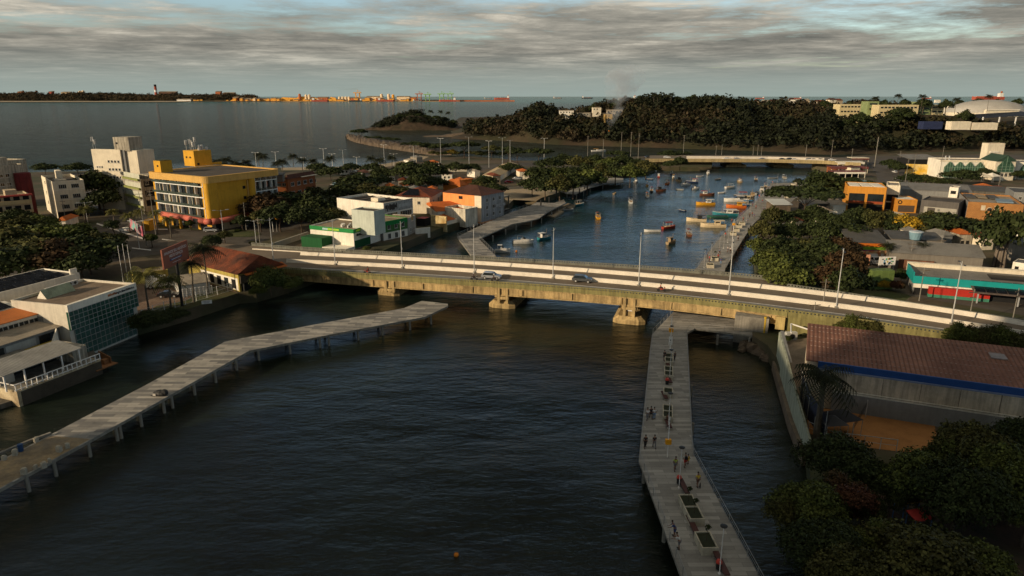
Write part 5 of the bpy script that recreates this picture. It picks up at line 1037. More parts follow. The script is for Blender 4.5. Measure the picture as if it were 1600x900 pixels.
for i, (u, v, m_, c_) in enumerate(((1412,815,mat('yellow_canopy', (.55,.28,.02), .7, .1, 1.), 'yellow'), (1430,843,mat('red_canopy', (.36,.035,.03), .7, .1, 1.), 'red'))):
    p = P(u, v, ZL); t2 = thing('playground_tower', 'small playground tower with a '+c_+' roof under the trees at lower right', 'play tower', p, .25); q = MB(); q.add([(-1.0,-.7,2.6),(1.0,-.7,2.6),(1.0,.7,2.95),(-1.0,.7,2.95),(-1.0,-.7,2.68),(1.0,-.7,2.68),(1.0,.7,3.03),(-1.0,.7,3.03)], [(0,3,2,1),(4,5,6,7),(0,1,5,4),(1,2,6,5),(2,3,7,6),(3,0,4,7)]); q.build('roof', m_, t2)
    for x in (-.9,.9):
        for y in (-.6,.6): q = MB(); q.tube((x,y,0), (x,y,2.7), .06); q.build('leg', mat('play_blue', (.05,.1,.2)), t2)
    q = MB(); q.box(-.9,.9,-.6,.6,1.1,1.2); q.build('platform', WOOD, t2)
# rocks under the east abutment
r = random.Random(8); RM = MB().ell((0,0,0), (1,1,.7), 8, 5); RM.v = [(x*(1+r.uniform(-.25,.25)), y*(1+r.uniform(-.25,.25)), z*(1+r.uniform(-.3,.3))) for x, y, z in RM.v]; RM = RM.mesh('boulder', ROCK)
for i, (u, v, s) in enumerate(((1165,541,1.5),(1178,546,1.9),(1190,552,1.6),(1201,549,2.2),(1172,536,1.2),(1196,560,1.2),(1207,560,1.5),(1184,538,1.7),(1215,575,.9),(1160,547,.8),(1221,607,.8))):
    tag(put('boulder', RM, None, P(u, v, .2), i*1.1, sc=s), 'brown shore boulder below the east end of the bridge', 'boulder', 'boulders below the east abutment')
# ---------------------------------------------------------------- teal-edged depot beside the ramp
TZ = 6.2; A0 = P(1431, 434, TZ); ux = P(1516, 441, TZ)-A0; ux.z = 0; ux.normalize()
t = thing('depot', 'long low depot with teal fascia and a red and green front panel beside the ramp', 'depot', (A0.x, A0.y, ZL), math.atan2(ux.y, ux.x)); h = TZ-ZL
TEAL = mat('teal_fascia', (.01,.27,.26), .5, .12, .6)
q = MB(); q.box(0, 58, 0, 9.2, -1, h-.9); q.build('wall', GREYW, t); q = MB(); q.prism([(-.3,.1),(58,.1),(58,9.2),(-.3,9.2)], h-.88, [h-.3,h-.3,h+.5,h+.5]); q.build('roof', CORR, t)
q = MB(); q.box(-.3, 24, -.15, .09, h-1.2, h+.45); q.box(-.5, -.3, 0, 9.2, h-1.2, h+1.2); q.build('fascia', TEAL, t); q = MB(); q.box(-.5, 58, 9.2, 10.0, h-.5, h+1.3); q.box(-.5, 58, 9.0, 10.2, h+1.31, h+1.5); q.build('rear_parapet', CREAM, t)
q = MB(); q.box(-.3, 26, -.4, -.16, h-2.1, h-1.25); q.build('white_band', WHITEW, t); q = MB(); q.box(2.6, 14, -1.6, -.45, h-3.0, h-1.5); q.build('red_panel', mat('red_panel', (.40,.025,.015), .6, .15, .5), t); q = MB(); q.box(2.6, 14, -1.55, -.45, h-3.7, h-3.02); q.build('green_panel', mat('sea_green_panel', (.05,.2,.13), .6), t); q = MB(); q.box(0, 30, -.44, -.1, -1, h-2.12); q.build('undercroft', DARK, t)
q = MB(); q.box(15, 46, 4.0, 7.5, h+.15, h+.5); q.build('roof_monitor', BLACK, t)
DEP = t
t = thing('solar_canopy', 'dark solar panel canopy on pale posts at the right border above the ramp', 'solar canopy', P(1522, 474, ZL), math.atan2(ux.y, ux.x)); zc = P(1522, 474, ZL); 
for i in range(12):
    for j in range(2): q = MB(); x = i*1.95; y0 = .2+j*3.3; q.add([(x,y0,2.6+j*.55),(x+1.8,y0,2.6+j*.55),(x+1.8,y0+2.6,3.15+j*.55),(x,y0+2.6,3.15+j*.55)], [(0,1,2,3),(3,2,1,0)]); q.build('solar_panel', SOLAR, t)
q = MB(); q.prism([(-.4,-.3),(24,-.3),(24,6.8),(-.4,6.8)], [2.3,2.3,3.4,3.4], [2.45,2.45,3.55,3.55]); q.build('deck', mat('canopy_brown', (.12,.09,.075), .8), t)
for x in (.5, 7.8, 15, 22.5): q = MB(); q.box(x-.12, x+.12, .2, .45, 0, 2.35); q.box(x-.12, x+.12, 6, 6.2, 0, 3.3); q.build('post', STEEL, t)
# yards
b = bld('boundary_wall', 'moss green blank container wall with faint stencilled lines beside the yard billboards', Bp=(1364,423), C=(1398.5,423), vb=452, d=2.4, wm=mat('moss_green_panel', (.13,.19,.05), .8, .3, .6, streak=.2), rm=None, par=0, cat='container')
def hoard(u0, v0, u1, vb, h, m_, lab, seed, cols):
    a_ = P(u0, vb, ZL); b_ = P(u1, vb, ZL); w = (b_-a_).length; t = thing('billboard', lab, 'billboard', a_, 0); z0 = 1.6; q = MB(); q.box(0, w, -.1, .1, z0, z0+h); q.build('panel', m_, t)
    for x in (.15, w-.15): q = MB(); q.box(x-.08, x+.08, .11, .27, 0, z0+h*.8); q.build('post', STEEL, t)
    r = random.Random(seed)
    for m2, n in cols:
        q = MB()
        for i in range(n): q.cbox((r.uniform(.6, w-.6), -.13, z0+r.uniform(.35, h-.35)), (r.uniform(.2,.5), .04, r.uniform(.2,.5)), 0)
        q.build('picture', m2, t)
hoard(1371, 418, 1396.5, 424, 2.2, WHITE, 'white billboard covered with small coloured pictures in the yard', 3, ((mat('pic_blue', (.08,.25,.4)), 6), (mat('pic_green', (.1,.35,.15)), 5), (mat('pic_yellow', (.6,.5,.1)), 3), (BLACK, 4)))
hoard(1331, 418, 1356.5, 424, 2.7, mat('peach_panel', (.70,.34,.2), .7, .2, .5), 'peach billboard with a faint pink figure half hidden by trees', 5, ((mat('pic_pink', (.5,.15,.1)), 4),))
b = bld('graffiti_wall', 'long yard wall painted with orange and white graffiti', Bp=(1320,393), C=(1393,392), h=3.4, d=.4, wm=mat('graffiti_wall', (.52,.40,.22), .9, .3, .9, col2=(.45,.10,.03)), rm=None, par=0, cat='wall')
b = bld('graffiti_wall', 'weathered stone yard wall continuing right of the graffiti', Bp=(1393.4,392), C=(1530,401), h=3.2, d=.4, wm=mat('weathered_stone', (.34,.26,.16), .95, .5, .5, .4, 2., col2=(.16,.11,.07)), rm=None, par=0, cat='wall')
b = bld('warehouse', 'low building with horizontal rainbow stripes behind the graffiti wall', Bp=(1329,378), C=(1387.5,380), h=5.2, d=10, wm=GREYW, rm=None, par=0, cat='warehouse'); shed_roof(b, b.h, b.h+1.5, .4, CORRD)
for k, c_ in enumerate(((.02,.14,.32), (.16,.03,.12), (.16,.30,.02), (.50,.13,.01))): fbox(b, 'R', .0, .96, b.h-3.7+k*.88, b.h-3.7+k*.88+.86, .06, 'stripe', mat('stripe_%s' % ('blue','purple','green','orange')[k], c_, .6, .15, 1.))
b = bld('warehouse', 'very long low warehouse with dark corrugated roof in the middle right', Bp=(1392,394), C=(1537,403), h=4.2, d=6, wm=wall('stone_grey', (.2,.18,.15)), rm=None, par=0, cat='warehouse'); shed_roof(b, b.h, b.h+1.9, .4, CORR)
b = bld('warehouse', 'narrow upper warehouse range with a raised grey ridge behind the long one', Bp=(1394,373), C=(1475,377), h=5.4, d=9, wm=wall('stone_grey'), rm=None, par=0, cat='warehouse'); shed_roof(b, b.h, b.h+.6, .3, CORRD)
t = thing('water_tank', 'round pale blue water tank standing on the upper warehouse roof', 'water tank', P(1430, 374, ZL+5.8)); q = MB(); q.lathe((0,0,0), [(1.3,0),(1.7,1.9),(1.75,2.0)], 14); q.build('tank', mat('tank_blue'), t); q = MB(); q.lathe((0,0,2.0), [(1.8,0),(1.7,.2),(.3,.45)], 14); q.build('lid', mat('tank_lid', (.4,.46,.5)), t)
b = bld('warehouse', 'low grey block with red-brown top strip at the right border behind the big tree', Bp=(1571,378), C=(1605,381), h=5.5, d=10, wm=wall('stone_grey'), rm=CORRD, par=.1, cat='warehouse')
b = bld('shed', 'small white gate hut by the big tree roots at the right border', Bp=(1583,409), C=(1604,412), h=3.4, d=5, wm=WHITEW, rm=CORR, par=.1, cat='shed'); fbox(b, 'R', .2, .5, 0, 2.4, .04, 'door', DARK)
b = bld('shed', 'small white house half hidden behind the giant tree', Bp=(1580,362), C=(1602,364), h=4.5, d=6, wm=WHITEW, rm=CORRD, par=.1, cat='house'); win(b, 'R', 2, 1, .1, .9, 1, 1, 1.2, 1.3, gl=DARK)
b = bld('canopy', 'rusty corrugated lean-to canopy against the yard wall', Bp=(1405,405), C=(1460,409), h=2.6, d=3.5, wm=mat('rust_fence', (.20,.09,.05), .9, .35, .6, streak=.4), rm=CORRD, par=.05, cat='canopy')
# orange restaurants
ORG = wall('orange_facade', (.58,.25,.035), streak=.1)
b = bld('commercial_building', 'orange two-storey commercial building with two wide dark windows and white roof', Bp=(1325,290.5), C=(1386,293), vb=329, d=15, wm=ORG, rm=FIBRO, par=.5, cat='commercial building')
for k in range(2): fbox(b, 'R', .06+k*.48, .47+k*.48, b.h*.42, b.h*.72, .05, 'window_band', GLASS); fbox(b, 'R', .06+k*.48, .47+k*.48, b.h*.33, b.h*.42, .08, 'red_sill', mat('red_brown_paint', (.30,.06,.02))); fbox(b, 'R', .06+k*.48, .47+k*.48, .1, b.h*.32, .05, 'shop_front', DARK)
for i in range(3): q = MB(); q.cbox((b.w*(.2+i*.3), b.d*.5, b.h-.2), (b.w*.26, b.d*.8, .35), .05*i); q.build('white_roof_sheet', WHITEW, b.root)
b = bld('commercial_building', 'pale extension block with dark openings right of the orange building', Bp=(1387,289), C=(1407,290), vb=327, d=13, wm=CREAM, rm=FIBRO, par=.4, cat='commercial building'); fbox(b, 'R', .05, .95, b.h*.35, b.h*.62, .05, 'window_band', DARK); fbox(b, 'R', .05, .95, .1, b.h*.3, .05, 'shop_front', DARK)
b = bld('commercial_building', 'small orange shop with a dark round emblem and brown shutter', Bp=(1402,311), C=(1434,312), vb=332, d=10, wm=ORG, rm=WHITEW, par=.3, cat='shop'); fbox(b, 'R', .1, .9, .3, b.h*.55, .05, 'shutter', mat('brown_shutter', (.1,.07,.05), .8, .1, 1., .5, pat='wave', p=(4,.5,'Z',.7)))
q = MB(); q.lathe((0,0,0), [(.75,0),(.75,.08)], 14); q.v = [(x, -z, y) for x, y, z in q.v]; q.build('round_emblem', BLACK, b.root, loc=(b.w*.16, -.02, b.h*.78)); q = MB(); q.lathe((0,0,0), [(.4,0),(.4,.05)], 12); q.v = [(x, -z, y) for x, y, z in q.v]; q.build('emblem_core', ORG, b.root, loc=(b.w*.16, -.11, b.h*.78))
b = bld('commercial_building', 'dark grey building with a chequered stone facade and tall door', Bp=(1440,312), C=(1499,317), vb=341, d=13, wm=wall('dark_grey_render', (.11,.10,.09)), rm=ROOFFLAT, par=.4, cat='commercial building')
fbox(b, 'R', .1, .97, -.3, b.h*.66, .12, 'chequer_cladding', mat('pale_cladding', (.33,.31,.26), .8, .2, .5)); r = random.Random(2)
for k in range(9): q = MB(); x = .47+.11*(k % 4)+(.05 if (k//4) % 2 else 0); z = b.h*(.08+.2*(k//4)); fbox(b, 'R', x, x+.06, z, z+b.h*.1, .16, 'grey_square', mat('grey_cladding', (.13,.125,.11)))
fbox(b, 'R', .2, .4, .0, b.h*.62, .2, 'tall_door', mat('bronze_door', (.07,.06,.05)))
b = bld('warehouse', 'long grey barrel-roofed hall behind the chequered building', Bp=(1411,296), C=(1518,301), h=6.5, d=11, wm=GREYW, rm=None, par=0, cat='hall'); shed_roof(b, b.h, b.h+1.6, .3, CORR)
b = bld('tower', 'small white lift tower between the chequered and brick buildings', Bp=(1484,292), C=(1498,293), h=9, d=5, wm=WHITEW, rm=CORRD, par=.2, cat='tower'); fbox(b, 'R', .2, .8, b.h-2.6, b.h-1.4, .05, 'window', DARK)
BR = mat('tan_brick', (.38,.18,.06), .9, .2, .4, .2, pat='brick', p=(.5,.22,.02,(.40,.19,.06),(.33,.15,.05),(PI/2,0,0)))
b = bld('commercial_building', 'tan brick building with an arched wall logo and white roof sheets', A=(1499,301), Bp=(1513,315), C=(1597,317.5), vb=345, wm=BR, rm=FIBRO, par=.6, cat='commercial building')
fbox(b, 'L', 0, 1.0, -1, b.h-.01, .05, 'grey_side', GREYW)
cxl = b.w*.41; q = MB()
for k in range(13): a_ = PI*k/12; q.tube((cxl+.95*math.cos(a_), -.12, b.h*.62+.95*math.sin(a_)), (cxl+.95*math.cos(a_+.27), -.12, b.h*.62+.95*math.sin(a_+.27)), .12, n=4)
q.box(cxl-2.6, cxl-1.3, -.12, -.04, b.h*.6, b.h*.85); q.box(cxl+1.3, cxl+2.6, -.12, -.04, b.h*.6, b.h*.85); q.build('wall_logo', mat('logo_pale', (.5,.42,.3)), b.root); q = MB(); q.box(cxl-.6, cxl+.6, -.1, -.03, b.h*.58, b.h*.75); q.build('logo_core', BLACK, b.root)
text_mesh('lettering', 'Clínica', 1.2, mat('logo_red', (.45,.08,.05)), b.root, (cxl+.6, -.06, b.h*.3), 0, .02, .02)
fbox(b, 'R', .64, .7, 0, b.h*.32, .05, 'door', DARK)
for i in range(3): q = MB(); q.cbox((b.w*(.15+.22*i), b.d*.72, b.h-.1), (b.w*.18, b.d*.4, .25)); q.build('roof_sheet', ROOFTAN if i % 2 else CORRD, b.root)
q = MB(); q.cbox((b.w*.72, b.d*.3, b.h), (b.w*.3, b.d*.35, .3), -.08); q.build('blue_sheet', mat('blue_sheet', (.18,.24,.28), .6), b.root)
b = bld('warehouse', 'row of dark low roofs between the brick building and the arcade', Bp=(1500,297), C=(1572,301), h=4.5, d=10, wm=CONCD, rm=None, par=0, cat='warehouse'); shed_roof(b, b.h, b.h+1.2, .3, CORRD)
b = bld('commercial_building', 'grey side block with small windows at the right border behind the brick building', A=(1572,292), Bp=(1585,300), C=(1612,297), vb=335, wm=GREYW, rm=CORRD, par=.3, cat='commercial building'); win(b, 'R', 2, 2, .1, .9, 2, 5.5, 1.1, 1.3, gl=DARK)
# arcade with green glass gables
b = bld('shopping_arcade', 'white arcade with a row of five green glass gables', Bp=(1471,250), C=(1556,251), vb=278, d=16, wm=WHITEW, rm=FIBRO, par=.5, cat='arcade')
def gable_glass(b, x0, x1, z0, ze, zp, out, parent):
    L = b.w; a_, c_ = x0*L, x1*L; m = (a_+c_)/2; q = MB(); q.add([(a_,-out,z0),(c_,-out,z0),(c_,-out,ze),(m,-out,zp),(a_,-out,ze),(a_,.5,z0),(c_,.5,z0),(c_,.5,ze),(m,3,zp),(a_,.5,ze)], [(0,1,2,3,4),(0,4,9,5),(1,6,7,2),(4,3,8,9),(3,2,7,8)])
    g = q.build('glass_gable', mat('arcade_green_glass', (.04,.095,.06), .3, .5, .5), parent); q = MB(); n = 4
    for i in range(n+1): x = a_+(c_-a_)*i/n; zt = ze+(zp-ze)*(1-abs(x-m)/(m-a_)); q.box(x-.07, x+.07, -out-.08, -out+.01, z0, zt)
    for z in (z0+.05, z0+(ze-z0)*.5, ze): q.box(a_, c_, -out-.09, -out+.01, z-.06, z+.06)
    q.build('glazing_bars', mat('green_bars', (.22,.32,.24)), g)
for k in range(5): gable_glass(b, .07+k*.186, .07+k*.186+.18, .6, b.h*.62, b.h*.92, 1.2, b.root)
fbox(b, 'R', -.02, 1.02, b.h-.9, b.h+.1, .3, 'beige_cornice', CREAM)
for k in range(2): q = MB(); q.tube((b.w*(.12+.07*k), 3, b.h), (b.w*(.12+.07*k), 3, b.h+2), .35, n=8); q.build('vent_pipe', STEEL, b.root)
b = bld('shopping_arcade', 'large green gabled glass entrance pavilion at the right of the arcade', Bp=(1557,252), C=(1588,252), vb=282, d=12, wm=CREAM, rm=None, par=0, cat='arcade'); gable_glass(b, .1, .9, b.h*.45, b.h*.72, b.h*1.25, .6, b.root); win(b, 'R', 4, 1, .08, .92, b.h*.2, b.h*.2, 1.5, 1.8, gl=DARK); hip(b, 3.2, .5, mat('green_roof', (.03,.06,.04), .7, .2, .5), gable=True, axis='y')
b = bld('shopping_arcade', 'pale right end of the arcade with another green window', Bp=(1588.5,253), C=(1640,254), vb=280, d=14, wm=WHITEW, rm=CORR, par=.3, cat='arcade'); gable_glass(b, .15, .35, .6, b.h*.6, b.h*.9, .5, b.root)
b = bld('tower', 'square cream service tower behind the green-gabled arcade', A=(1541,223), Bp=(1545,224), C=(1571,224), vb=262, wm=CREAM, rm=ROOFTAN, par=.2, cat='tower'); fbox(b, 'R', .15, .65, b.h*.62, b.h*.68, .6, 'ledge', WHITEW)
b = bld('market_hall', 'open shed with an arched striped grey roof left of the arcade', Bp=(1422,249), C=(1468,249), h=6.2, d=14, wm=DARK, rm=None, par=0, cat='shed'); shed_roof(b, b.h, b.h+1.8, .5, CORR)
b = bld('boundary_wall', 'yellow painted mural wall in two panels left of the arcade', Bp=(1416,256), C=(1459,257.5), vb=272, d=.6, wm=mat('yellow_mural', (.62,.46,.18), .8, .35, .35, col2=(.55,.32,.03)), rm=None, par=0, cat='wall')
gazebo(1534, 285, 7, 'left pale tensile tent beside the arcade entrance', CREAM, 3, .1); gazebo(1548, 284, 6, 'right pale tensile tent beside the arcade entrance', WHITEW, 3, .3)
# market terraces by the far bridge
RM_ = mat('dusty_red_awning', (.16,.05,.045), .8, .3, .5)
for i, (u0, u1, v, m_, lab) in enumerate(((1300,1352,273,WHITEW,'front market terrace with a white-panelled balustrade and red awning'),(1298,1356,266,RM_,'middle market terrace with a dusty red awning roof'),(1308,1350,258.5,WHITEW,'rear market terrace with a pale flat awning'),(1330,1357,252,CREAM,'raised pale canopy above the market terraces'))):
    t = thing('market_stall', lab, 'market stall', P(u0, v+5, ZL)); w = (P(u1, v+5, ZL)-P(u0, v+5, ZL)).length; q = MB(); q.box(0, w, 0, 7, 3.2+i*.25, 3.45+i*.25); q.build('awning', m_ if i != 0 else RM_, t); q = MB(); q.box(0, w, -.1, .1, 2.2+i*.25, 3.15+i*.25); q.build('balustrade', WHITEW if i in (0, 2) else RM_, t)
    for k in range(6): q = MB(); x = .3+k*(w-.6)/5; q.box(x-.12, x+.12, .2, .44, 0, 3.2+i*.25); q.build('post', CREAM, t)
    q = MB(); q.box(.5, w-.5, 5, 6.8, 0, 3.1); q.build('back_wall', TERRA if i % 2 else DARK, t)
b = bld('swimming_pool_wall', 'low wall with a turquoise painted strip in front of the market terraces', Bp=(1306,281), C=(1360,282.5), h=1.6, d=3, wm=mat('pool_blue', (.06,.24,.34), .5, .3, .3, col2=(.2,.3,.3)), rm=DARK, par=.1, cat='wall')
b = bld('shed', 'small brown-roofed hut behind the orange building', Bp=(1308,290), C=(1325,291), h=3.2, d=6, wm=CREAM, rm=None, par=0, cat='shed'); hip(b, 1, .3, TILED)
for i, (u, v, w) in enumerate(((1240,318,14),(1262,322,16),(1276,318,20),(1302,320,20))):
    b = bld('shed', ('grey boarded kiosk with a leaning pale awning at the plaza edge', 'pale tin-roofed open pavilion under the spreading tree', 'long low pale canopy roof behind the spreading tree', 'grey pleated tent roof beside the orange building')[i], Bp=(u-30 if i == 0 else u, v+(0 if i else 2)), C=(u-30+26 if i == 0 else u+w, v+(0 if i else 2)), h=3.6, d=8, wm=(WOOD, DARK, CORRD, WHITEW)[i], rm=None, par=0, cat='pavilion'); shed_roof(b, b.h, b.h+.9, .6, (mat('pale_awning', (.5,.52,.5), .7, .1, 1.), CORR, FIBRO, FIBRO)[i])
# ---------------------------------------------------------------- hilltop school, dome and houses
SCH = wall('school_cream', (.58,.48,.27), var=.08, streak=.1); SG = wall('school_green', (.22,.27,.12), streak=.1)
zs = 20.
def ybld(nm, lab, u0, u1, y, zb, zt, d, wm, cat):
    zc = y*math.cos(PITCH)+(CAMH-zt)*math.sin(PITCH); x0 = (u0-800)*zc/F; x1 = (u1-800)*zc/F
    return bld(nm, lab, Bp=PX(x0, y, zt), C=PX(x1, y, zt), h=zt-zb, z0=zb, d=d, wm=wm, rm=FIBRO, par=.3, cat=cat)
def schoolbit(lab, u0, u1, vt, d, wm, cols, rows, zb=zs, vref=196., root=None):
    y = P(800, vref, zb).y; ztop = CAMH-y*math.tan(PITCH+math.atan((vt-450)/F)); b = ybld('school_building', lab, u0, u1, y, zb, ztop, d, wm, 'school'); L = b.w
    if cols:
        for j in range(rows): win(b, 'R', cols, 1, .03, .97, b.h-3.0-j*4.3, b.h-3.0-j*4.3, L/cols*.72, 1.6, gl=GLASS, mull=2, simple=True, sill=False)
    return b
schoolbit('long cream school wing with ribbon windows at the left end on the hill', 1313, 1357, 163, 14, SCH, 8, 2, vref=193)
schoolbit('olive green school stair block between the left and middle wings', 1357.3, 1374, 158.5, 13, SG, 1, 2, vref=195)
schoolbit('main cream school wing in the middle of the hilltop complex', 1374.3, 1436, 164, 13, SCH, 10, 3, vref=196)
schoolbit('taller olive green school block near the right wing', 1431, 1456, 159, 9, SG, 2, 3, vref=190)
schoolbit('right-hand cream school wing with a plain end wall', 1456.3, 1476, 164, 16, SCH, 2, 3, vref=190)
for i, (u0, u1, vt, vr, lab, m_) in enumerate(((1444,1474,190,199,'dark blue low annex in front of the school',mat('navy_wall',(.02,.03,.08))),(1488,1518,190,200,'long cream hut right of the school',CREAM),(1520,1560,192,200,'cream garden wall building below the solar roof',CREAM),(1476,1492,168,176,'small white house behind the school',WHITEW),(1484,1500,161,168,'white house in the trees left of the dome',WHITEW),(1462,1470,156,160,'tiny white house on the skyline right of the school',WHITEW))):
    zb = 20 if i < 3 else 24; y = P(800, vr, zb).y; zt = CAMH-y*math.tan(PITCH+math.atan((vt-450)/F)); ybld('house', lab, u0, u1, y, zb, max(zb+3, zt), 8, m_, 'house')
t = thing('domed_arena', 'large low white domed arena on the hill at the right border', 'arena', P(1570, 181, 24)); c0 = Vector(t.location); q = MB(); RX, RY, RZ = 44, 30, 15; n = 28; m = 7; vs = []
for j in range(m+1):
    a_ = j/m*PI/2
    for i in range(n): th = 2*PI*i/n; vs.append((RX*math.cos(a_)*math.cos(th), RY+RY*math.cos(a_)*math.sin(th), RZ*math.sin(a_)+2))
q.add(vs, [(j*n+i, j*n+(i+1) % n, (j+1)*n+(i+1) % n, (j+1)*n+i) for j in range(m) for i in range(n)]); q.build('dome', mat('dome_white', (.42,.40,.36), .6, .15, .1, streak=.2), t, smooth=True); q = MB(); q.lathe((0, RY, 0), [(44,-4),(44,3)], 28); q.v = [(x, RY+(y-RY)*.68, z) for x, y, z in q.v]; q.build('drum', CREAM, t)
q = MB(); q.box(-22, 14, -1.5, 3, -2, 6); q.build('entrance_block', CREAM, t); q = MB(); q.box(-22, 14, -2.4, 1, 6.01, 7.0); q.build('entrance_canopy', WHITEW, t)
t = thing('solar_roof', 'sloping hall roof covered with solar panels in front of the dome', 'solar roof', P(1526, 190, 21)); q = MB(); q.prism([(0,0),(50,-6),(50,10),(0,12)], [3,6,9,6], [3.4,6.4,9.4,6.4]); q.build('roof', SOLAR, t)
for x in (4, 20, 36, 48): q = MB(); q.box(x-.4, x+.4, -3, -2, -4, 4.5); q.build('post', WHITE, t)
r = random.Random(12)
for i in range(11):
    u = 1178+i*13+r.uniform(-4, 4); v = 158.5+r.uniform(-1, 2.5); y = 800+r.uniform(-25, 40); z = CAMH-y*math.tan(PITCH+math.atan((v+3-450)/F)); p = P(u, v+3, z); w = r.uniform(5, 10)
    t = thing('house', 'small pale house on the skyline between the woods and the school', 'house', p, r.uniform(-.3, .3), 'houses on the skyline'); q = MB(); hgt = r.uniform(3, 4.4); q.box(0, w, 0, 8, -8, hgt); q.build('wall', r.choice([CREAM, WHITEW, BEIGE, OLD]), t); q = MB(); q.add([(-.5,-.5,hgt),(w+.5,-.5,hgt),(w+.5,8.5,hgt),(-.5,8.5,hgt),(1,4,hgt+1.8),(w-1,4,hgt+1.8)], [(0,1,5,4),(2,3,4,5),(3,0,4),(1,2,5),(3,2,1,0)]); q.build('roof', r.choice([TILE, FIBRO, TILED]), t)
for i, (u, v, w, h_, m_, lab) in enumerate(((902,181,22,5,OLD,'low old house on the left shoulder of the headland'),(926,176,14,7,CREAM,'cream two-storey house on the headland shoulder'),(948,178,26,6,wall('hazy_tan',(.36,.30,.22)),'long tan house wrapped in smoke on the headland'),(874,176,24,4,WHITEW,'low white house at the left of the headland village'),(944,190,13,9,wall('ochre_ruin',(.42,.28,.1)),'ochre block house beside the burning scrub'),(890,183,16,4,WHITEW,'small white house below the headland village'),(914,186,20,4,OLD,'grey flat-roofed house above the beach slope'))):
    y0 = P(800, 229, 0).y+85-(i == 4)*30; z = CAMH-y0*math.tan(PITCH+math.atan((v+3-450)/F)); p = P(u, v+3, z); t = thing('house', lab, 'house', p, 0); q = MB(); wd = w*.62; q.box(0, wd, 0, 8, -6, h_); q.build('wall', m_, t); q = MB(); q.box(-.3, wd+.3, -.3, 8.3, h_, h_+.3); q.build('roof', ROOFTAN, t); fbx = MB().box(0,1.2,-.06,.0,0,1.2).mesh('window', DARK)
    for k in range(int(wd//3)): put('window', fbx, t, (1+k*3, 0, h_-2.3))
# ---------------------------------------------------------------- trees
CR = {}
def crown_mesh(kind, seed, n, size, m_):
    k = (kind, seed, n, m_.name)
    if k in CR: return CR[k]
    r = np.random.default_rng(seed*7+1); nl = {'round': 11, 'dome': 14, 'flat': 13, 'bush': 8}[kind]; cs = []; rs = []
    for i in range(nl):
        a = 2*PI*i*.381966+r.uniform(-.3, .3); q = math.sqrt((i+.5)/nl)
        if kind == 'flat': c = (q*.82*math.cos(a), q*.82*math.sin(a), .12*(1-q*q)+r.uniform(-.05,.05)); rr = (r.uniform(.26,.38),)*2+(r.uniform(.10,.17),)
        elif kind == 'dome': c = (q*.66*math.cos(a), q*.66*math.sin(a), .34*(1-q*q)-.05+r.uniform(-.1,.1)); rr = (r.uniform(.28,.42),)*2+(r.uniform(.26,.36),)
        elif kind == 'bush': c = (q*.6*math.cos(a), q*.6*math.sin(a), .2*(1-q*q)+r.uniform(-.1,.1)); rr = (r.uniform(.3,.45),)*2+(r.uniform(.3,.45),)
        else: c = (q*.58*math.cos(a), q*.58*math.sin(a), r.uniform(-.35,.45)*(1-.4*q)); rr = (r.uniform(.30,.44),)*2+(r.uniform(.28,.42),)
        cs.append(c); rs.append(rr)
    cs = np.array(cs); rs = np.array(rs); i = r.integers(0, nl, n); d = r.normal(size=(n, 3)); d /= np.linalg.norm(d, axis=1)[:, None]; d[:, 2] = np.where(d[:, 2] < -.35, -d[:, 2], d[:, 2])
    lump = 1+.16*np.sin(d[:, 0]*7+i*2.1)*np.sin(d[:, 1]*8+i)+.08*np.sin(d[:, 2]*19+i)
    C = cs[i]+d*rs[i]*(r.uniform(.62, 1.05, n)*lump)[:, None]; Nn = d+r.normal(size=(n, 3))*.55; Nn /= np.linalg.norm(Nn, axis=1)[:, None]
    CR[k] = quads_obj('crown', C, Nn, size*r.uniform(.6, 1.35, n), m_, seed=seed); return CR[k]
TR = {}
def trunk_mesh(kind, seed, H, Rr, th):
    r = random.Random(seed); q = MB(); zf = H*(.42 if kind != 'flat' else .5); q.path([(0,0,-.6), (0,0,0), (r.uniform(-.2,.2), r.uniform(-.2,.2), zf*.5), (r.uniform(-.3,.3), r.uniform(-.3,.3), zf)], [th*1.5, th*1.15, th*.9, th*.8], 8); p = Vector(q.v[-1])
    for i in range(6):
        a = 2*PI*i/6+r.uniform(-.4,.4); d = Rr*r.uniform(.4,.7); z2 = H*(r.uniform(.62,.85) if kind != 'flat' else .8); m = Vector((math.cos(a)*d*.45, math.sin(a)*d*.45, zf+(z2-zf)*.6)); e = Vector((math.cos(a)*d, math.sin(a)*d, z2)); q.path([(0,0,zf*.92), m, e], [th*.55, th*.36, th*.12], 5)
    return q.mesh('trunk', BARK)
def tree(x, y, Rr, H, kind='dome', leaf=0, lod=1, lab='', group=None, z0=None, name='tree', cat='tree', seed=None, hr=None):
    z0 = ZL if z0 is None else z0; seed = random.randrange(5) if seed is None else seed; t = thing(name, lab, cat, (x, y, z0), random.random()*6.28, group)
    n, s = ((17000, .044), (3000, .10), (900, .17))[lod]; ch = (hr or {'dome': .62, 'round': .55, 'flat': .75, 'bush': .8}[kind])
    if kind == 'bush': zc, sz = H*.42, H*.55/.75
    elif kind == 'flat': zc, sz = H*.84, H*.85
    elif kind == 'round': zc, sz = H*.60, H*.42
    else: zc, sz = H*.56, H*.68
    if kind == 'dome' and lod: Rr *= 1.12
    put('crown', crown_mesh(kind, seed, n, s, LEAF[leaf]), t, (0,0,zc), 0, sc=(Rr, Rr, sz))
    put('trunk', trunk_mesh(kind, seed, H, Rr, .035*H*(.8 if kind != 'bush' else .3)), t); return t
def T(uc, vc, Rr, H, kind='dome', leaf=0, lod=1, lab='', group=None, z0=ZL, **k):
    p = P(uc, vc, z0+H*(.62 if kind != 'flat' else .86)); return tree(p.x, p.y, Rr, H, kind, leaf, lod, lab, group, z0, **k)
random.seed(11)
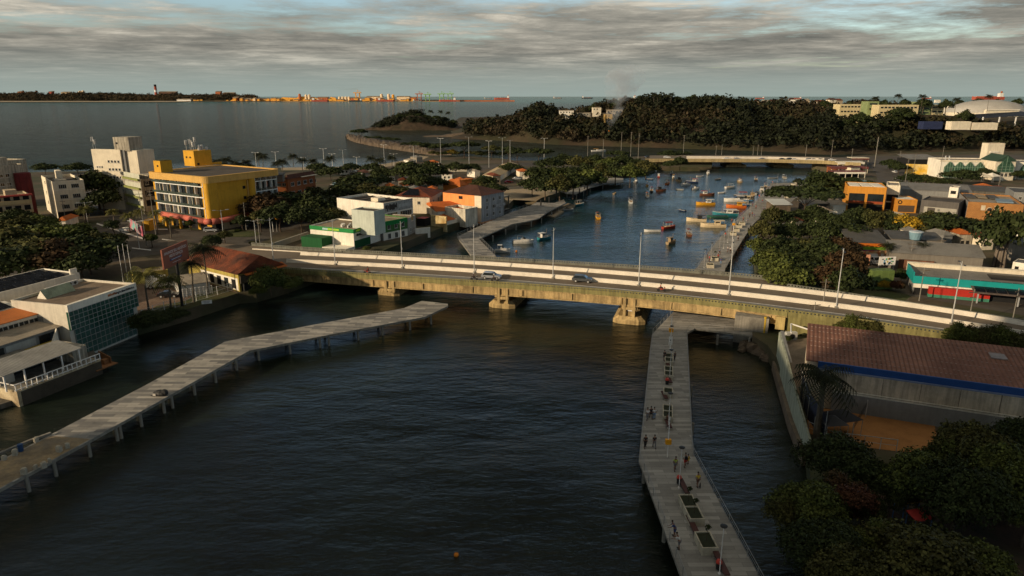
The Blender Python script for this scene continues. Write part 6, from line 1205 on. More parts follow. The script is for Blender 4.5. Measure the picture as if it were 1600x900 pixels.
# lower right, near
for a in ((1312,722,5.0,7,'dome',0,0,'dark rounded tree overlapping the front of the sand court'),(1268,790,4.2,6.5,'dome',2,0,'bright green tree leaning over the water below the river wall'),(1246,806,3.4,5.5,'dome',1,0,'olive shore tree overhanging the water, leftmost at lower right'),(1322,775,3.7,7.2,'round',4,0,'tree with reddish foliage among the dark ones at lower right'),(1285,860,4.6,6.5,'dome',0,0,'dark tree below the reddish one at the shore'),(1325,900,4.3,6.5,'dome',1,0,'olive tree at the bottom edge by the water'),(1368,845,3.2,6.5,'round',2,0,'narrow fresh green tree beside the red playground roof'),(1350,795,2.4,5.5,'dome',0,0,'small dark tree between the reddish tree and the playground'),
          (1442,752,4.6,7.5,'dome',2,0,'green tree right of the sand court corner'),(1500,768,5.2,8.5,'dome',0,0,'dark spreading tree above the playground lawn'),(1535,712,6.0,8.5,'dome',1,0,'big olive tree in front of the sports hall wall'),(1592,750,5.8,8.5,'dome',2,0,'large green tree at the right border below the hall'),(1602,700,4.8,8,'dome',0,0,'dark tree at the right border against the hall wall'),(1485,722,3.6,6.6,'dome',2,0,'small tree tucked beside the buttress wall of the hall'),
          (1455,878,6.2,7,'dome',1,0,'broad olive tree with orange blossoms at the bottom edge'),(1530,898,4.2,6.2,'dome',2,0,'green tree in the bottom right corner'),(1388,903,3.4,5.5,'dome',0,0,'dark tree at the bottom edge left of the blossoming one'),(1606,806,2.4,5.6,'round',2,0,'small tree cut by the right border beside the lawn'),(1395,768,3.0,5.6,'dome',0,0,'small dark tree between the court and the yellow play roof')): T(*a[:7], a[7])
# east bank mangroves beyond the bridge
EM = ((1196,338,1),(1222,342,0),(1246,340,0),(1183,362,1),(1208,362,0),(1236,362,0),(1266,360,0),(1296,365,0),(1178,385,2),(1200,388,0),(1228,386,0),(1258,388,1),(1288,390,0),(1316,388,3),(1190,408,2),(1216,410,2),(1246,412,0),(1276,412,0),(1304,415,3),(1328,410,3),(1318,350,0),(1335,366,0),(1330,438,0),(1272,335,0),(1296,345,0),(1206,428,2),(1232,432,2),(1262,430,0),(1292,436,3),(1322,440,0))
for i, (u, v, lf) in enumerate(EM): T(u+(10 if u < 1215 else 0), v, random.uniform(4.2, 5.6)*(.85 if u < 1215 else 1.05), random.uniform(6.5, 8.5), 'dome', lf, 1, ('dark','olive','bright green','brownish')[(0,1,2,3)[lf]]+' mangrove tree in the thicket right of the basin boardwalk', 'mangrove trees east of the boardwalk')
for a in ((1260,302,13.5,11,'flat',0,1,'huge dark umbrella-shaped tree by the plaza'),(1287,287,9,13,'dome',0,1,'tall dark tree behind the umbrella tree at the plaza'),(1308,298,5,8,'dome',0,1,'smaller dark tree right of the tall plaza tree'),(1326,345,5,8,'dome',0,1,'dark garden tree in front of the orange building, left'),(1345,336,4.5,9,'round',0,1,'slender dark tree below the orange building windows'),(1366,345,5,8.5,'dome',1,1,'olive garden tree in front of the pale extension'),(1387,340,3.6,8,'round',1,1,'pale olive tree in front of the small orange shop'),(1415,350,6,7.5,'dome',5,1,'tree with bright yellow blossoms in the garden row'),(1440,355,5,6.5,'dome',1,1,'olive tree right of the yellow-blossomed tree'),(1476,350,8,8.5,'dome',0,1,'large dark round tree below the chequered building'),(1512,352,4.5,7,'dome',0,1,'dark tree between the round tree and the giant tree'),(1355,291,5,6.5,'dome',0,1,'dark roadside tree behind the orange building'),(1378,292,3.5,5,'dome',0,1,'small roadside tree behind the pale extension'),(1405,290,5,5,'dome',0,1,'low dark tree behind the small orange shop'),
          (1425,279,7,6.5,'dome',0,1,'dark tree below the yellow mural wall, left'),(1448,281,6,6,'dome',1,1,'olive tree below the yellow mural wall, right'),(1503,275,9,8,'dome',0,1,'dark tree covering the foot of the green gables'),(1479,284,6,5,'dome',0,1,'low dark tree between the mural wall and the gables'),(1590,272,7,5,'dome',0,1,'dark tree at the right end of the arcade'),(1595,352,5,9,'dome',0,1,'dark tree at the right border beside the giant tree'),(1405,262,6,6,'dome',0,1,'dark roadside tree left of the yellow mural wall'),(1330,283,5,5,'dome',0,1,'dark tree beside the turquoise pool wall'),(1390,255,6,6,'dome',0,1,'dark tree behind the round verge'),(1540,270,6,6,'dome',0,1,'dark tree between the gables and the entrance pavilion'),(1560,352,5,8,'dome',0,1,'dark tree left of the giant fig tree'),(1395,352,4.4,7,'dome',0,1,'dark garden tree before the small orange shop'),(1455,340,4,6,'dome',1,1,'olive tree at the chequered building door'),(1338,422,2.6,3.6,'dome',0,1,'dark bush-like tree in front of the peach billboard')): T(*a[:7], a[7])
# giant tree with a bundle of trunks
p = P(1558, 421, ZL); t = tree(p.x+1, p.y+1, 7, 15, 'dome', 0, 1, 'giant fig tree with a bundle of pale aerial trunks in the right yard', seed=2)
q = MB(); r = random.Random(3)
for i in range(11): a = i*.57; d = r.uniform(.6, 1.9); q.path([(d*math.cos(a)*1.5, d*math.sin(a), -.3), (d*math.cos(a)*.9+r.uniform(-.3,.3), d*math.sin(a)*.8, 5), (d*math.cos(a)*1.7, d*math.sin(a)*1.4, 10.5)], [.34,.26,.16], 6)
q.build('aerial_roots', mat('pale_bark', (.17,.14,.11), .95, .4, .6, .5, 4., streak=.3), t)
def bush(u, v, Rr, H, leaf, lab, lod=1, z0=ZL, group=None): p = P(u, v, z0); return tree(p.x, p.y, Rr, H, 'bush', leaf, lod, lab, group, z0, name='bush', cat='bush')
for i, (u, v, R_, H_, lf, lab) in enumerate(((424,458,5.4,6.6,2,'leafy green bush between the red-roofed house and the bridge, tallest'),(450,456,4.2,4.2,2,'low green bush under the west end of the bridge'),(404,466,2.4,3.4,2,'small bush at the corner of the red-roofed house'),(240,512,4.6,3.8,0,'dark bush on the river wall beside the glass office'),(272,502,3.6,2.8,0,'smaller dark bush on the river wall right of the glass office'),(222,516,2.4,2.4,0,'dark overhanging bush at the foot of the glass office'),
    (1330,534,3.6,5.6,2,'bushy hedge clump between the hall roof and the ramp, middle'),(1352,536,3.8,5.2,1,'olive hedge clump behind the hall roof, right of the middle one'),(1312,532,2.4,4.6,1,'small hedge clump behind the left end of the hall roof'),(1495,556,3.8,6.4,2,'leafy bush rising over the ramp near the right border, left one'),(1525,560,3.8,6.2,1,'leafy bush over the ramp, middle of the right group'),(1556,564,4.0,6.6,2,'leafy bush over the ramp, right of the middle one'),(1590,569,4.2,6.4,1,'leafy bush over the ramp at the right border'),
    (1382,452,2.2,2.4,5,'bush with yellow flowers below the green container wall'),(1400,455,2.0,2.6,4,'bush with red flowers below the green container wall'),(1406,441,2.2,3.6,0,'dark bush at the right side of the green container wall'),(1225,536,1.6,1.6,2,'small round bush on the terrace by the sports hall'),(398,384,2.0,1.6,1,'low shrub at the parapet start'),(734,332,2.0,3.0,5,'orange-tinged bush in front of the peach house'),(424,388,1.8,1.8,2,'green shrub beside the bank car park'),(573,392,1.6,1.6,2,'small green bush at the bank wall'))): bush(u, v, R_, H_, lf, lab, 0 if v > 440 else 1)
for a in ((186,372,3.2,5.5,'round',1,1,'small round street tree on the near kerb of the crossroads'),(236,372,2.4,4.5,'round',2,1,'small bright street tree before the billboard'),(330,376,3.0,5,'dome',0,1,'low dark tree on the green median'),(350,368,2.4,4,'dome',1,1,'low olive tree on the green median'),(176,352,3.2,6,'round',0,1,'dark street tree at the banner fence'),(298,349,2.2,4,'round',2,1,'small bright tree under the hotel awning'),(378,345,3.0,5,'dome',0,1,'dark low tree at the lower right corner of the hotel')): T(*a[:7], a[7])
bush(250, 352, 1.2, 1., 2, 'small yellow-green shrub on the traffic island, left'); bush(300, 353, 1.2, .9, 2, 'small yellow-green shrub on the traffic island, right'); bush(372, 362, 1.5, .9, 2, 'low shrub on the green median')
# west bank street trees
for a in ((12,378,7.6,9,'dome',1,'large olive street tree at the left border'),(48,398,7.2,9,'dome',1,'large olive street tree above the solar roof, second from the left'),(92,398,7.2,9,'dome',3,'brownish street tree above the solar roof'),(136,392,7.0,9,'dome',0,'dark street tree right of the brownish one'),(70,366,6.4,8,'dome',2,'greener street tree behind the row, middle'),(112,368,6.2,8,'dome',2,'greener street tree behind the row, right'),(30,356,6,8,'dome',1,'olive street tree in front of the ochre block'),(158,378,4.6,7,'dome',1,'olive street tree at the corner of the crossroads'),
          (150,290,7.5,14,'dome',0,'tall dark tree between the white and beige blocks'),(160,310,5.5,9,'dome',0,'dark tree in front of the tall one by the beige block'),(132,330,3.2,6,'round',1,'slender street tree in front of the white block'),
          (418,322,7.6,10,'dome',3,'brownish street tree at the right side of the hotel'),(448,316,8,10,'dome',0,'broad dark street tree right of the hotel'),(484,320,7,9.5,'dome',0,'dark street tree left of the white shop building'),(436,335,6,8.5,'dome',0,'dark street tree in front of the broad one'),(470,338,5,8,'dome',0,'dark tree over the street near the bank'),(508,318,6,8,'dome',0,'dark tree touching the white shop building'),(406,340,3.5,7,'round',1,'small olive street tree behind the tall lamp'),
          (516,268,6,7,'dome',0,'dark tree on the sea side behind the blue tank'),(495,262,5,7,'dome',0,'dark sea-side tree left of the blue tank'),(547,262,5,6,'dome',0,'dark sea-side tree by the beach road'),(556,285,8,9,'dome',0,'broad dark tree in the yards behind the shop building'),(590,283,6,8,'dome',0,'dark tree beside the cream water tower'),(575,300,7,8,'dome',1,'olive tree behind the white shop building'),(537,300,7,8,'dome',0,'dark tree right of the terracotta block'),(610,300,5,6,'dome',0,'dark tree left of the cream hipped house'),
          (644,268,9,11,'dome',0,'massive dark tree in the middle of the yards'),(668,268,8.5,11,'dome',0,'massive dark tree right of the first massive one'),(656,283,6,8,'dome',0,'dark tree below the massive pair'),(630,262,6,9,'round',1,'olive tree left of the massive pair'),(712,262,6,7,'dome',0,'dark tree left of the market hall'),(752,293,5.5,6.5,'dome',1,'olive tree in front of the market hall end'),(772,296,5,6,'dome',0,'dark tree by the boathouse'),(760,283,5,6,'dome',0,'dark tree beside the market hall wall'),(798,262,6,6,'dome',0,'dark tree at the far end of the market hall'),(736,262,5,6,'dome',0,'dark tree between kiosk wall and market hall'),
          (5,408,7,9,'dome',0,'dark street tree touching the left border above the solar roof'),(70,412,5.5,7,'dome',1,'low olive tree right above the solar roof'),(125,412,5,7,'dome',0,'low dark tree above the glass office roof'),(60,350,5,7,'dome',2,'greener tree before the white canopy shed'),(22,340,5,7,'dome',0,'dark tree between the ochre and cream blocks'),(402,318,6,8.5,'dome',0,'dark tree against the lower right of the hotel'),(430,300,5,7,'dome',0,'dark tree before the terrace block'),(458,300,5.5,7.5,'dome',0,'dark tree before the terracotta block, left'),(480,300,5.5,7.5,'dome',1,'olive tree before the terracotta block, right'),(500,340,4.6,7,'dome',0,'dark tree over the pale retaining wall'),(520,335,4,6,'dome',1,'olive tree at the left side of the white shop building'),(583,262,6,6,'dome',0,'dark tree by the coast road, left of the kiosks'),(600,270,6,7,'dome',0,'dark tree above the low white sheds'),(682,285,5,6,'dome',0,'dark tree beside the orange hipped roofs'),(628,300,5,6,'dome',1,'olive tree behind the solar-panelled house'),(340,268,6,6,'dome',0,'dark tree behind the hotel roof tower'),(376,262,6,6,'dome',0,'dark tree behind the right end of the hotel roof'),(70,262,6,6,'dome',0,'dark tree between the cream blocks by the sea'),(120,262,6,7,'dome',0,'dark tree left of the off-white tower block')): T(a[0], a[1], a[2]*1.22, a[3]*1.08, a[4], a[5], 1, a[6])
# mangroves on the west side of the basin
WM = ((858,256),(880,250),(905,254),(928,250),(950,256),(972,252),(992,257),(1010,262),(845,272),(868,274),(892,272),(916,268),(940,268),(962,268),(985,270),(832,288),(852,290),(875,288),(896,286),(918,280))
for i, (u, v) in enumerate(WM): T(u, v, random.uniform(7, 9), random.uniform(8, 11), 'dome', (0,0,1,0,2)[i % 5], 1, ('dark','dark','olive','dark','greener')[i % 5]+' mangrove tree in the thicket behind the jetty', 'mangrove trees west of the basin')
for a in ((1048,256,5,6,'dome',0,'small dark tree at the west foot of the far bridge'),(1063,253,5,7.5,'dome',0,'taller dark tree at the west foot of the far bridge'),(1046,240,9,6,'dome',0,'dark tree clump behind the far bridge, left'),(1066,240,8,5,'dome',0,'dark tree clump behind the far bridge, right'),(964,240,8,8,'flat',0,'flat-topped tree behind the mangroves near the poles'),(690,228,8,9,'flat',0,'flat-topped park tree at the root of the breakwater'),(725,226,11,11,'flat',0,'wide flat-topped tree in the seaside park'),(768,232,8,9,'flat',1,'flat-topped tree right of the wide one in the park'),(795,234,8,9,'flat',0,'flat-topped park tree, left of the pair near the road'),(808,238,6,8,'flat',0,'flat-topped park tree, right of the pair near the road'),(842,237,10,9,'flat',0,'lone flat-topped tree at the road before the mangroves'),(706,238,5,5,'dome',5,'yellowish low tree in the seaside park'),(752,240,5,5,'dome',1,'olive low tree in the seaside park')): T(*a[:6], 1, a[6])
for i in range(14): T(676+i*9.5, 240+random.uniform(-1.5, 1.5), 3.2, 4, 'dome', (1, 5, 0)[i % 3] if i % 3 != 1 else 1, 2, 'low olive scrub tree in the row along the seaside park', 'low trees along the seaside park')
# breakwater
def bwH(cx): pass
tp = [P(u, v, 0) for u, v in ((541,216),(549,221),(568,226),(600,232),(640,238),(672,243),(705,247))]; tq = [P(u, v, 0) for u, v in ((540,213.6),(552,213.5),(572,217),(602,222.5),(640,228),(676,234),(706,238))]
q = MB(); r = random.Random(5); N_ = 70; rows = 9; pr = []
def pl(L, k):
    s = k*(len(L)-1); i = min(int(s), len(L)-2); return L[i].lerp(L[i+1], s-i)
for i in range(N_+1):
    a, b_ = pl(tp, i/N_), pl(tq, i/N_)
    for j in range(rows): w_ = j/(rows-1); p = a.lerp(b_, w_); pr.append((p.x+r.uniform(-.8,.8), p.y+r.uniform(-1,1), -1+5.2*math.sin(PI*w_)**.45*(1 if i > 2 else .5)+r.uniform(-.5,.5)))
q.add(pr, [(i*rows+j, i*rows+j+1, (i+1)*rows+j+1, (i+1)*rows+j) for i in range(N_) for j in range(rows-1)]); q.build('breakwater', ROCK)['kind'] = 'structure'
for i, (u, v, R_, H_, k_) in enumerate(((562,206,8,11,'flat'),(579,215,4,5,'flat'),(590,215,5,6,'flat'),(604,217,6,6,'flat'),(616,218,6,6,'flat'),(632,225,4,4,'dome'),(648,224,6,7,'flat'),(656,226,6,7,'flat'),(668,228,6,7,'dome'),(680,230,6,7,'dome'),(572,214,3,3,'dome'))): T(u, v, R_, H_, k_, 0, 1, 'dark wind-shaped tree on the breakwater', 'trees on the breakwater')
# ---------------------------------------------------------------- palms
def frond_mesh(seed, n=22, L=1.0, droop=.55, lf=13):
    r = random.Random(seed); q = MB()
    for i in range(n):
        a = 2*PI*i/n+r.uniform(-.2,.2); el = r.uniform(.1, 1.15) if i % 3 else r.uniform(-.2,.3); ln = L*r.uniform(.85,1.1); d = Vector((math.cos(a), math.sin(a), 0)); s = Vector((-d.y, d.x, 0)); pts = []
        for k in range(lf+1): t = k/lf; pts.append(d*ln*(t*math.cos(el*(1-t*.3)))*.95+Vector((0,0,ln*(math.sin(el)*t-droop*1.15*t*t))))
        for k in range(lf):
            p, p2 = pts[k], pts[k+1]; t = k/lf; w = ln*.34*math.sin(PI*min(1, .12+t*.88))**.7; u_ = (p2-p)
            for sg in (-1, 1): e = p+s*sg*w+u_*.9-Vector((0,0,w*.75)); q.add([p, p+u_*.55, e+u_*.12, e], [(0,1,2,3)])
        q.path(pts[::3], [.018*L*(1-.25*j) for j in range(len(pts[::3]))], 3)
    return q.mesh('fronds', None)
PLM = [frond_mesh(s) for s in range(3)]
LEAFP = leafmat('palm_leaf', (.13,.12,.03), (.06,.068,.02)); LEAFPD = leafmat('palm_leaf_dark', (.025,.03,.012), (.018,.02,.01))
for m_ in PLM: m_.materials.append(LEAFP)
def palm(uc, vc, h, Rr, lab, dark=False, group=None, z0=ZL, xy=None, th=.17):
    Rr *= 1.18
    p = P(uc, vc, z0+h) if xy is None else Vector((xy[0], xy[1], z0)); t = thing('palm_tree', lab, 'palm tree', (p.x, p.y, z0), random.random()*6, group); q = MB(); b_ = random.uniform(-.35,.35)
    q.path([(b_, b_, -.5), (b_*.6, b_*.4, h*.35), (0, 0, h*.7), (0,0,h)], [th*1.5, th, th*.9, th*.8], 7); q.build('trunk', BARKP, t); o = put('fronds', random.choice(PLM), t, (0,0,h), 0, sc=Rr)
    if dark: o.material_slots[0].link = 'OBJECT'; o.material_slots[0].material = LEAFPD
    return t
palm(1288, 588, 8.6, 3.9, 'large feather palm with a thick trunk beside the sports hall end wall', True, th=.4)
palm(224, 428, 8.6, 3.6, 'sunlit coconut palm between the glass office and the flagpoles'); palm(262, 436, 6.4, 3.3, 'shorter coconut palm below the billboard'); palm(317, 388, 10.5, 4.0, 'tall dark coconut palm in front of the red-roofed house', True); palm(298, 412, 8.4, 2.8, 'slim palm right of the billboard post', True)
for u, v, h, lab in ((130,326,7,'street palm before the white block'),(176,330,6,'street palm left of the pink banner'),(200,335,6,'street palm at the beige block corner'),(218,330,7,'street palm right of the pink banner'),(242,332,7,'street palm in front of the hotel arcade, left'),(264,342,6,'street palm in front of the hotel arcade, right')): palm(u, v, h, 2.3, lab, False)
for i, (u, v) in enumerate(((338,252),(353,249),(366,254),(384,253),(403,241),(410,244),(441,252),(457,243),(472,250),(489,251),(515,247),(580,247),(594,250),(348,256),(432,255),(612,246))): palm(u, v, 8+random.uniform(-1.5, 2), 3.6, 'dark beach palm against the sea on the west coast', True, 'beach palms along the coast road')
for i, (u, v) in enumerate(((1388,392),(1352,345),(1505,360),(1528,355),(1445,392))): palm(u, v-8, 5.5, 2.3, 'small garden palm on the east bank', True, 'garden palms on the east bank')
def hill_palm(u, vtop, y, lab, group, h=9):
    z = CAMH-y*math.tan(PITCH+math.atan((vtop-450)/F)); zc = y*math.cos(PITCH)+(CAMH-z)*math.sin(PITCH); x = (u-800)*zc/F; palm(0, 0, h, 4.2, lab, True, group, z0=z-h, xy=(x, y))
for u, v, y in ((673,173.5,985),(688,174,985),(700,176,985)): hill_palm(u, v, y, 'palm silhouetted on the crest of the rocky islet', 'palms on the islet', 11)
for u, v, y in ((1022,146.5,735),(1049,147,735),(1028,149,735),(1442,150,700),(1546,150,700),(1404,149,700),(1368,153,700),(1495,155,700)): hill_palm(u, v, y, 'palm standing above the wooded hill skyline', 'palms on the hill skyline', 14)
def hill_tree(u, vtop, y, lab, group, Rr=7, H=13, kind='dome'):
    z = CAMH-y*math.tan(PITCH+math.atan((vtop-450)/F)); zc = y*math.cos(PITCH)+(CAMH-z)*math.sin(PITCH); x = (u-800)*zc/F; tree(x, y, Rr, H, kind, 0, 1, lab, group, z0=z-H)
for i, (u, v, R_) in enumerate(((840,163,13),(828,170,10),(856,168,9),(930,162,9),(960,157,11),(1000,153,11),(1035,149,13),(1058,151,11),(1082,149,12),(1108,148,12),(1128,150,11),(1150,155,10),(1202,158,9),(1290,158,10),(1330,160,8),(1380,156,9),(1415,155,8),(1445,154,11),(1480,156,9),(1500,155,8),(1530,154,10),(1560,155,9),(1590,154,10),(1345,176,13),(1411,168,15),(1398,178,12),(1485,186,10),(1510,172,9),(1364,184,12),(1325,186,12))):
    d = float(np.interp(u, US, D1)); yy = (900 if u > 1495 else d) if i < 23 else 605; hill_tree(u, v, yy, ('tall tree crown on the wooded hill skyline' if i < 23 else 'dark tree crown in front of the hilltop school'), 'proud trees on the hill', R_*.8, 14)
for i, (u, v) in enumerate(((624,178),(640,178),(654,177),(666,179),(682,180),(694,182),(708,187))): hill_tree(u, v, 975, 'dark tree on the crest of the rocky islet', 'trees on the islet', 7, 9)
# buoys
for u, v, lab, s in ((713,868,'small round orange buoy floating alone in the near river',.24),(807,393,'tiny yellow buoy beside the small white motorboat',.3)):
    p = P(u, v, 0); t = thing('buoy', lab, 'buoy', p); t.scale = (s/.24,)*3; q = MB(); q.ell((0,0,.08), (.26,.26,.26), 12, 8); q.build('float', mat('buoy_orange', (.65,.20,.01), .5, .1), t, smooth=True); q = MB(); q.tube((0,0,.3), (0,0,.42), .04); q.build('eye', BLACK, t)
# ---------------------------------------------------------------- boats
def hull(Lh, Bm, fb, m_, parent, deckm=None, band=None):
    n = 12; sec = []
    for i in range(n+1):
        t = i/n; b_ = Bm/2*(.82+.18*min(1, t*3))*(1-max(0, (t-.5)/.5)**2.3); zs = fb*(1+.55*t**3+.08*(1-t)); x = -Lh/2+Lh*t; k = max(b_, .02)
        sec.append([(x-(.25*fb if i == n else 0), 0, -.45+.35*t**4), (x, k*.72, -.12), (x+.02*t, k, zs*.55), (x+.05*t, k*1.04, zs)])
    q = MB(); R_ = 7
    for s in sec: q.v += [(a, -b, c) for a, b, c in s[::-1][:-1]]+[s[0]]+s[1:]
    q.f += [(i*R_+j, (i+1)*R_+j, (i+1)*R_+j+1, i*R_+j+1) for i in range(n) for j in range(R_-1)]+[tuple(range(R_))]
    o = q.build('hull', m_, parent)
    d = MB(); d.strip([(s[3][0], -s[3][1]*.93, s[3][2]-.16) for s in sec], [(s[3][0], s[3][1]*.93, s[3][2]-.16) for s in sec]); d.build('deck', deckm or WOOD, parent)
    g = MB()
    for sg in (-1, 1): g.path([(s[3][0], sg*s[3][1], s[3][2]) for s in sec], .05, 4)
    g.build('gunwale', band or m_, parent); return o
def paint(n, c): return mat('paint_'+n, c, .5, .18, .8, streak=.15)
PC = dict(white=paint('white', (.62,.60,.55)), cream=paint('cream', (.60,.48,.30)), yellow=paint('yellow', (.62,.30,.02)), orange=paint('orange', (.55,.13,.02)), red=paint('red', (.30,.035,.02)), brown=paint('brown', (.16,.06,.03)), teal=paint('teal', (.02,.17,.21)), blue=paint('blue', (.02,.15,.33)), navy=paint('navy', (.015,.03,.08)), green=paint('green', (.03,.10,.07)), dark=paint('dark', (.03,.028,.026)), grey=paint('grey', (.28,.29,.28)), tan=paint('tan', (.32,.23,.13)))
def boat(u, v, kind, Lh, hd, c1, c2, lab, group='boats moored in the basin'):
    Lh *= .84; p = P(u, v, 0); t = thing({'motor': 'motor_boat', 'fish': 'fishing_boat', 'canopy': 'canopy_boat', 'skiff': 'skiff'}[kind], lab, 'boat', (p.x, p.y, .12), R(hd), group); Bm = Lh*(.34 if Lh < 7 else .28); fb = {'motor': .75, 'fish': .85, 'canopy': .7, 'skiff': .5}[kind]*(Lh/7)**.5; A, Bc = PC[c1], PC[c2]
    hull(Lh, Bm, fb, A, t, PC['tan'] if kind != 'motor' else PC['white'], PC['white'] if c1 in ('teal','navy','dark','blue') else A)
    w = Bm*.36
    if kind == 'motor':
        q = MB(); q.prism([(-Lh*.12,-w),(Lh*.26,-w*.8),(Lh*.34,0),(Lh*.26,w*.8),(-Lh*.12,w)], fb-.15, [fb+.75,fb+.45,fb+.3,fb+.45,fb+.75]); q.build('cabin', PC['white'], t)
        q = MB(); q.prism([(-Lh*.02,-w*.85),(Lh*.1,-w*.75),(Lh*.1,w*.75),(-Lh*.02,w*.85)], fb+.5, [fb+1.35,fb+.75,fb+.75,fb+1.35]); q.build('windshield', GLASS, t)
        q = MB(); q.cbox((-Lh*.16,0,fb+1.5), (Lh*.3,w*2,.07)); c_ = q.build('bimini', Bc, t)
        for x in (-.3,-.04):
            for y in (-w*.9,w*.9): q = MB(); q.tube((Lh*x,y,fb), (Lh*x,y,fb+1.5), .03, n=4); q.build('strut', STEEL, c_)
        q = MB(); q.cbox((-Lh*.52,0,fb*.5), (.4,.45,.9)); q.build('outboard_motor', BLACK, t)
    elif kind == 'fish':
        cl = Lh*.24; cx_ = -Lh*.16; q = MB(); q.box(cx_-cl/2, cx_+cl/2, -w, w, fb-.2, fb+1.35); c_ = q.build('cabin', PC['white'] if c2 in ('white','red','brown') else Bc, t)
        q = MB(); q.box(cx_+cl/2, cx_+cl/2+.03, -w*.8, w*.8, fb+.65, fb+1.1); q.box(cx_-cl*.35, cx_+cl*.35, -w-.03, w+.03, fb+.65, fb+1.1); q.build('window', DARK, c_)
        q = MB(); q.box(cx_-cl/2-Lh*.16, cx_+cl/2+.25, -w-.15, w+.15, fb+1.36, fb+1.46); q.build('roof', Bc, t)
        for y in (-w, w): q = MB(); q.tube((cx_-cl/2-Lh*.14,y,fb-.1), (cx_-cl/2-Lh*.14,y,fb+1.4), .04, n=4); q.build('roof_post', PC['tan'], t)
        q = MB(); q.tube((Lh*.14,0,fb-.2), (Lh*.14,0,fb+2.6), .05); q.tube((Lh*.14,0,fb+2.4), (cx_,0,fb+1.5), .02, n=3); q.build('mast', PC['tan'], t); q = MB(); q.cbox((Lh*.2,0,fb), (Lh*.12,w,.3)); q.build('hatch', Bc, t)
    elif kind == 'canopy':
        q = MB(); n = 7; A_ = []; B_ = []
        for i in range(n): a = -1+2*i/(n-1); A_.append((-Lh*.36, a*w*1.15, fb+1.75-.22*a*a)); B_.append((Lh*.2, a*w*1.1, fb+1.7-.22*a*a))
        q.strip(A_, B_); q.strip([(x,y,z-.06) for x,y,z in B_], [(x,y,z-.06) for x,y,z in A_]); q.build('canopy', Bc, t)
        for x in (-.35,-.08,.19):
            for y in (-1.08,1.08): q = MB(); q.tube((Lh*x,w*y,fb-.1), (Lh*x,w*y*1.0,fb+1.55), .035, n=4); q.build('post', PC['white'], t)
        q = MB(); 
        for x in (-.28,-.12,.04): q.box(Lh*x, Lh*x+.35, -w, w, fb-.16, fb+.22)
        q.build('bench', PC['tan'], t); q = MB(); q.cbox((Lh*.26,0,fb+.05), (Lh*.14,w*1.2,.35)); q.build('foredeck_box', Bc, t)
    else:
        q = MB(); 
        for x in (-.25,0,.22): q.box(Lh*x, Lh*x+.28, -w*1.1, w*1.1, fb-.15, fb-.08)
        q.build('thwart', PC['tan'], t)
        if c2 != c1: q = MB(); q.prism([(-Lh*.42,-w*1.2),(Lh*.3,-w*.9),(Lh*.42,0),(Lh*.3,w*.9),(-Lh*.42,w*1.2)], fb-.02, fb+.14); q.build('cover', Bc, t)
    q = MB(); q.tube((Lh*.48,0,fb*1.3), (Lh*.48+1.8,.2,-.1), .02, n=3, caps=False); q.build('mooring_line', PC['tan'], t); return t
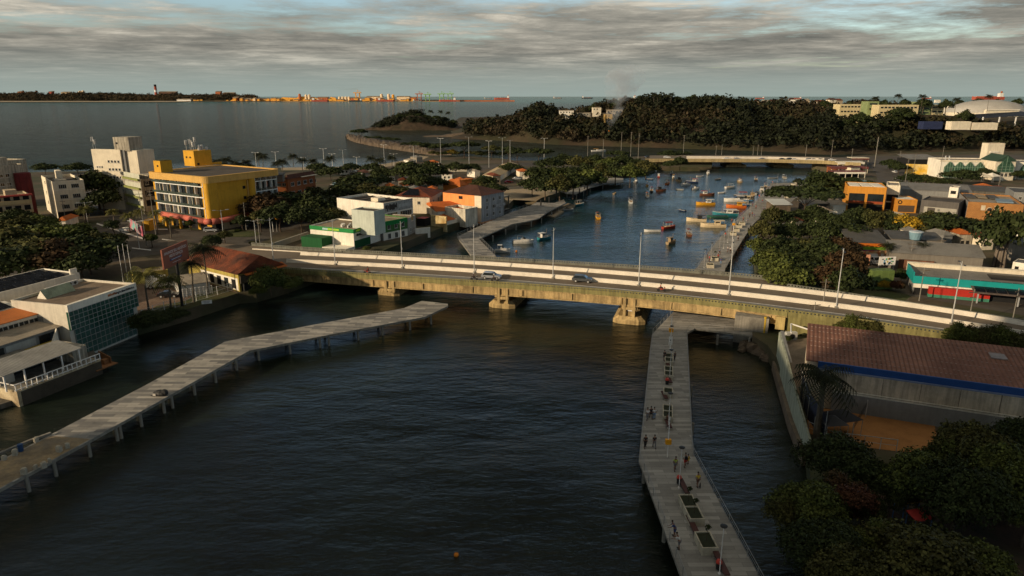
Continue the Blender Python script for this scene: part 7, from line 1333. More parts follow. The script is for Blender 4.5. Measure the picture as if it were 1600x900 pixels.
for a in ((785,394,'motor',5.6,0,'white','white','small white cabin motorboat moored beside the zigzag boardwalk'),(818,380,'motor',7.6,2,'white','dark','white motor cruiser with dark stripe near the zigzag boardwalk'),(851,374,'fish',6.2,35,'teal','white','teal fishing boat with a white cabin beside the motor cruiser'),(934,341,'canopy',6.4,92,'yellow','brown','yellow boat with a brown canopy seen from its stern'),
    (985,317,'canopy',6.2,88,'white','dark','white boat with a dark canopy right of the yellow canopy boat'),(994,285,'motor',5,60,'white','tan','small white boat nearest the jetty end'),(1011,291,'canopy',4.8,85,'yellow','yellow','small all-yellow boat right of the jetty'),(1015.5,281,'skiff',4.2,-20,'navy','navy','small dark blue skiff near the mangroves'),(1029,277,'fish',5,80,'red','white','red boat with white cabin near the mangroves'),(1018,299.5,'canopy',6,75,'dark','red','dark boat with a faded red canopy in the left group'),(1011,308,'canopy',5,88,'white','orange','orange and white boat lowest of the left group'),
    (1033,299,'fish',6,10,'brown','dark','dark brown boat with short mast, bow to the right'),(1043,288,'canopy',6,60,'orange','brown','orange-brown canopy boat in the upper middle'),(1052,278.5,'motor',5,80,'cream','yellow','cream boat with a yellowish top near the shore'),(1049,273,'canopy',5,70,'navy','navy','navy boat with a blue tarpaulin cover near the shore'),(1071,290,'motor',6.4,200,'white','dark','white speedboat alongside a dark red boat, bow left'),(1081,286,'fish',8,170,'navy','red','dark blue and red fishing boat behind the white speedboat'),
    (1094,276,'skiff',5.2,10,'white','brown','low white and brown boat in the upper middle'),(1106,272,'motor',6,85,'white','white','white cabin boat nearest the far bridge'),(1141,294,'canopy',7,20,'white','grey','white boat with a grey canopy at upper right of the basin'),(1181,282,'canopy',6.4,75,'dark','brown','dark boat with a brown canopy near the boardwalk end'),(1105,306,'fish',8,0,'brown','red','brown-gold fishing boat with a red cabin top'),(1102,320.5,'fish',9.6,180,'yellow','white','bright yellow fishing boat with a white cabin'),
    (1045,357,'canopy',6.6,25,'red','red','red boat with a raised red canopy in the middle of the basin'),(1076,368,'canopy',5.6,88,'brown','brown','brown boat with rounded brown canopy, bow away'),(1049,381,'fish',5.2,40,'tan','tan','small tan boat nearest the bridge'),(1019,362,'skiff',6.6,178,'white','grey','low white covered skiff left of the red canopy boat'),(1088,346,'fish',8.6,165,'cream','dark','cream and black boat left of the long cream fishing boat'),(1114,355,'fish',10.4,172,'cream','cream','long cream fishing boat close to the boardwalk'),
    (1121,340,'skiff',9.6,176,'green','dark','low dark green open boat between the cream and teal boats'),(1133,337,'fish',11.6,172,'teal','white','long teal fishing boat with white cabin moored at the boardwalk'),(1150,325,'fish',9.6,170,'orange','yellow','orange and navy fishing boat above the teal one'),(1150,315,'motor',12.6,175,'white','white','largest white motor yacht moored at the boardwalk'),(1166,322,'canopy',8,172,'blue','blue','bright blue covered boat beside the largest yacht'),(1158,308,'canopy',8,175,'dark','red','dark boat with red canopies above the largest yacht'),
    (1175,308,'fish',8,75,'dark','tan','dark boat with tan cabin tied to the boardwalk'),(1182,303,'skiff',7,60,'grey','dark','grey open boat tied to the boardwalk'),(1190,299,'motor',7.6,75,'white','cream','white cabin boat at the upper end of the moored row'),(1225,279,'canopy',6.6,85,'grey','grey','grey canopy boat by the plaza shore'),(1208,279,'skiff',7,0,'grey','dark','flat grey boat beside the plaza lamp'),
    (888,329,'skiff',5.6,25,'grey','grey','grey skiff tied to the floating dock'),(905,321,'canopy',6,35,'teal','grey','teal and grey boat tied behind the floating dock'),(935,237,'motor',15,10,'white','yellow','large pale yacht in the channel behind the mangroves'),(930,274,'skiff',5,10,'white','white','white skiff pulled up at the mangrove shore, left'),(1020,268,'skiff',6,5,'white','cream','white skiff at the mangrove shore near the far bridge'),(1042,266,'fish',6,15,'tan','tan','tan boat beached at the foot of the far bridge'),(1076,264,'skiff',6,5,'red','brown','dull red skiff at the foot of the far bridge'),(1060,283,'fish',5,120,'tan','dark','small tan boat between the orange canopy boat and the speedboat'),(1122,281,'skiff',5,30,'dark','dark','small dark skiff drifting left of the grey-canopied boat'),(1196,293,'canopy',6,80,'dark','brown','brown-canopied boat at the upper end of the moored row'),(1166,314,'fish',7,170,'dark','cream','dark boat with a cream cabin behind the bright blue boat'),(1003,272,'skiff',4.5,30,'white','blue','tiny white skiff with blue cover near the mangroves'),(1062,297,'skiff',4.5,160,'grey','grey','tiny grey skiff in the upper middle'),(1128,302,'skiff',4.5,10,'white','white','tiny white dinghy left of the grey-canopied boat'),(1087,296,'motor',5,20,'white','navy','small white boat with navy top in the upper middle'),(1155,285,'fish',5.5,100,'tan','brown','small tan boat below the far bridge pier'),(960,303,'skiff',4.5,70,'tan','tan','tiny tan dinghy right of the mangrove jetty'),(1066,330,'skiff',4.2,130,'navy','dark','tiny dark dinghy left of the bright yellow boat'),(1143,331,'skiff',7,172,'navy','navy','navy skiff squeezed between the teal and orange boats')): boat(*a)
# ---------------------------------------------------------------- vehicles
def car_proto(kind='suv'):
    t = thing('parked_car', 'car', 'car'); L_, w, h = {'suv': (4.4,.9,1.62), 'sedan': (4.4,.87,1.42), 'truck': (6.2,1.05,2.7)}[kind]; q = MB()
    if kind == 'truck': prof = [(-.5,.45),(-.5,2.7),(.18,2.7),(.2,.95),(.22,2.15),(.36,2.1),(.47,1.3),(.5,1.1),(.5,.45)]; prof = [(-.5,.5),(-.5,2.7),(.2,2.7),(.2,2.2),(.38,2.15),(.47,1.35),(.5,1.2),(.5,.5)]
    elif kind == 'suv': prof = [(-.5,.4),(-.5,.95),(-.46,1.1),(-.38,1.58),(-.3,1.62),(.0,1.6),(.1,1.52),(.24,1.05),(.44,.92),(.5,.72),(.5,.4)]
    else: prof = [(-.5,.38),(-.5,.85),(-.46,.95),(-.36,1.0),(-.22,1.4),(.0,1.42),(.07,1.36),(.22,.95),(.44,.82),(.5,.66),(.5,.38)]
    n = len(prof); vs = []
    for y in (-1, -.96, .96, 1):
        for x, z in prof:
            k = 1-.22*max(0, (z-.95)/.65) if kind != 'truck' else 1-.04*(z > 2)
            vs.append((x*L_, y*w*k, z if abs(y) < 1 or z > 1 else z-.0))
    q.add(vs, [(j*n+i, j*n+(i+1) % n, (j+1)*n+(i+1) % n, (j+1)*n+i) for j in range(3) for i in range(n)]+[tuple(range(n))[::-1], tuple(range(3*n, 4*n))])
    q.build('body', mat('car_paint_grey', (.35,.36,.38), .35, .05, 1., metal=.3, spec=.5), t)
    g = MB(); gz0, gz1 = (1.0, h-.1) if kind != 'truck' else (1.5, 2.05); xa, xb = {'suv': (-.42,.16), 'sedan': (-.33,.14), 'truck': (.24,.4)}[kind]
    for s in (-1, 1):
        k0 = w*(1-.22*max(0,(gz0-.95)/.65) if kind != 'truck' else 1)+.012; k1 = w*(1-.22*(gz1-.95)/.65 if kind != 'truck' else .97)+.012
        g.add([(xa*L_, s*k0, gz0), (xb*L_+.25, s*k0, gz0), (xb*L_-.2, s*k1, gz1), (xa*L_+.25, s*k1, gz1)], [(0,1,2,3) if s < 0 else (3,2,1,0)])
    g.build('side_window', GLASS, t)
    g = MB(); fx = {'suv': ((.235,1.08),(.11,1.5)), 'sedan': ((.215,.98),(.08,1.34)), 'truck': ((.462,1.45),(.39,2.05))}[kind]; a, b_ = fx; g.add([(a[0]*L_+.02, -w*.85, a[1]), (a[0]*L_+.02, w*.85, a[1]), (b_[0]*L_+.03, w*.76, b_[1]), (b_[0]*L_+.03, -w*.76, b_[1])], [(0,1,2,3)]); g.build('windscreen', GLASS, t)
    if kind != 'truck': g = MB(); g.add([(-.475*L_-.02, -w*.8, 1.08), (-.475*L_-.02, w*.8, 1.08), (-.4*L_-.03, w*.72, h-.14), (-.4*L_-.03, -w*.72, h-.14)], [(3,2,1,0)]); g.build('rear_window', GLASS, t)
    wr = .34 if kind != 'truck' else .45; wm = MB().lathe((0,0,0), [(wr,-.1),(wr,.1)], 14); wm.v = [(x, z, y) for x, y, z in wm.v]; wm = wm.mesh('wheel', RUBBER); rm = MB().lathe((0,0,0), [(wr*.6,-.115),(wr*.6,.115)], 10); rm.v = [(x, z, y) for x, y, z in rm.v]; rm = rm.mesh('rim', STEEL)
    for x in (-.31,.31):
        for y in (-1, 1): o = put('wheel', wm, t, (x*L_, y*(w-.08), wr)); put('rim', rm, o)
    hm = MB().box(-.03,.03,-.16,.16,-.07,.07).mesh('headlight', WHITE); tm = MB().box(-.03,.03,-.12,.12,-.12,.12).mesh('tail_light', REDP)
    for y in (-.7,.7): put('headlight', hm, t, (L_*.495, y*w, .74 if kind != 'truck' else .9)); put('tail_light', tm, t, (-L_*.498, y*w, .85))
    return t
CP = {k: car_proto(k) for k in ('suv', 'sedan', 'truck')}; CS = {k: snapshot(v) for k, v in CP.items()}; used = set()
CARC = dict(silver=mat('car_paint_silver', (.42,.43,.45), .3, .05, 1., metal=.5), white=mat('car_paint_white', (.65,.65,.63), .35, .05, 1.), black=mat('car_paint_black', (.012,.012,.014), .25, .05, 1., spec=.6), red=mat('car_paint_red', (.35,.02,.02), .35, .05, 1.), grey=mat('car_paint_dark_grey', (.10,.105,.11), .3, .05, 1., metal=.4))
def car(kind, u, v, z, hd, c, lab, group=None, name='parked_car'):
    p = P(u, v, z)
    if kind not in used:
        used.add(kind); t = CP[kind]; t.location = p; t.rotation_euler.z = R(hd)
        for o in children(t):
            if o.name.startswith('body'): o.material_slots[0].link = 'OBJECT'; o.material_slots[0].material = CARC[c]
    else: t = dup(CP[kind], CS[kind], p, R(hd), mats={'body': CARC[c]})
    if 'group' in t.keys(): del t['group']
    t['label'] = lab; t['category'] = 'truck' if kind == 'truck' else 'car'; t.name = 'delivery_truck' if kind == 'truck' else name
    if group: t['group'] = group
RD = lambda u: zd(u)+.02
car('suv', 768, 435.5, RD(768), -13, 'silver', 'silver car driving on the bridge beside a motorcycle', None, 'moving_car'); car('suv', 910, 440.5, RD(910), -15, 'grey', 'grey sport utility car driving alone on the bridge', None, 'moving_car')
for a in (('suv',264,345,ZL+.03,5,'black','black car parked in front of the hotel'),('sedan',264,464,ZL+.02,8,'black','black car parked beside the white kiosk in the car park'),('truck',251,449,ZL+.02,20,'white','white delivery truck behind the black car in the car park'),('sedan',394,353,ZL+.02,10,'black','dark car at the corner below the hotel awning'),('sedan',455,342,ZL+.02,25,'white','white car half hidden under the street trees'),('sedan',463,338,ZL+.02,25,'silver','silver car behind the white one under the street trees'),
    ('sedan',553,270,ZL+.02,170,'white','white car parked on the coast road by the beach'),('sedan',562,270,ZL+.02,170,'grey','grey car next to the white one by the beach'),('truck',817,272,ZL+.02,60,'red','red truck parked near the mangroves'),('sedan',807,281,ZL+.02,20,'white','white car on the beach track, left of two'),('sedan',813,280,ZL+.02,20,'silver','silver car on the beach track, right of two'),('sedan',795,286,ZL+.02,20,'red','red car on the beach track'),('sedan',1042,247,5.6,0,'white','white car on the far bridge approach'),('sedan',1012,247,ZL+2,0,'black','black car left of the far bridge'),
    ('truck',1359,411,ZL+.02,-80,'white','white truck behind the peach billboard, leftmost in the yard'),('truck',1375,410,ZL+.02,-80,'white','white truck behind the picture billboard'),('truck',1411,415,ZL+.02,-85,'white','cream truck parked in the middle of the yard'),('truck',1427,417,ZL+.02,-85,'white','white truck, rightmost in the yard'),('sedan',1392,406,ZL+.02,-85,'black','dark car between the trucks in the yard'),('sedan',1353,445,ZL+.02,10,'silver','silver car left of the green container wall'),
    ('sedan',196,362,ZL+.03,150,'white','white car crossing the road junction near the banner fence'),('suv',330,362,ZL+.03,5,'silver','silver car waiting on the avenue below the hotel awning'),('sedan',182,395,ZL+.03,160,'grey','dark grey car at the near side of the junction'),('suv',520,372,ZL+.03,80,'white','white car parked in the bank car park'),('sedan',500,376,ZL+.03,80,'red','red car parked in the bank car park'),('sedan',1440,262,ZL+.03,0,'grey','grey car passing the arched shed'),('sedan',1397,296,ZL+.02,80,'white','white car on the road by the mural wall'),('sedan',1402,281,ZL+.02,80,'silver','silver car on the road below the mural wall'),('sedan',1398,270,ZL+.02,80,'white','white car at the roadside pole')): car(*a)
for i, (u, c, k) in enumerate(((1135,'white','sedan'),(1152,'silver','sedan'),(1190,'silver','sedan'),(1223,'black','sedan'),(1232,'grey','suv'),(1241,'white','sedan'),(1262,'white','suv'),(1272,'grey','sedan'),(1281,'black','sedan'),(1300,'white','sedan'))): car(k, u, 249.3+(u-1135)*.012, ZF+.04, 0 if i % 2 else 180, c, ('white','silver','silver','black','grey','white','white','grey','black','white')[i]+' car crossing the far bridge', 'cars crossing the far bridge', 'moving_car')
# ---------------------------------------------------------------- people
def skinmesh(name, V_, E_, Rd, m_, sub=1):
    me = bpy.data.meshes.new('tmp'); me.from_pydata(V_, E_, []); o = bpy.data.objects.new('tmp', me); COL.objects.link(o); md = o.modifiers.new('s', 'SKIN'); md.use_smooth_shade = True
    for i, r in enumerate(Rd): s = me.skin_vertices[0].data[i]; s.radius = (r, r) if not isinstance(r, tuple) else r; s.use_root = (i == 0)
    sb = o.modifiers.new('b', 'SUBSURF'); sb.levels = sub; sb.render_levels = sub; bpy.context.view_layer.update()
    out = bpy.data.meshes.new_from_object(o.evaluated_get(bpy.context.evaluated_depsgraph_get())); bpy.data.objects.remove(o); out.name = name; out.materials.clear(); out.materials.append(m_); return out
SKIN = mat('skin', (.22,.11,.07), .6, .1, 4.); HAIR = mat('hair', (.012,.009,.007), .8, .1, 4.); SHOE = mat('shoes', (.05,.045,.04), .7, .1, 2.)
POSES = {}
def pose(kind):
    if kind in POSES: return POSES[kind]
    st = {'walk': .28, 'walk2': -.28, 'stand': .05, 'lean': .06, 'sit': 0}[kind]; dz = -.42 if kind == 'sit' else 0; hp = .92+dz; lean = .28 if kind == 'lean' else (.06 if kind != 'sit' else .05)
    J = [(0,0,hp),(0,lean*.3,hp+.22),(0,lean*.7,hp+.44),(0,lean,hp+.56),(0,lean+.03,hp+.67),(0,lean+.05,hp+.80)]; Rr = [.13,.12,.15,.065,.075,.09]; Ed = [(0,1),(1,2),(2,3),(3,4),(4,5)]; legs = []; arms = []
    for s in (-1, 1):
        f = st*s; b = len(J)
        if kind == 'sit': pts = [(s*.1,.02,hp-.04),(s*.11,.44,hp),(s*.11,.46,hp-.42),(s*.11,.60,.03)]
        else: pts = [(s*.1,0,hp-.06),(s*.11,f*.45+.04,hp*.52),(s*.11,f-.04*abs(f)*4,.08),(s*.12,f+.14,.035)]
        J += pts; Rr += [.105,.065,.042,.04]; Ed += [(0,b),(b,b+1),(b+1,b+2),(b+2,b+3)]; legs.append(pts); b = len(J); g = -f
        if kind == 'lean': ap = [(s*.19,lean*.8,hp+.46),(s*.23,lean+.12,hp+.24),(s*.17,lean+.32,hp+.14),(s*.17,lean+.40,hp+.13)]
        elif kind == 'sit': ap = [(s*.19,lean*.8,hp+.46),(s*.23,.05,hp+.22),(s*.15,.28,hp+.1),(s*.14,.35,hp+.08)]
        else: ap = [(s*.19,lean*.8,hp+.46),(s*.23,g*.25,hp+.2),(s*.23,g*.75+.06,hp-.03),(s*.23,g*.8+.08,hp-.11)]
        J += ap; Rr += [.06,.042,.03,.028]; Ed += [(2,b),(b,b+1),(b+1,b+2),(b+2,b+3)]; arms.append(ap)
    body = skinmesh('person', J, Ed, Rr, SKIN); q = MB()
    for ap in arms:
        w, h_ = Vector(ap[2]), Vector(ap[3]); d = (h_-w).normalized(); s = d.orthogonal().normalized()
        for k in range(4): o = s*(.018*(k-1.5)); q.path([h_+o, h_+o+d*(.05+.008*(k % 3)), h_+o+d*.07+Vector((0,.012,-.02))], .009, 4)
        q.path([h_-d*.02+s*.03, h_+s*.05+d*.03], .010, 4)
    hc = Vector(J[5]); q.ell(hc+Vector((0,.095,-.01)), (.016,.022,.02), 6, 4)
    for s in (-1, 1): q.ell(hc+Vector((s*.035,.082,.015)), (.012,.008,.009), 5, 3); q.ell(hc+Vector((s*.092,0,0)), (.012,.02,.03), 5, 3)
    me2 = q.mesh('x', SKIN); import bmesh; bm = bmesh.new(); bm.from_mesh(body); bm.from_mesh(me2); bm.to_mesh(body); bm.free(); bpy.data.meshes.remove(me2)
    sv = [J[0],J[1],J[2]]; se = [(0,1),(1,2)]; sr = [.145,.14,.172]
    for ap in arms: b = len(sv); sv += [ap[0],tuple(Vector(ap[0]).lerp(Vector(ap[1]), .8))]; sr += [.078,.065]; se += [(2,b),(b,b+1)]
    shirt = skinmesh('shirt', sv, se, sr, WHITE)
    def trou(f): 
        tv = [(0,0,hp+.03)]; te = []; tr = [.15]
        for lg in legs: b = len(tv); e = Vector(lg[1]).lerp(Vector(lg[2]), f) if f >= 0 else Vector(lg[0]).lerp(Vector(lg[1]), 1+f); tv += [lg[0]]+([lg[1]] if f > 0 else [])+[tuple(e)]; tr += [.122]+([.085] if f > 0 else [])+[.075 if f > 0 else .1]; te += [(0,b),(b,b+1)]+([(b+1,b+2)] if f > 0 else [])
        return skinmesh('trousers' if f > 0 else 'shorts', tv, te, tr, BLACK)
    hr = MB().ell(hc+Vector((0,-.02,.03)), (.100,.105,.095), 10, 6); hr.v = [v for v in hr.v]; hair = hr.mesh('hair', HAIR, True)
    sh = MB()
    for lg in legs: c = Vector(lg[3]); sh.cbox((c.x, c.y-.05, c.z+.01), (.1,.27,.09))
    POSES[kind] = (body, shirt, trou(.9), trou(-.15), hair, sh.mesh('shoes', SHOE)); return POSES[kind]
def cloth(n, c): return mat('cloth_'+n, c, .85, .12, 3.)
CL = dict(black=cloth('black', (.015,.015,.017)), white=cloth('white', (.6,.58,.55)), blue=cloth('blue', (.02,.05,.18)), red=cloth('red', (.42,.04,.03)), yellow=cloth('yellow', (.6,.42,.05)), lime=cloth('lime', (.4,.5,.08)), grey=cloth('grey', (.15,.15,.16)), denim=cloth('denim', (.12,.2,.32)), brown=cloth('brown', (.12,.06,.04)), pink=cloth('pink', (.5,.2,.2)))
def person(u, v, z, hd, ps, top, bot, long_=True, lab='', group=None, sc=1., extra=None, xy=None):
    p = P(u, v, z) if xy is None else Vector((*xy, z)); t = thing('person', lab, 'person', p, R(hd), group); t.scale = (sc,)*3; b, s, tr, sh, h, fo = pose(ps); put('body', b, t); put('shirt', s, t, mat=CL[top]); put('trousers' if long_ else 'shorts', tr if long_ else sh, t, mat=CL[bot]); put('hair', h, t); put('shoes', fo, t)
    if extra == 'pack': q = MB(); q.cbox((0,-.2,1.25), (.3,.18,.42)); q.build('backpack', CL['black'], t)
    return t
for a in ((1038,563,0,'stand','black','black',False,'person in black shorts beside the first planter, left of the lamp'),(1054,562,180,'walk','black','black',True,'person in black right of the lamp by the first planter',.82),(1011.5,656,0,'walk','white','grey',True,'person in white, left of the trio walking on the near boardwalk'),(1017,654,0,'walk2','black','black',True,'person in black, middle of the walking trio'),(1022,655,0,'stand','white','denim',True,'person in white top and jeans, right of the walking trio'),(1008,699,180,'walk','black','black',True,'person dressed in black walking nearest the left railing'),(1022,699,180,'walk2','black','grey',True,'person in a black jacket and grey trousers beside the all-black walker'),
    (1054.5,734,180,'walk','lime','grey',False,'person in a lime and white top holding a dark bag'),(1070.5,729,0,'walk','white','red',False,'person in white shirt and red shorts with a black backpack'),(1075,725,20,'stand','yellow','yellow',False,'child in a yellow top beside the backpack wearer',.72),(1090,760,10,'walk','yellow','brown',False,'person in a yellow shirt walking a small dark dog'),(1054,838,80,'lean','blue','blue',False,'person in blue leaning on the left railing'),(1061,858,60,'lean','white','grey',False,'person in a white and red top leaning on the left railing')):
    person(a[0], a[1], ZP, a[2], a[3], a[4], a[5], a[6], a[7], 'people on the near boardwalk', a[8] if len(a) > 8 else 1., 'pack' if 'backpack' in a[7] and 'red shorts' in a[7] else None)
person(1043, 661, ZP, 0, 'sit', 'brown', 'black', True, 'person sitting on the bench at the fourth planter', 'people on the near boardwalk')
r = random.Random(21)
def pick(n): return r.choice(['black','white','blue','red','grey','pink','denim','black'])
fp_ = ((1105,404),(1108,409),(1122,406),(1126,413),(1124,398),(1137,394),(1141,395),(1144,362),(1143,349),(1153,376),(1133,371),(1161,346),(1168,349),(1171,340),(1175,338),(1178,341),(1168,318),(1176,322),(1186,310),(1189,302),(1191,318),(1196,300),(1201,296),(1207,288),(1211,290),(1203,305),(1181,327),(1211,304),(1193,330),(1184,316))
for i, (u, v) in enumerate(fp_):
    tp_, bt = pick(0), r.choice(['black','denim','grey','brown']); person(u, v, ZP if v > 325 else ZL+.03, r.uniform(0, 360), r.choice(['walk','walk2','stand']), tp_, bt, r.random() < .6, 'person in a '+tp_+' top and '+bt+' legwear on the basin boardwalk', 'people strolling on the basin boardwalk')
p = P(1093.5, 762, ZP); t = thing('dog', 'small dark dog on a lead beside the person in the yellow shirt', 'dog', p, R(70)); V_ = [(-.18,0,.26),(0,0,.27),(.16,0,.28),(.26,0,.36),(.34,0,.40),(.42,0,.37)]; E_ = [(0,1),(1,2),(2,3),(3,4),(4,5)]; Rd = [.07,.075,.085,.055,.055,.03]
for x, o in ((-.18, 0), (.16, 2)):
    for s in (-1, 1): b = len(V_); V_ += [(x, s*.06, .17), (x-(.04 if o == 0 else -.01), s*.06, .09), (x, s*.06, .015)]; E_ += [(o, b), (b, b+1), (b+1, b+2)]; Rd += [.035,.02,.022]
b = len(V_); V_ += [(-.28,0,.36)]; E_ += [(0, b)]; Rd += [.02]; put('body', skinmesh('dog', V_, E_, Rd, HAIR), t)
q = MB(); q.add([(.31,-.05,.44),(.35,-.03,.44),(.33,-.05,.52)], [(0,1,2),(2,1,0)]); q.add([(.31,.05,.44),(.35,.03,.44),(.33,.05,.52)], [(0,1,2),(2,1,0)]); q.build('ears', HAIR, t)
# motorcycles
def moto(u, v, c, top, hd, lab, z=None):
    p = P(u, v, RD(u)); t = thing('motorcycle', lab, 'motorcycle', p, R(hd)); wm = MB().lathe((0,0,0), [(.2,-.05),(.3,-.06),(.3,.06),(.2,.05)], 14); wm.v = [(x, z, y) for x, y, z in wm.v]; wm = wm.mesh('wheel', RUBBER)
    for x in (-.62,.66): put('wheel', wm, t, (x, 0, .3))
    q = MB(); q.cbox((.05,0,.55), (.6,.26,.36)); q.cbox((.1,0,.82), (.42,.28,.22)); q.cbox((-.6,0,.72), (.3,.16,.1)); q.cbox((.62,0,.85), (.2,.25,.3)); q.build('body', c, t); q = MB(); q.cbox((-.32,0,.82), (.62,.26,.12)); q.build('seat', BLACK, t); q = MB(); q.tube((.66,0,.3), (.48,0,1.0), .04); q.tube((.46,-.35,1.03), (.46,.35,1.03), .025); q.build('fork', STEEL, t)
    rd = thing('person', 'person in a '+top+' top riding the '+lab.split(' ridden')[0], 'person', p+Vector((math.cos(R(hd))*-.25, math.sin(R(hd))*-.25, .38)), R(hd-90)); b_, s, tr, sh, h, fo = pose('sit'); put('body', b_, rd); put('shirt', s, rd, mat=CL[top]); put('trousers', tr, rd, mat=CL['black']); put('shoes', fo, rd); put('helmet', MB().ell((0,.1,1.31), (.14,.16,.15), 10, 6).mesh('helmet', CL['black' if top == 'red' else 'white'], True), rd)
moto(1033.5, 455.5, PC['red'], 'red', -15, 'red motorcycle ridden near the third lamp from the right'); moto(773, 440, PC['dark'], 'black', -13, 'dark motorcycle ridden beside the silver car'); moto(574, 427.5, PC['red'], 'red', 167, 'maroon motorcycle ridden near the west end of the bridge'); moto(741, 438, PC['dark'], 'grey', -13, 'small dark scooter ridden behind the silver car')
# ---------------------------------------------------------------- boardwalk furniture
POTM = mat('planter_concrete', (.50,.45,.34), .9, .2, .8, .2, 4., streak=.3); SOIL = mat('soil', (.03,.035,.018), .95, .4, 2., .4, 6.)
def planter(u, v, rz, nc, lab, w=1.5, d=1.7, z=ZP, sprig=True):
    p = P(u, v, z); t = thing('planter', lab, 'planter', p, R(rz), 'concrete planters along the boardwalk'); h = .85; L_ = nc*d+.12*(nc+1); q = MB(); q.box(-w/2, -w/2+.12, 0, L_, 0, h); q.box(w/2-.12, w/2, 0, L_, 0, h)
    for k in range(nc+1): y = k*(d+.12); q.box(-w/2+.12, w/2-.12, y, y+.12, 0, h)
    q.build('box', POTM, t); q = MB()
    for k in range(nc): y = k*(d+.12)+.12; q.box(-w/2+.12, w/2-.12, y, y+d, .1, h-.14)
    q.build('soil', SOIL, t)
    if sprig:
        for k in range(nc):
            q = MB(); y = k*(d+.12)+.12+d/2; q.tube((0,y,.7), (.05,y,2.3), .035, .02, 5); q.build('sapling_stem', BARK, t); put('sapling_leaves', crown_mesh('bush', 1, 90, .35, LEAF[0]), t, (.05,y,2.2), 0, sc=.45)
def bench(u, v, rz, lab, L_=2.6, z=ZP):
    p = P(u, v, z); t = thing('park_bench', lab, 'bench', p, R(rz), 'brown benches along the boardwalk'); q = MB(); q.box(-.28, .28, 0, L_, .38, .5); q.build('seat', mat('bench_brown', (.075,.03,.025), .7, .2, 1.), t)
    for y in (.15, L_-.4): q = MB(); q.box(-.2, .2, y, y+.25, 0, .379); q.build('leg', POTM, t)
def bin_(u, v, lab, z=ZP):
    p = P(u, v, z); t = thing('trash_bin', lab, 'trash bin', p, 0, 'red-topped trash bins on the boardwalk'); q = MB(); q.lathe((0,0,.1), [(.24,0),(.28,.65)], 12); q.build('bin', BLACK, t); q = MB(); q.lathe((0,0,.76), [(.3,0),(.3,.12),(.2,.3)], 12); q.build('lid', mat('bin_red', (.5,.05,.03), .5, .1, 1.), t)
def plamp(u, v, h, lab, z=ZP):
    p = P(u, v, z); t = thing('street_lamp', lab, 'street lamp', p, 0, 'slim boardwalk lamps'); q = MB(); q.tube((0,0,0), (0,0,h), .05, .035, 8); q.build('pole', mat('dull_white', (.35,.33,.3)) if v < 430 else WHITE, t); q = MB(); q.lathe((0,0,h), [(.05,-.12),(.32,.02),(.34,.1),(.1,.14)], 12); q.build('lamp_head', BLACK, t); q = MB(); q.lathe((0,0,0), [(.16,0),(.14,.1)], 10); q.build('base', WHITE, t)
for a in ((1045,572,0,2,'small double planter nearest the bridge'),(1044.5,594,0,2,'second planter from the bridge'),(1043.5,622,0,1,'third planter from the bridge with one trough'),(1043,660,0,2,'fourth, longer planter from the bridge')): planter(a[0], a[1], -12, a[3], a[4], d=1.8, w=1.35, sprig=False)
planter(1089, 822, 2, 2, 'near double planter with two bare saplings and a cast concrete rim', 1.55, 2.1); planter(1109, 868, 2, 1, 'nearest planter with one sapling at the bottom of the boardwalk', 1.6, 2.4)
for a in ((1045,576,0,'bench below the planter nearest the bridge'),(1048,602,0,'bench below the second planter'),(1041,627,0,'bench below the third planter'),(1047,673,0,'bench below the fourth planter')): bench(*a)
bench(1074, 776, 2, 'dark brown bench above the near double planter', 3.0); bench(1090, 842, 2, 'dark brown bench between the two near planters', 3.4); bench(1136, 905, 2, 'long brown bench at the bottom edge of the boardwalk', 5.4)
bin_(1042, 601, 'red-topped bin beside the second planter'); bin_(1060.5, 756, 'red-topped bin at the foot of the boardwalk lamp'); bin_(1122.5, 890, 'red-topped bin beside the bottom bench')
plamp(1061, 762, 5, 'slim white lamp with a black disc head above the double planter'); plamp(1124, 896, 5, 'nearest slim white lamp at the bottom of the boardwalk'); plamp(1044, 669, 5, 'slim white lamp at the fourth planter'); plamp(1046, 594, 5, 'slim white lamp at the second planter'); plamp(1047, 553, 5, 'slim white lamp near the banner pole at the bridge')
def sign_pole(u, v, h, hy, white, lab, z=ZP):
    p = P(u, v, z); t = thing('banner_pole', lab, 'sign', p, 0, 'white poles with yellow boxes'); q = MB(); q.tube((0,0,0), (0,0,h), .06, n=8); q.build('pole', WHITE, t); q = MB(); q.cbox((0,-.02,hy), (.7,.45,.62)); q.build('yellow_box', mat('signal_yellow', (.75,.33,.01), .5, .1, 1.), t)
    if white is not None:
        q = MB(); q.cbox((0,-.12,white), (.62,.08,1.5)); w_ = q.build('white_panel', WHITE, t); q = MB(); q.cbox((0,-.17,white+.1), (.22,.02,.3)); q.cbox((0,-.17,white-.35), (.3,.02,.06)); q.build('pictogram', BLACK, w_)
sign_pole(1046.5, 549, 6.5, 3.9, 2.0, 'white pole with yellow box and white pictogram sign under the bridge edge'); sign_pole(1042.5, 714, 5.4, 2.1, None, 'white pole with one yellow box between fourth planter and lamp')
sign_pole(1143, 391, 9, 7.6, None, 'tall white pole with yellow box on the basin boardwalk'); 
for i, (u, v, h) in enumerate(((1100,418,4.8),(1110.5,407,4.8),(1123.5,395,4.8),(1130.5,388,4.8),(1137,379,4.8),(1152,352,4.8),(1166,345,5),(1172,330,5),(1180,318,5),(1197,300,5),(1214,290,6))): plamp(u, v, h, 'slim white lamp on the basin boardwalk')
for i, (u, v) in enumerate(((1110,419),(1117,408),(1146,368),(1151,362),(1155,356),(1160,352))): planter(u, v, -12, 1, 'pale square planter on the basin boardwalk', 1.8, 2.2, sprig=(i in (1, 3)))
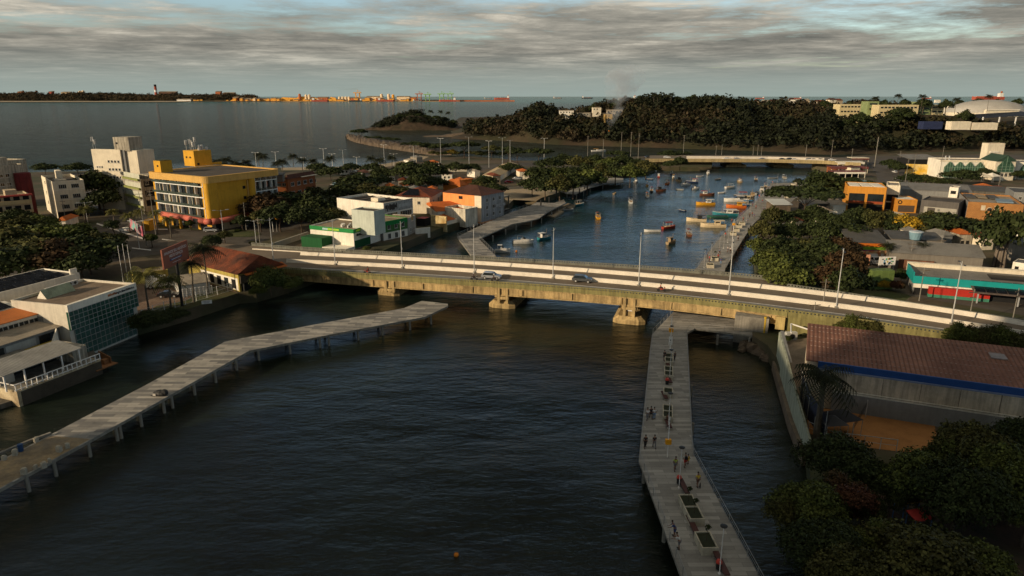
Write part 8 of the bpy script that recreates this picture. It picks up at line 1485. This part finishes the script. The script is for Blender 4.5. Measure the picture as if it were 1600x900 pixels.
for i, (u, v, h) in enumerate(((906,300,5),(911,293.5,5),(923,288,5),(937,286,5),(949,281,5),(953,279,5))): plamp(u, v, h, 'slim white lamp on the mangrove jetty')
for i, (u, v) in enumerate(((869,312,),(845,330),(858,325),(913,303),(905,310),(914,297))): p = P(u, v, 0); tag(put('mooring_post', MB().tube((0,0,-2), (0,0,4.6), .3, n=8).mesh('mooring_post', BLACK), None, p), 'black mooring post beside the west jetty', 'mooring post', 'black mooring posts')
for i, (u, v, R_) in enumerate(((1236,300,1.6),(1246,300,1.6),(1231,309,1.2),(1248,287,1.8),(1241,289,1.4),(1252,302,1.3))):
    p = P(u, v, ZL); q = MB(); q.lathe((0,0,0), [(R_*1.1,0),(R_*1.2,.7),(R_*1.0,.7)], 14); t = tag(q.build('round_planter', POTM, None, p), 'round pale planter with shrubs on the plaza', 'planter', 'round planters on the plaza'); put('shrub', crown_mesh('bush', 2, 300, .22, LEAF[0]), t, (0,0,1.4), 0, sc=(R_, R_, 1.6))
for i, (u, v) in enumerate(((1246,280),(1229,296),(1249,296),(1262,290))): palm(u, v, 5, 1.8, 'small palm in the plaza planters', True, 'small palms on the plaza')
# ---------------------------------------------------------------- poles, lamps, cables
def pole(u, vb, vt, lab, kind='lamp', group=None, z0=ZL, r=.12):
    h = HGT(u, vb, z0, vt)-z0; p = P(u, vb, z0); t = thing('street_lamp' if kind == 'lamp' else 'utility_pole', lab, 'street lamp' if kind == 'lamp' else 'utility pole', p, random.uniform(-.6,.6), group); q = MB(); q.tube((0,0,-.3), (0,0,h), r, r*.55, 6); q.build('pole', STEEL if kind == 'lamp' else CONC, t)
    if kind == 'lamp':
        for s in (-1, 1): q = MB(); q.tube((0,0,h-.3), (s*1.6,0,h), .05, n=4); q.cbox((s*1.9,0,h), (.9,.35,.14)); q.build('lamp_arm', STEEL, t)
    else:
        q = MB(); q.cbox((0,0,h-.6), (2.2,.12,.14)); q.cbox((0,0,h-1.6), (1.4,.12,.12)); q.build('crossarm', WOOD, t)
    return p, h
for u, b_, t_ in ((401,263,238),(432,262,237),(507,264,232),(537,262,234),(558,262,245),(601,262,226),(616,266,240),(647,262,228),(689,260,216),(733,260,214),(764,262,220),(785,262,215),(797,258,219),(850,252,216),(475,264,246),(520,262,240)): pole(u, b_, t_, 'tall double-armed street lamp along the coast road', 'lamp', 'tall lamps along the coast road', r=.16)
for u, b_, t_ in ((918,246,212),(942,246,217),(970,248,206),(985,248,206),(997,248,208),(1067,248,211),(1118,247,227),(1127,247,226),(1176,247,228),(1183,247,226),(1189,247,228),(1258,249,226),(1404,262,236),(1330,252,232),(1298,250,218)): pole(u, b_, t_, 'tall pale pole beside the far bridge road', 'utility', 'poles along the far bridge road', r=.19)
pole(1366, 262, 214, 'thickest pale pole standing on the round verge right of the far bridge', 'utility', r=.32)
for u, b_, t_ in ((104,352,312),(139,358,316),(218,388,345),(229,384,300),(245,376,296),(310,358,322),(350,374,328),(385,360,316),(401,386,344),(407,386,340),(433,362,330),(84,440,398)): pole(u, b_, t_, 'grey street pole around the crossroads', 'lamp' if u in (139,218,350,401,84) else 'utility', 'street poles around the crossroads', r=.14)
for u, b_, t_ in ((1420,420,378),(1436,470,418),(1465,415,372),(1283,500,436),(1269,514,472),(1412,300,246),(1424,288,240),(1408,262,240),(1466,284,228),(1482,288,262),(1560,292,262),(1350,288,258),(1513,505,452),(1580,510,450)): pole(u, b_, t_, 'utility pole on the east bank streets', 'utility', 'utility poles on the east bank', r=.13)
def cable(a, b_, sag, lab, group='overhead cables'):
    q = MB(); n = 8; pts = [a.lerp(b_, i/n)-Vector((0,0,sag*4*(i/n)*(1-i/n))) for i in range(n+1)]; q.path(pts, .06, 3); tag(q.build('overhead_cable', BLACK), lab, 'cable', group)
for ua, ta, ub, tb, vb in ((970,208,1067,213,248),(985,210,1067,216,248),(1067,214,1366,218,255),(1067,220,1366,224,255),(1366,218,1404,238,262),(997,211,1118,228,248)):
    for o in (0, 2): a = P(ua, vb, ZL); a.z = HGT(ua, vb, ZL, ta+o); b_ = P(ub, vb, ZL); b_.z = HGT(ub, vb, ZL, tb+o); cable(a, b_, 3, 'dark overhead cable strung between the far road poles')
# pink banner wall, gate
b = bld('boundary_wall', 'pink and turquoise painted banner fence left of the hotel entrance', Bp=(201,341), C=(221,354), h=3.2, d=.3, wm=mat('pink_banner', (.6,.12,.18), .7, .3, .4, col2=(.15,.4,.38)), rm=None, par=0, cat='wall')
b = bld('gatehouse', 'small mustard gatehouse between the banner fence and the hotel', Bp=(222,345), C=(232,345), h=3.4, d=4, wm=YEL, rm=ROOFTAN, par=.1, cat='gatehouse')
b = bld('garden_wall', 'pale diagonal retaining wall beside the bank car park', Bp=(418,383), C=(482,362), h=1.6, d=.5, wm=wall('pale_retaining', (.34,.32,.27)), rm=None, par=0, cat='wall')
t = thing('traffic_light', 'yellow traffic light hanging over the street left of the bank', 'traffic light', P(427,362,ZL)); hh_ = HGT(427,362,ZL,338)-ZL; q = MB(); q.tube((0,0,0),(0,0,hh_),.12); q.tube((0,0,hh_),(1.2,0,hh_),.08); q.build('post', STEEL, t); q = MB(); q.cbox((1.3,-.1,hh_-.4),(.8,.4,1.9)); q.build('signal_box', mat('signal_yellow'), t)
for i, (u, v, w, lab) in enumerate(((255,352,14,'white goalpost-like gate frame in front of the hotel, left'),(284,356,12,'white gate frame under the red awning'))):
    a = P(u, v, ZL); b_ = P(u+w, v+1, ZL); q = MB(); q.path([a, a+Vector((0,0,2)), b_+Vector((0,0,2)), b_], .08, 4); tag(q.build('gate_frame', WHITE), lab, 'gate')
# park stalls / extra roofs in the yards of both banks
r = random.Random(31)
for i, (u, v, w) in enumerate(((560,318,16),(585,312,14),(608,292,12),(566,270,14),(630,290,12),(672,254,14),(770,275,12),(812,268,16),(826,276,12),(1330,262,14),(1462,298,14),(1538,292,16),(1562,296,18),(1500,366,20),(1536,372,18),(1310,345,14),(1285,330,16),(1420,362,16),(350,262,16),(384,266,14),(10,345,18),(88,345,14),(530,262,16),(575,258,14),(622,282,16),(640,296,14),(668,296,14),(690,272,16),(660,262,14),(715,282,12),(545,312,14),(100,300,14),(180,262,16),(330,270,14),(1240,345,14),(1450,372,14),(1475,368,14),(1545,262,18),(1410,340,12),(1585,330,14))):
    m_ = r.choice([CREAM, WHITEW, BEIGE, OLD, GREYW]); b = bld('shed', r.choice(['low tiled','low tin-roofed','small flat-topped'])+' outbuilding tucked among the trees', Bp=(u, v), C=(u+w, v-.4+r.uniform(-.4,.4)), h=r.uniform(3, 4.6), d=r.uniform(6, 9), wm=m_, rm=None, par=0, cat='outbuilding', group='outbuildings among the trees'); hip(b, 1.1, .4, r.choice([TILE, TILEO, TILED, FIBRO, CORR])); win(b, 'R', 2, 1, .1, .9, 1, 1, 1.1, 1.2, gl=DARK, simple=True)
# ---------------------------------------------------------------- unseen tall blocks added behind the camera to shade the foreground
for i, (y0, y1, h, x0) in enumerate(((-14, 26, 58, -150), (-110, -32, 96, -165))):
    t = thing('added_shade_tower', ('shorter','taller')[i]+' unseen pale block added behind the viewpoint to shade the foreground', 'shade block', (x0, y0, ZL)); w = -112-x0; q = MB(); q.box(0, w, 0, y1-y0, -1, h); q.build('wall', (CREAM, BEIGE)[i], t); q = MB(); q.box(w*.3, w*.7, 5, 14, h, h+4); q.build('lift_house', OLD, t)
    fl = int(h//3.2)
    for k in range(fl-1): q = MB(); z = 4+k*3.1; q.box(w, w+.12, 1.5, y1-y0-1.5, z, z+1.4); q.box(1.5, w-1.5, y1-y0, y1-y0+.12, z, z+1.4); q.build('window_band', GLASS, t)
# ---------------------------------------------------------------- harbour on the far shore
YH = 6180.; PXM = YH/F*1.0
def hx_(u): return (u-800)*(YH*math.cos(PITCH)+12)/F
def far(nm, lab, cat, u0, u1, hpx, m_, group=None, base=3., dy=0, kind='box', col2=None):
    x0, x1 = hx_(u0), hx_(u1); h = hpx*PXM; t = thing(nm, lab, cat, ((x0+x1)/2, YH+dy, base), 0, group); w = x1-x0; q = MB()
    if kind == 'box': q.box(-w/2, w/2, 0, 40, -3, h); q.build('wall', m_, t); q = MB(); q.prism([(-w/2-2,-2),(w/2+2,-2),(w/2+2,42),(-w/2-2,42)], h, [h+1,h+1,h+8,h+8]); q.build('roof', ROOFTAN if not col2 else col2, t)
    elif kind == 'stack': q.tube((0,0,0), (0,0,h), w/2, w*.36, 10); q.build('shaft', m_, t); q = MB(); q.tube((0,0,h*.82), (0,0,h*1.0), w*.42, w*.38, 10); q.build('top_band', DARK, t); q = MB(); q.tube((0,0,h*.3), (0,0,h*.5), w*.47, w*.44, 10); q.build('white_band', WHITE, t)
    elif kind == 'pile': q.add([(-w/2,0,-3),(w/2,0,-3),(w/2,60,-3),(-w/2,60,-3),(-w*.25,30,h),(w*.3,30,h*.8)], [(0,1,5,4),(1,2,5),(2,3,4,5),(3,0,4)]); q.build('heap', m_, t)
    elif kind == 'silo':
        n = max(1, int(w/26))
        for i in range(n): q = MB(); q.lathe((-w/2+13+i*w/n, 10, -2), [(12,0),(12,h),(4,h+6)], 10); q.build('silo', m_, t)
    elif kind == 'crane':
        for x in (-w*.3, w*.3): q.tube((x,0,0), (x,0,h*.75), 3, n=4); q.tube((x,24,0), (x,24,h*.75), 3, n=4)
        q.tube((-w*.3,0,h*.4), (w*.3,0,h*.4), 2.4, n=4); q.build('portal', m_, t); q = MB(); q.cbox((0,0,h*.8), (w*1.2,18,7)); q.tube((w*.1,0,h*.8), (0,0,h*1.08), 2.4, n=4); q.tube((0,0,h*1.08), (w*.6,0,h*.84), 1.5, n=4); q.build('boom', m_, t)
    return t
HY = mat('harbour_yellow', (.75,.36,.05), .8, .3, .02); HC = mat('harbour_cream', (.78,.60,.38), .8, .2, .02); HO = mat('harbour_rust', (.42,.13,.05), .8, .3, .02); HG = mat('crane_green', (.22,.42,.14), .7, .1); HR_ = mat('harbour_red', (.36,.07,.04), .7, .2, .02)
G_ = 'harbour buildings on the far shore'
for u0, u1, h, m_, k, lab in ((364,372,5,HO,'box','small rust shed at the west end of the harbour'),(374,392,3,HC,'box','pale low shed at the west end of the harbour'),(392,440,2.4,HY,'box','long low yellow harbour store'),(430,470,5.5,HY,'pile','large yellow stockpile in the harbour'),(455,500,7,HY,'pile','tallest yellow stockpile in the harbour'),(466,474,10,HO,'silo','rust silos behind the stockpiles'),(476,486,9,HC,'silo','cream silos behind the stockpiles'),(496,512,5,HO,'box','rust warehouse right of the stockpiles'),(512,526,6,HY,'pile','orange heap right of the rust warehouse'),(528,548,6,HC,'silo','row of cream tanks in the harbour centre'),(548,556,4,HO,'box','rust shed beside the tank row'),(573,598,6,HC,'box','pale striped harbour terminal'),(594,603,10,HC,'silo','tall cream silos, first pair'),(605,612,10,HC,'silo','tall cream silos, second pair'),(612,620,9,HY,'silo','yellowish silos beside the second pair'),(620,640,6,HC,'box','long cream shed right of the silos'),(641,650,5,HO,'box','small rust shed before the cranes')): far('harbour_building' if k != 'pile' else 'stockpile', lab, 'harbour building' if k != 'pile' else 'stockpile', u0, u1, h, m_, G_, kind=k)
r = random.Random(77)
for i in range(34): u = 352+i*8.8+r.uniform(-3,3); far('harbour_building', r.choice(['small yellow','small cream','small rust'])+' harbour shed in the port strip', 'harbour building', u, u+r.uniform(3,9), r.uniform(1.5,4.5), r.choice([HY, HC, HO, HY]), G_, dy=-30, kind=r.choice(['box','pile','box']))
for u, h, m_, lab in ((559,15,HY,'yellow tower crane in the harbour centre'),(655,13,HO,'rust harbour crane, first of the crane row'),(668,12,HG,'green harbour crane, second of the crane row'),(690,13,HG,'green harbour crane, third of the crane row'),(703,13,HG,'green harbour crane, last of the crane row')): far('harbour_crane', lab, 'crane', u-5, u+5, h, m_, 'harbour cranes on the far shore', kind='crane')
for u0, u1, h, m_, k, lab in ((221.5,226.5,24,HR_,'stack','tall brown and white striped factory chimney on the far left coast'),(98,102,14,HC,'silo','left cream silo block on the far coast'),(103,108,14.5,HC,'silo','right cream silo block on the far coast'),(50,55,13,HR_,'box','red block on the far left coast'),(14,20,12,HR_,'box','red shed low on the far left coast'),(29,33,15,HO,'stack','dark chimney on the far left coast, right one'),(8,11,15,HO,'stack','dark chimney on the far left coast, left one'),(0,6,13,HO,'box','brown plant block at the left border coast'),(228,256,12.5,mat('far_brown', (.12,.06,.04)),'box','long brown plant roof beside the chimney'),(320,328,13,HO,'box','dark plant tower right of the chimney'),(332,350,11,mat('far_brown'),'box','long dark plant hall at the end of the wooded coast'),(70,84,12,HC,'box','pale plant roof between red block and silos'),(278,300,2.2,WHITE,'box','low white sheds on the far shore, left'),(304,318,2.2,HY,'box','low yellow sheds on the far shore, right')): far('harbour_building' if k != 'stack' else 'chimney', lab, 'factory' if k != 'stack' else 'chimney', u0, u1, h if h < 5 else h-7.5, m_, 'factories on the far coast', kind=k, dy=(-20 if h < 5 else 240), base=(3 if h < 5 else 50))
x0, x1 = hx_(704), hx_(804); q = MB(); q.box(x0, x1, YH-60, YH-30, -2, 10); tag(q.build('harbour_mole', HO), kind='structure')
q = MB(); q.box(hx_(340), hx_(706), YH-70, YH+60, -4, 4); tag(q.build('harbour_quay', mat('quay_tan', (.4,.22,.08), .9, .3, .01)), kind='structure')
def ship(u0, u1, y, hullm, lab, bow=1, hh=.085):
    x0 = (u0-800)*(y*math.cos(PITCH)+12)/F; x1 = (u1-800)*(y*math.cos(PITCH)+12)/F; L_ = x1-x0; t = thing('cargo_ship', lab, 'ship', ((x0+x1)/2, y, 0), 0 if bow > 0 else PI, 'cargo ships at sea and in port'); h = L_*hh; q = MB(); q.prism([(-L_/2,-L_*.07),(L_*.42,-L_*.07),(L_/2,0),(L_*.42,L_*.07),(-L_/2,L_*.07)], -2, [h,h,h*1.2,h,h]); q.build('hull', hullm, t); q = MB(); q.box(-L_*.46,-L_*.34,-L_*.06,L_*.06,h,h*2.3); s = q.build('superstructure', WHITE, t); q = MB(); q.box(-L_*.44,-L_*.40,-L_*.02,L_*.02,h*2.3,h*3.0); q.build('funnel', HO, s); q = MB()
    for k in range(4): q.box(-L_*.25+k*L_*.16, -L_*.14+k*L_*.16, -L_*.05, L_*.05, h, h*1.2)
    q.build('hatch_covers', HO, t); q = MB(); q.tube((L_*.1,0,h), (L_*.1,0,h*2.1), L_*.006); q.build('mast', STEEL, t)
for a in ((487,514,6080,HR_,'red-hulled ship at the west harbour berth'),(545,566,6080,mat('ship_black',(.03,.03,.035)),'black-hulled ship at the middle harbour berth',-1),(590,617,6080,HR_,'red-hulled ship below the cream silos'),(686,713,6080,HR_,'red-hulled ship below the green cranes',-1),(645,660,6080,mat('ship_grey',(.2,.2,.2)),'small grey ship by the rust crane'),(772,796,9500,HR_,'loaded tanker beyond the harbour mole',-1,.1),(756,768,11000,mat('ship_grey'),'small grey ship beyond the harbour mole'),(864,878,13000,mat('ship_grey'),'grey ship on the horizon above the islet channel'),(909,926,13000,mat('ship_black'),'black ship on the horizon left of the headland'),(966,994,9000,mat('ship_grey'),'pale ship behind the smoking headland',-1),(1180,1194,12000,HR_,'tiny red ship on the horizon, left of two',-1),(1238,1252,12000,HR_,'tiny red ship on the horizon, right of two',-1),(1440,1455,12000,HR_,'small ship with white bridge behind the school',-1),(1518,1567,9500,HR_,'large red tanker on the horizon above the dome',-1)): ship(*a)
# ---------------------------------------------------------------- smoke and fire on the headland
sm = bpy.data.materials.new('smoke'); sm.use_nodes = True; nt = sm.node_tree; nt.nodes.clear(); o_ = nt.nodes.new('ShaderNodeOutputMaterial'); pv = nt.nodes.new('ShaderNodeVolumePrincipled'); pv.inputs['Color'].default_value = (.82,.9,1,1); tc = nt.nodes.new('ShaderNodeTexCoord'); nz = nt.nodes.new('ShaderNodeTexNoise'); nz.inputs['Scale'].default_value = .07; nz.inputs['Detail'].default_value = 4; rp = nt.nodes.new('ShaderNodeMapRange'); rp.inputs[1].default_value = .42; rp.inputs[2].default_value = .72; rp.inputs[4].default_value = .07
nt.links.new(tc.outputs['Object'], nz.inputs[0]); nt.links.new(nz.outputs[0], rp.inputs[0]); nt.links.new(rp.outputs[0], pv.inputs['Density']); nt.links.new(pv.outputs[0], o_.inputs['Volume'])
yS = 672.; xS = 95.; q = MB(); pr = [(2,0),(4,6),(7,14),(10,24),(15,34),(20,44),(17,52),(6,58)]; q.lathe((0,0,0), pr, 14); q.v = [(x+.28*z, y, z) for x, y, z in q.v]; tag(q.build('smoke', sm, None, (xS-4, yS-14, 15)), 'thin blue smoke rising from the headland scrub fire', 'smoke', kind='stuff')
fr = P(957, 203, 14); fm = mat('flame', (.8,.2,.02), emit=((1,.25,.03), 2.5)); z_ = float(hillH(fr.x, fr.y)); t = thing('scrub_fire', 'small orange flames in the brown scrub below the smoke', 'fire', (fr.x, fr.y, z_+4)); r = random.Random(9)
for i in range(7): q = MB(); x, y = r.uniform(-4,4), r.uniform(-2,2); q.lathe((x,y,0), [(.5,0),(.7,.6),(.3,1.6),(.02,2.6)], 6); q.build('flame', fm, t)
# ---------------------------------------------------------------- labels: tell look-alikes apart by their order across the view
ORD = ['', 'first','second','third','fourth','fifth','sixth','seventh','eighth','ninth','tenth','eleventh','twelfth','thirteenth','fourteenth','fifteenth','sixteenth','seventeenth','eighteenth','nineteenth','twentieth','twenty-first','twenty-second','twenty-third','twenty-fourth','twenty-fifth','twenty-sixth','twenty-seventh','twenty-eighth','twenty-ninth','thirtieth']
by = {}
for o in bpy.data.objects:
    if o.parent is None and 'label' in o.keys() and o.get('kind') is None: by.setdefault(o['label'], []).append(o)
for lb, L_ in by.items():
    if len(L_) > 1:
        for i, o in enumerate(sorted(L_, key=lambda o: PX(o.location.x, max(o.location.y, 30), o.location.z)[0])): o['label'] = lb+', '+ORD[min(i+1, 30)]+' from the left'
for o in bpy.data.objects:
    if o.parent is not None:
        for k in ('category', 'group'):
            if k in o.keys(): del o[k]
